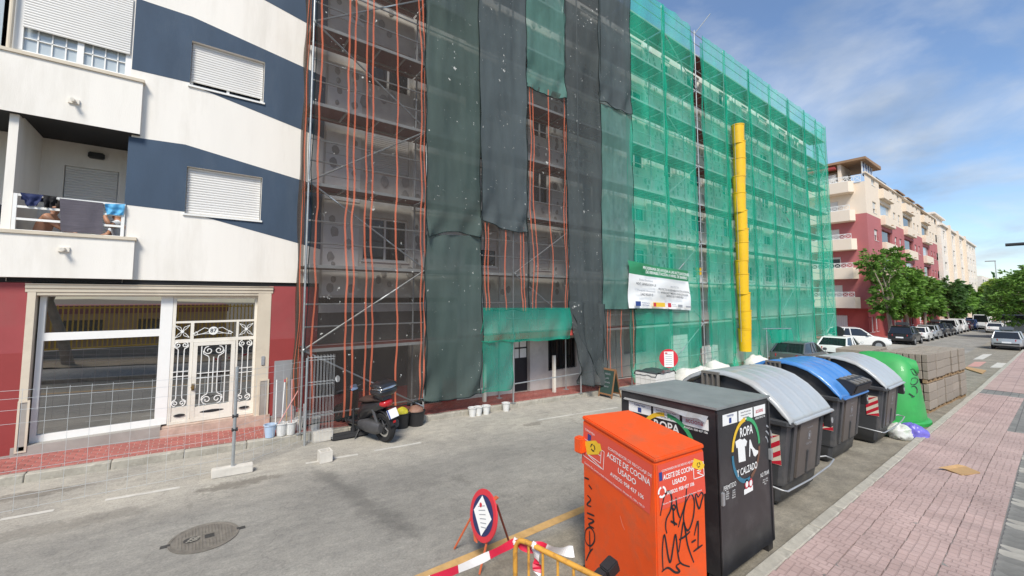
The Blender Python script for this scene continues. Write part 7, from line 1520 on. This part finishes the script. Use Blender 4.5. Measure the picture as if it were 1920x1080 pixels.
# rubber fence feet with stub post
for i, (px, py) in enumerate(((655,820),(660,797))):
    p = G(px, py); t = thing('rubber_foot', ('front black recycled rubber fence foot beside the scooter', 'rear black recycled rubber fence foot behind the scooter')[i], 'fence foot', (p.x, p.y, (gz(p.x) if p.y < KL else LS(p.x,p.y)+.01))); z_ = t.location.z
    m = MB(); m.box(p.x-.40, p.x+.42, p.y-.12, p.y+.12, z_+.002, z_+.12); part(m, 'block', MATS['rubber'], t, bevel=.03)
    if i == 0: m = MB(); m.tube((p.x+.08,p.y,z_+.1),(p.x+.08,p.y,z_+.62),.028,8); m.tube((p.x+.08,p.y,z_+.12),(p.x+.08,p.y,z_+.2),.06,10); part(m, 'stub', MATS['black_plastic'], t)
# black rubble tubs
for i, (px, py, r_) in enumerate(((752,801,.21),(778,796,.23))):
    p = G(px, py); p.y = min(p.y+.12, 9.85); t = thing('rubble_tub', ('black tub with a yellow bag inside next to the scooter', 'black tub filled with broken bricks next to the scaffold post')[i], 'tub', (p.x,p.y,gz(p.x))); m = MB(); m.lathe([(r_*.8,0),(r_,.34),(r_+.02,.35),(r_-.01,.36),(r_*.8,.03),(0,.03)], (p.x,p.y,gz(p.x)), 18); part(m, 'shell', MATS['black_plastic'], t, smooth=40)
    m = MB(); lump(m, (p.x,p.y,gz(p.x)+.22), r_*.8, r_*.8, .14, 3+i); part(m, ('yellow_bag','brick_rubble')[i], mat(('bag_yellow','rubble')[i], ((.50,.44,.03),(.24,.13,.09))[i], .6, var=.2, scale=9, bump=.5, bscale=20), t, smooth=60)
# scooter
mat('scooter_black', (.018, .018, .020), .30, var=.08, coat=.6); mat('engine_grey', (.10, .10, .105), .5, .5, var=.2, scale=9); mat('chrome', (.62, .63, .64), .16, .9, var=.05); mat('seat_brown', (.06, .035, .028), .6, var=.15)
sr_, sf_ = G(724, 834), G(672, 812); hd_ = (sf_-sr_); hd_.z = 0; hd_.normalize(); scl = 1.10
scp = sr_+hd_*.02; ang_ = math.atan2(hd_.y, hd_.x)
scn = G(718, 832); sc_ = thing('scooter', 'black motor scooter with top case parked at the left kerb', 'scooter', (scn.x+.10, scn.y+.10, gz(scn.x)), R(107)); sc_.rotation_euler = (R(-7), R(3), R(107))
def sp(mb, nm, m_, par=None, **k): mb.v = [(x*scl, y*scl, z*scl) for x, y, z in mb.v]; return part(mb, nm, MATS[m_], par or sc_, world=False, **k)
def wheel(x, r, w_, nm):
    m = MB(); m.lathe([(r*.66,-w_*.42),(r*.9,-w_*.5),(r,-w_*.22),(r,w_*.22),(r*.9,w_*.5),(r*.66,w_*.42),(r*.66,-w_*.42)], (x,0,r), 28, axis='y'); o = sp(m, nm, 'tyre', smooth=40); m = MB(); m.lathe([(r*.52,-.03),(r*.67,-.035),(r*.67,.035),(r*.52,.03),(r*.52,-.03)], (x,0,r), 24, axis='y'); sp(m, 'rim', 'chrome', o, smooth=40)
    for k in range(5): a = k*2*math.pi/5; m = MB(); m.tube((x+.03*math.cos(a),0,r+.03*math.sin(a)), (x+r*.55*math.cos(a),0,r+r*.55*math.sin(a)), .016, 5); sp(m, 'spoke', 'engine_grey', o)
    m = MB(); m.lathe([(0,-.06),(.045,-.06),(.045,.06),(0,.06)], (x,0,r), 12, axis='y'); sp(m, 'hub', 'engine_grey', o)
wheel(.0, .30, .13, 'wheel'); wheel(1.36, .30, .11, 'wheel')
def ell(x, hw_, z0, z1, n=14): c = (z0+z1)/2; h = (z1-z0)/2; return [(x, hw_*math.copysign(abs(math.cos(t))**.75, math.cos(t)), c+h*math.copysign(abs(math.sin(t))**.8, math.sin(t))) for t in [2*math.pi*i/n for i in range(n)]]
m = MB(); m.loft([ell(-.22,.03,.80,.84), ell(-.16,.10,.70,.86), ell(.05,.15,.60,.84), ell(.30,.17,.50,.80), ell(.52,.16,.38,.78), ell(.64,.14,.34,.62), ell(.70,.12,.34,.46)]); sp(m, 'tail_body', 'scooter_black', smooth=60)
m = MB(); m.loft([ell(.52,.15,.27,.42), ell(.75,.17,.26,.40), ell(1.0,.16,.27,.40), ell(1.12,.12,.30,.46)]); sp(m, 'floorboard', 'scooter_black', smooth=60)
m = MB(); m.loft([[(x+.0, y, z) for x, y, z in ((.98+(z-.35)*.05*0+dx2, s*w2, z)) and [(xx, -w2, z), (xx+.09, -w2*.55, z), (xx+.12, 0, z), (xx+.09, w2*.55, z), (xx, w2, z), (xx-.05, w2*.6, z), (xx-.06, 0, z), (xx-.05, -w2*.6, z)]] for z, w2, xx, dx2, s in ((.32,.14,1.06,0,1),(.5,.19,1.10,0,1),(.72,.20,1.04,0,1),(.90,.17,.98,0,1),(.98,.10,.95,0,1))]); sp(m, 'front_shield', 'scooter_black', smooth=60)
m = MB(); m.path([(.99,0,.92),(1.12,0,.62),(1.30,0,.44)], [.035,.035,.03], 8); 
for s in (-1, 1): m.path([(1.25,s*.02,.52),(1.30,s*.075,.45),(1.36,s*.075,.30)], .020, 6)
sp(m, 'fork', 'engine_grey')
m = MB(); m.loft([[(1.36+.335*math.cos(a), s*.075, .30+.335*math.sin(a)) for s in (-1,-.5,.5,1)] for a in [R(20+i*13) for i in range(10)]], cap=False, closed=False); o = sp(m, 'front_mudguard', 'scooter_black', smooth=60); md = o.modifiers.new('t', 'SOLIDIFY'); md.thickness = .012
m = MB(); m.loft([[(-.0+.345*math.cos(a), s*.08, .30+.345*math.sin(a)) for s in (-1,-.5,.5,1)] for a in [R(40+i*14) for i in range(10)]], cap=False, closed=False); o = sp(m, 'rear_mudguard', 'scooter_black', smooth=60); md = o.modifiers.new('t', 'SOLIDIFY'); md.thickness = .012
m = MB(); m.loft([ell(-.14,.11,.82,.88), ell(.05,.15,.82,.92), ell(.3,.16,.78,.88), ell(.55,.13,.76,.86), ell(.62,.08,.76,.82)]); sp(m, 'seat', 'seat_brown', smooth=60)
m = MB(); m.path([(.93,-.34,1.02),(.93,-.2,1.01),(.98,-.06,.98),(.98,.06,.98),(.93,.2,1.01),(.93,.34,1.02)], .014, 6); sp(m, 'handlebar', 'engine_grey')
for s in (-1, 1): m = MB(); m.tube((.93,s*.22,1.01),(.92,s*.36,1.02),.021,8); sp(m, 'grip', 'rubber')
m = MB(); m.loft([ell(.86,.10,.95,1.03), ell(.96,.14,.93,1.08), ell(1.06,.12,.92,1.04), ell(1.10,.06,.93,1.0)]); sp(m, 'handlebar_cover', 'scooter_black', smooth=60); m = MB(); m.hexa([(.83,-.085,.97),(.86,-.085,.96),(.86,.085,.96),(.83,.085,.97),(.88,-.08,1.075),(.91,-.08,1.07),(.91,.08,1.07),(.88,.08,1.075)]); sp(m, 'dashboard', 'chrome', bevel=.015)
for s in (1, -1): m = MB(); m.path([(.95,s*.18,1.02),(.95,s*.24,1.15),(.96,s*.28,1.24)], .006, 5); mr_ = sp(m, 'mirror_arm', 'trim_black'); m = MB(); m.lathe([(0,-.012),(.05,-.010),(.052,.0),(0,.014)], (.96,s*.29,1.275), 16, axis='x'); m.v = [(x, y, 1.275*1+(z-1.275)*1.35) for x, y, z in m.v]; sp(m, 'mirror', 'white_paint' if s > 0 else 'trim_black', mr_, smooth=50)  # one mirror is plain white: its sky reflection put into the colour
m = MB(); m.loft([ell(-.30,.19,.97,1.09), ell(-.26,.22,.94,1.12), ell(-.02,.22,.94,1.13), ell(.10,.17,.96,1.10), ell(.13,.10,1.0,1.06)]); tcs = sp(m, 'top_case', 'scooter_black', smooth=60); m = MB(); m.loft([ell(-.31,.17,1.09,1.14), ell(-.26,.215,1.085,1.20), ell(-.05,.215,1.09,1.235), ell(.10,.15,1.10,1.18), ell(.13,.06,1.11,1.14)]); sp(m, 'case_lid', 'scooter_black', tcs, smooth=60); m = MB(); m.loft([ell(-.325,.12,1.085,1.125), ell(-.30,.20,1.08,1.13), ell(-.2,.222,1.08,1.128), ell(-.05,.222,1.08,1.12)]); sp(m, 'case_trim', 'chrome', tcs, smooth=60); m = MB(); m.box(-.22,.06,-.10,.10,.86,.95); sp(m, 'luggage_rack', 'engine_grey', bevel=.01)
m = MB(); m.loft([ell(-.25,.06,.74,.84), ell(-.215,.125,.72,.855), ell(-.12,.14,.73,.85)]); sp(m, 'tail_light', 'tail_red', smooth=60)
m = MB(); m.hexa([(-.36,-.11,.52),(-.345,-.11,.515),(-.345,.11,.515),(-.36,.11,.52),(-.29,-.11,.68),(-.275,-.11,.675),(-.275,.11,.675),(-.29,.11,.68)]); npz = sp(m, 'number_plate', 'plate_white'); m = MB(); m.hexa([(-.362,.085,.52),(-.357,.085,.52),(-.357,.112,.52),(-.362,.112,.52),(-.292,.085,.68),(-.287,.085,.68),(-.287,.112,.68),(-.292,.112,.68)]); sp(m, 'country_strip', 'ink_blue', npz)
m = MB(); m.hexa([(-.34,-.09,.36),(-.30,-.09,.36),(-.30,.09,.36),(-.34,.09,.36),(-.30,-.10,.54),(-.20,-.10,.56),(-.20,.10,.56),(-.30,.10,.54)]); sp(m, 'plate_hanger', 'trim_black', bevel=.015); m = MB(); m.box(-.348,-.338,-.03,.03,.42,.46); sp(m, 'reflector', 'tail_red')
m = MB(); m.loft([ell(-.05,.05,.22,.40), ell(.1,.09,.18,.44), ell(.35,.10,.20,.46), ell(.58,.08,.24,.42)]); m.v = [(x, y+.12, z) for x, y, z in m.v]; sp(m, 'engine', 'engine_grey', smooth=50); m = MB(); m.loft([ell(-.22,.06,.26,.42), ell(.0,.065,.24,.40), ell(.22,.05,.24,.34), ell(.4,.03,.26,.31)]); m.v = [(x, y-.14, z) for x, y, z in m.v]; sp(m, 'exhaust', 'engine_grey', smooth=50)
m = MB(); m.path([(.62,.12,.26),(.58,.30,.07),(.54,.33,.03)], .014, 5); sp(m, 'side_stand', 'trim_black'); 
for s in (-1, 1): m = MB(); m.tube((.02,s*.12,.34),(.12,s*.13,.68),.03,8); sp(m, 'shock_absorber', 'engine_grey')
# chalkboard
p = G(1143, 744); cbd = thing('chalkboard', 'green chalk A board with wooden frame outside the entrance', 'sign', (p.x, p.y, gz(p.x))); mat('chalk_green', (.025, .055, .045), .8, var=.2, scale=9); hz = .98
for s, lab in ((-1, 0), (1, 1)):
    def CP(u, z, d=0): return (p.x+s*(.24*(1-z/hz)+.01)+s*d, p.y-.30+.6*u, gz(p.x)+z)
    m = MB()
    m.hexa([CP(.06,.14,-.008), CP(.94,.14,-.008), CP(.94,.14,.008), CP(.06,.14,.008), CP(.06,hz-.05,-.008), CP(.94,hz-.05,-.008), CP(.94,hz-.05,.008), CP(.06,hz-.05,.008)]); bo = part(m, 'board', MATS['chalk_green'], cbd)
    for u0, u1, z0, z1 in ((0,.07,.0,hz),(.93,1,.0,hz),(.07,.93,.10,.15),(.07,.93,hz-.06,hz)):
        m = MB(); m.hexa([CP(u0,z0,-.014), CP(u1,z0,-.014), CP(u1,z0,.014), CP(u0,z0,.014), CP(u0,z1,-.014), CP(u1,z1,-.014), CP(u1,z1,.014), CP(u0,z1,.014)]); part(m, 'frame', mat('board_wood', (.26, .13, .06), .7, var=.2), bo)
    if s < 0:
        fC = Face(CP(.5,.55,.012), (0,-1,0), Vector((.24/hz, 0, 1)))
        for i, tt in enumerate(('MENU', 'café', 'tostada', 'zumo')): fC.text(tt, 0, .25-.14*i, .09, 'ink_grey', bo)
# no-parking sign standing before the green net
np_ = PY(1254, 672, 8.6); t = thing('folding_sign', 'round red sign with a taped white notice before the green nets', 'sign', (np_.x, np_.y, gz(np_.x))); m = MB(); m.tube((np_.x,np_.y,gz(np_.x)), (np_.x,np_.y,np_.z), .022, 8); part(m, 'post', MATS['zinc'], t); fN = Face((np_.x-.03, np_.y-.02, np_.z), (.80,-.60,0), (0,0,1)); r1 = .34
m = MB(); m.loft([[tuple(fN.P(r1*math.cos(a)*k, r1*math.sin(a)*k, l)) for a in [2*math.pi*i/30 for i in range(30)]] for k, l in ((1,-.02),(1,0))]); dd = part(m, 'sign_disc', MATS['sign_red'], t); nn_ = fN.rect(-.17,.17,-.30,.25,'ink_white',dd,'taped_notice',.004)
for i in range(6): fN.rect(-.13,.12,.14-.07*i,.155-.07*i,'ink_grey',nn_,'print_line',.007)
fN.rect(-.14,-.05,.17,.22,'ink_red',nn_,'logo',.007)
# building materials behind the bins
mat('sack_white', (.66, .64, .60), .8, var=.08, scale=4, bump=.5, bscale=7, dirt=(.42, .36, .28), dirt_amt=.5, dscale=3); mat('sheet_black', (.05, .055, .06), .35, var=.2, bump=.6, bscale=6)
def sack(px, py, Y, sx_, sy_, sz_, label, m_='sack_white', seed=1):
    q = PY(px, py, Y); m = MB(); lump(m, (q.x, Y, gz(q.x)), sx_, sy_, sz_, seed, 22); o = solo(m, 'material_sack', MATS[m_], label, 'sack', (q.x, Y, gz(q.x)), group='building material sacks', smooth=60); return o
sack(1290, 700, 8.9, .55, .5, .46, 'big white building sack right of the round sign', seed=2); sack(1318, 702, 8.9, .5, .5, .42, 'second white sack beside the big one', seed=3); sack(1345, 690, 9.1, .6, .5, .48, 'white sack with rubble below the yellow chute left', seed=4); sack(1418, 690, 9.2, .7, .5, .50, 'wide white sack right below the yellow chute', seed=6); sack(1368, 700, 8.7, .5, .45, .35, 'low white sack in front of the chute', seed=9); sack(1342, 702, 8.5, .26, .24, .36, 'small pink bucket shaped bag among the white sacks', 'pole_pink', seed=11)
q = PY(1228, 705, 8.7); pb = thing('brick_stack', 'pallet of white bricks under a black sheet beside the round sign', 'bricks', (q.x, 8.7, gz(q.x))); me_ = shared_box('brick', .29, .19, .19, mat('brick_white', (.66, .65, .62), .85, var=.08, rnd=.06)); 
for k in range(4):
    for i in range(4):
        for j in range(4): put(me_, 'brick', pb, (-.46+.30*i, -.32+.2*j, .2*(k+1)+.1), (0,.02,0))
put(pwm, 'pallet', pb, (0,0,0)); m = MB(); m.grid(lambda u, v: (-.62+1.24*u, -.45+.9*v, .93+.06*nz(u*4, v*4)-.18*max(0, abs(u-.5)*2-.85)*4), 14, 10); o = part(m, 'cover_sheet', MATS['sheet_black'], pb, world=False, smooth=60)
# white brick stacks behind the green net
for i, (X, h) in enumerate(((17.6, 9), (20.4, 6))):
    pb = thing('brick_stack', ('tall white brick stack seen through the green net', 'lower white brick stack through the green net near the chute')[i], 'bricks', (X, 10.38, LS(X,10.4)+.01))
    for k in range(h):
        for a in range(4): put(me_, 'brick', pb, (-.45+.3*a, 0, .2*(k+1)), (0,0,0))
# dark green hanging sheet near the parked car
q0, q1, q2, q3 = PY(1434,617,9.2), PY(1480,617,9.2), PY(1482,640,9.2), PY(1444,644,9.2); gsn = thing('net_drape', 'bundled dark green net hanging on a bar beside the grey car', 'netting', q3); m = MB(); m.grid(lambda u, v: q0.lerp(q1,u).lerp(q3.lerp(q2,u),v)+Vector((0,-.12*math.sin(u*19+v*2)-.05,0)), 24, 8); part(m, 'mesh_sheet', MATS['net_green_fold'], gsn, smooth=60); m = MB(); m.tube(q0+Vector((-.2,0,.02)), q1+Vector((.3,0,.02)), .025, 6); part(m, 'bar', MATS['zinc'], gsn)
m = MB(); m.tube((q0.x+.2,9.2,gz(q0.x)), (q0.x+.2,9.2,q0.z+.05), .025, 6); part(m, 'stand', MATS['zinc'], gsn); m = MB(); m.tube((q1.x,9.2,gz(q1.x)), (q1.x,9.2,q1.z+.05), .025, 6); part(m, 'stand', MATS['zinc'], gsn)
# ------------------------------------------------------------------ lived-in balcony
def cloth(name, label, quad, Y, m_, wav=.02, seed=1, rail=True):
    q = [PY(*p, Y) for p in quad]; t = thing(name, label, 'laundry', q[3]); m = MB()
    def f(u, v): p = q[0].lerp(q[1], u).lerp(q[3].lerp(q[2], u), v); return Vector((p.x+.02*nz(v*3, seed, u*2), p.y-.012-wav*(math.sin(u*11+seed+v*2)*.5+nz(u*4, v*3, seed))*min(1, v*3), p.z+.015*nz(u*6, seed)*v))
    m.grid(f, 18, 14); o = part(m, 'front_fold', MATS[m_], t, smooth=60); m = MB(); m.grid(lambda u, v: f(u, 0)+Vector((0, .03+.035*min(1, v*4), .012*math.sin(min(1,v*4)*3)-.12*v)), 10, 5); part(m, 'back_fold', MATS[m_], t, smooth=60); return t
mat('cloth_navy', (.012, .022, .085), .8, var=.25, scale=6); mat('cloth_black', (.008, .008, .010), .8, var=.2, scale=6); mat('towel_grey', (.105, .095, .115), .9, var=.18, scale=3, stretch=(1, 1, 22), bump=.5, bscale=9); mat('cloth_cyan', (.09, .36, .62), .7, var=.18, scale=6)
YC = FA-.05
cloth('swim_shorts', 'navy blue swim shorts drying on the balcony rail', [(38,361),(82,366),(70,386),(51,387)], YC, 'cloth_navy', .03, 2); cloth('shirt', 'black crumpled garment hanging on the balcony rail', [(79,365),(107,369),(103,386),(85,391)], YC, 'cloth_black', .04, 5)
cloth('towel', 'ribbed grey towel hanging over the balcony rail', [(112,372),(194,381),(192,439),(114,434)], YC, 'towel_grey', .012, 7); cloth('shirt', 'light blue garment hanging at the right end of the balcony rail', [(197,382),(236,383),(231,404),(199,402)], YC, 'cloth_cyan', .035, 9)
mat('skin', (.42, .215, .135), .55, var=.06, scale=4); mat('hair_dark', (.02, .014, .010), .7, var=.2, scale=20); mat('shirt_white', (.62, .66, .72), .8, var=.05); mat('shorts_dark', (.03, .035, .06), .8, var=.1)
def person(label, loc, rz, pose, shirt=None):
    """seated figure grown from one skeleton with the skin modifier; x forward, y left"""
    t = thing('person', label, 'person', loc, rz)
    J, E, Rd = pose; me = bpy.data.meshes.new('body'); me.from_pydata(J, E, []); me.materials.append(MATS['skin']); o = place('body', me, t)
    md = o.modifiers.new('skin', 'SKIN'); md.use_smooth_shade = True
    sv_ = me.skin_vertices[0].data
    for i, r in enumerate(Rd): sv_[i].radius = (r, r)
    sv_[0].use_root = True
    sb = o.modifiers.new('sub', 'SUBSURF'); sb.levels = 2; sb.render_levels = 2
    hc = Vector(J[4]); m = MB()
    for k in range(9):
        pass
    rings = []
    for i in range(9):
        ph = math.pi*.62*i/8; rings.append([(hc.x-.012+.108*math.sin(ph)*math.cos(a), hc.y+.092*math.sin(ph)*math.sin(a), hc.z+.02+.125*math.cos(ph)) for a in [2*math.pi*j/16 for j in range(16)]])
    m.loft(rings, cap=False); m.v = [(x if x < hc.x+.06 else hc.x+.06, y, z) for x, y, z in m.v]; part(m, 'hair', MATS['hair_dark'], t, world=False, smooth=60)
    for s in (-1, 1):
        m = MB(); m.lathe([(0,-.012),(.022,-.010),(.028,.0),(.0,.012)], (hc.x, hc.y+s*.088, hc.z-.01), 10, axis='y'); part(m, 'ear', MATS['skin'], t, world=False, smooth=60)
        m = MB(); m.lathe([(0,-.008),(.012,-.004),(.012,.004),(0,.008)], (hc.x+.088, hc.y+s*.034, hc.z+.0), 8, axis='x'); part(m, 'eye', MATS['ink_black'], t, world=False)
    m = MB(); m.hexa([(hc.x+.08,hc.y-.016,hc.z-.04),(hc.x+.115,hc.y-.012,hc.z-.038),(hc.x+.115,hc.y+.012,hc.z-.038),(hc.x+.08,hc.y+.016,hc.z-.04),(hc.x+.08,hc.y-.008,hc.z+.012),(hc.x+.09,hc.y-.006,hc.z+.012),(hc.x+.09,hc.y+.006,hc.z+.012),(hc.x+.08,hc.y+.008,hc.z+.012)]); part(m, 'nose', MATS['skin'], t, world=False, bevel=.005)
    m = MB(); m.box(hc.x+.082, hc.x+.092, hc.y-.024, hc.y+.024, hc.z-.068, hc.z-.058); part(m, 'mouth', MATS['tail_red'], t, world=False)
    if shirt:
        m = MB(); a, b, c = Vector(J[0]), Vector(J[1]), Vector(J[2]); rr = []
        for p, rx, ry in ((a, .135, .175), (a.lerp(b,.5), .128, .165), (b, .135, .185), (b.lerp(c,.6), .128, .20), (c, .10, .17), (c+Vector((0,0,.05)), .075, .085)): rr.append([(p.x+rx*math.cos(q), p.y+ry*math.sin(q), p.z) for q in [2*math.pi*i/18 for i in range(18)]])
        m.loft(rr, cap=False); part(m, 'shirt', MATS[shirt], t, world=False, smooth=60)
        for s, (i, j) in ((1, (5, 6)), (-1, (9, 10))): m = MB(); p0_, p1_ = Vector(J[i]), Vector(J[j]); m.tube(p0_, p0_.lerp(p1_, .6), .075, 12, r2=.07, cap=False); part(m, 'sleeve', MATS[shirt], t, world=False, smooth=60)
    m = MB(); h = Vector(J[0]); rr = []
    for s, k in ((1, 13), (-1, 16)): m = MB(); p0_ = Vector(J[k]); p1_ = Vector(J[k+1]); m.tube(p0_.lerp(h,.4), p0_.lerp(p1_, .7), .105, 12, r2=.095, cap=False); part(m, 'shorts_leg', MATS['shorts_dark'], t, world=False, smooth=60)
    # hands with separate fingers
    for k, pk in ((8, 7), (12, 11)):
        w_ = Vector(J[k]); d = (w_-Vector(J[pk])).normalized(); s1 = d.orthogonal().normalized(); n1_ = d.cross(s1); m = MB()
        for f_, (off_, ln) in enumerate(((-.028,.062),(-.009,.075),(.010,.070),(.028,.055))): b0_ = w_+d*.05+s1*off_; m.path([b0_, b0_+d*ln*.55-n1_*.012, b0_+d*ln*.85-n1_*.035], [.0095,.009,.0075], 6)
        m.path([w_+s1*-.03, w_+s1*-.055+d*.03, w_+s1*-.06+d*.06-n1_*.015], [.011,.010,.008], 6); m.path([w_-d*.01, w_+d*.03, w_+d*.06], [.028,.036,.030], 8); hh = part(m, 'hand', MATS['skin'], t, world=False, smooth=60)
    return t
def pose(lean, armL, armR, turn=0):
    c = math.sin(lean); s = math.cos(lean)
    J = [(0,0,.50),(.20*c,0,.50+.25*s),(.42*c,0,.50+.47*s),(.50*c,0,.50+.56*s),(.56*c+.02,0,.50+.70*s)]
    sh = Vector(J[2]); J += [(sh.x,.17,sh.z), *armL, (sh.x,-.17,sh.z), *armR]
    J += [(.05,.10,.48),(.46,.13,.50),(.48,.14,.06),(.05,-.10,.48),(.46,-.13,.50),(.48,-.14,.06)]
    E = [(0,1),(1,2),(2,3),(3,4),(2,5),(5,6),(6,7),(7,8),(2,9),(9,10),(10,11),(11,12),(0,13),(13,14),(14,15),(0,16),(16,17),(17,18)]
    Rd = [.14,.13,.125,.058,.10,.075,.048,.036,.028,.075,.048,.036,.028,.10,.068,.045,.10,.068,.045]
    return [tuple(p) for p in J], E, Rd
zf = zp1-.598
person('shirtless person sitting behind the balcony rail left of the towel', (PY(70,405,FA+.5).x, FA+.5, zf), R(-8), pose(.42, [(.36,.24,.76),(.55,.15,.62),(.60,.14,.60)], [(.36,-.24,.76),(.55,-.15,.62),(.60,-.14,.60)]))
person('person in a white shirt sitting at the right end of the balcony', (PY(233,420,FA+.5).x, FA+.52, zf-.04), R(188), pose(.22, [(.22,.26,.86),(.30,.12,1.08),(.25,.10,1.14)], [(.24,-.24,.74),(.42,-.12,.66),(.48,-.10,.64)]), 'shirt_white')
for lab, x0 in (('dark grey lounge seat behind the balcony rail', PY(70,405,FA+.5).x), ('dark seat at the right end of the balcony', PY(233,420,FA+.5).x)):
    t = thing('lounge_seat', lab, 'seat', (x0, FA+.5, zf)); m = MB(); m.box(x0-.32, x0+.32, FA+.22, FA+.78, zf+.30, zf+.40); part(m, 'seat', MATS['shorts_dark'], t, bevel=.03)
    sgn = -1 if x0 < PY(160,405,FA+.5).x else 1
    m = MB(); m.hexa([(x0+sgn*.30,FA+.22,zf+.40),(x0+sgn*.36,FA+.22,zf+.40),(x0+sgn*.36,FA+.78,zf+.40),(x0+sgn*.30,FA+.78,zf+.40),(x0+sgn*.48,FA+.22,zf+1.12),(x0+sgn*.54,FA+.22,zf+1.12),(x0+sgn*.54,FA+.78,zf+1.12),(x0+sgn*.48,FA+.78,zf+1.12)]); part(m, 'backrest', MATS['shorts_dark'], t)
    for a in (-.28, .28):
        for b in (.26, .74): m = MB(); m.tube((x0+a,FA+b,zf+.001),(x0+a,FA+b,zf+.31),.02,6); part(m, 'leg', MATS['trim_black'], t)
# bucket stack on the scaffold deck seen through the open slit
bx_ = 19.45
for lab, z_, mm_ in (('white plaster bucket on the scaffold deck in the open slit', LV[1]+.014, 'bucket_white'), ('yellow bucket stacked on the white one in the open slit', LV[1]+.36, 'chute_yellow')): bucket(bx_, 10.3, z_, .17, .34, lab, mm_, group='buckets on the scaffold')
# ------------------------------------------------------------------ the other side of the street, seen mirrored in the shop window
mat('fence_yellow', (.80, .50, .03), .5, var=.08); mat('school_wall', (.55, .34, .18), .85, var=.1); mat('school_red', (.30, .09, .08), .85, var=.1)
yf = thing('railing_fence', 'yellow bar fence on the near side, mirrored in the shop window', 'fence', (-4, -4.6, .1)); m = MB(); m.box(-16, 10, -4.7, -4.5, -.3, .62); part(m, 'base_wall', MATS['plinth_grey'], yf)
for z in (.66, 2.5): m = MB(); m.box(-14, 6, -4.63, -4.57, z, z+.06); part(m, 'rail', MATS['fence_yellow'], yf)
fme = MB().box(-.025, .025, -.025, .025, 0, 1.95).mesh('bar', MATS['fence_yellow'])
for i in range(110): put(fme, 'bar', yf, (-14+i*.17+4, .0, .60))
sb_ = thing('school_building', 'low tan and red building on the near side, mirrored in the shop window', 'building', (-4, -16, .1)); m = MB(); m.box(-30, 2, -22, -14, -.5, 2.0); part(m, 'wall', MATS['school_wall'], sb_); m = MB(); m.box(-30.1, 2.1, -22.1, -13.9, 2.0, 2.5); part(m, 'roof_band', MATS['school_red'], sb_)
for i in range(8): m = MB(); m.box(-28+i*3.6, -26+i*3.6, -14.02, -13.96, .6, 1.6); part(m, 'window', MATS['dark_glass'], sb_)
tree((-3.9, -1.9, .25), 6, [(-.4,0,4.6,1.5), (-1.6,.3,4.9,1.3), (.5,-.4,5.3,1.3), (-.8,-.6,5.9,1.3)], 2.6, 'street tree on the near side, mirrored in the shop window', n=3500, size=.4, lean=-.7, seed=77, tr=.16)
m = MB(); m.grid(lambda u, v: (-9+12*u, -3.4+2.6*v, gz(-9+12*u)+.135+.05*abs(nz(u*14, v*6))), 40, 12); o = struct(m, 'bare_soil', MATS['earth'])
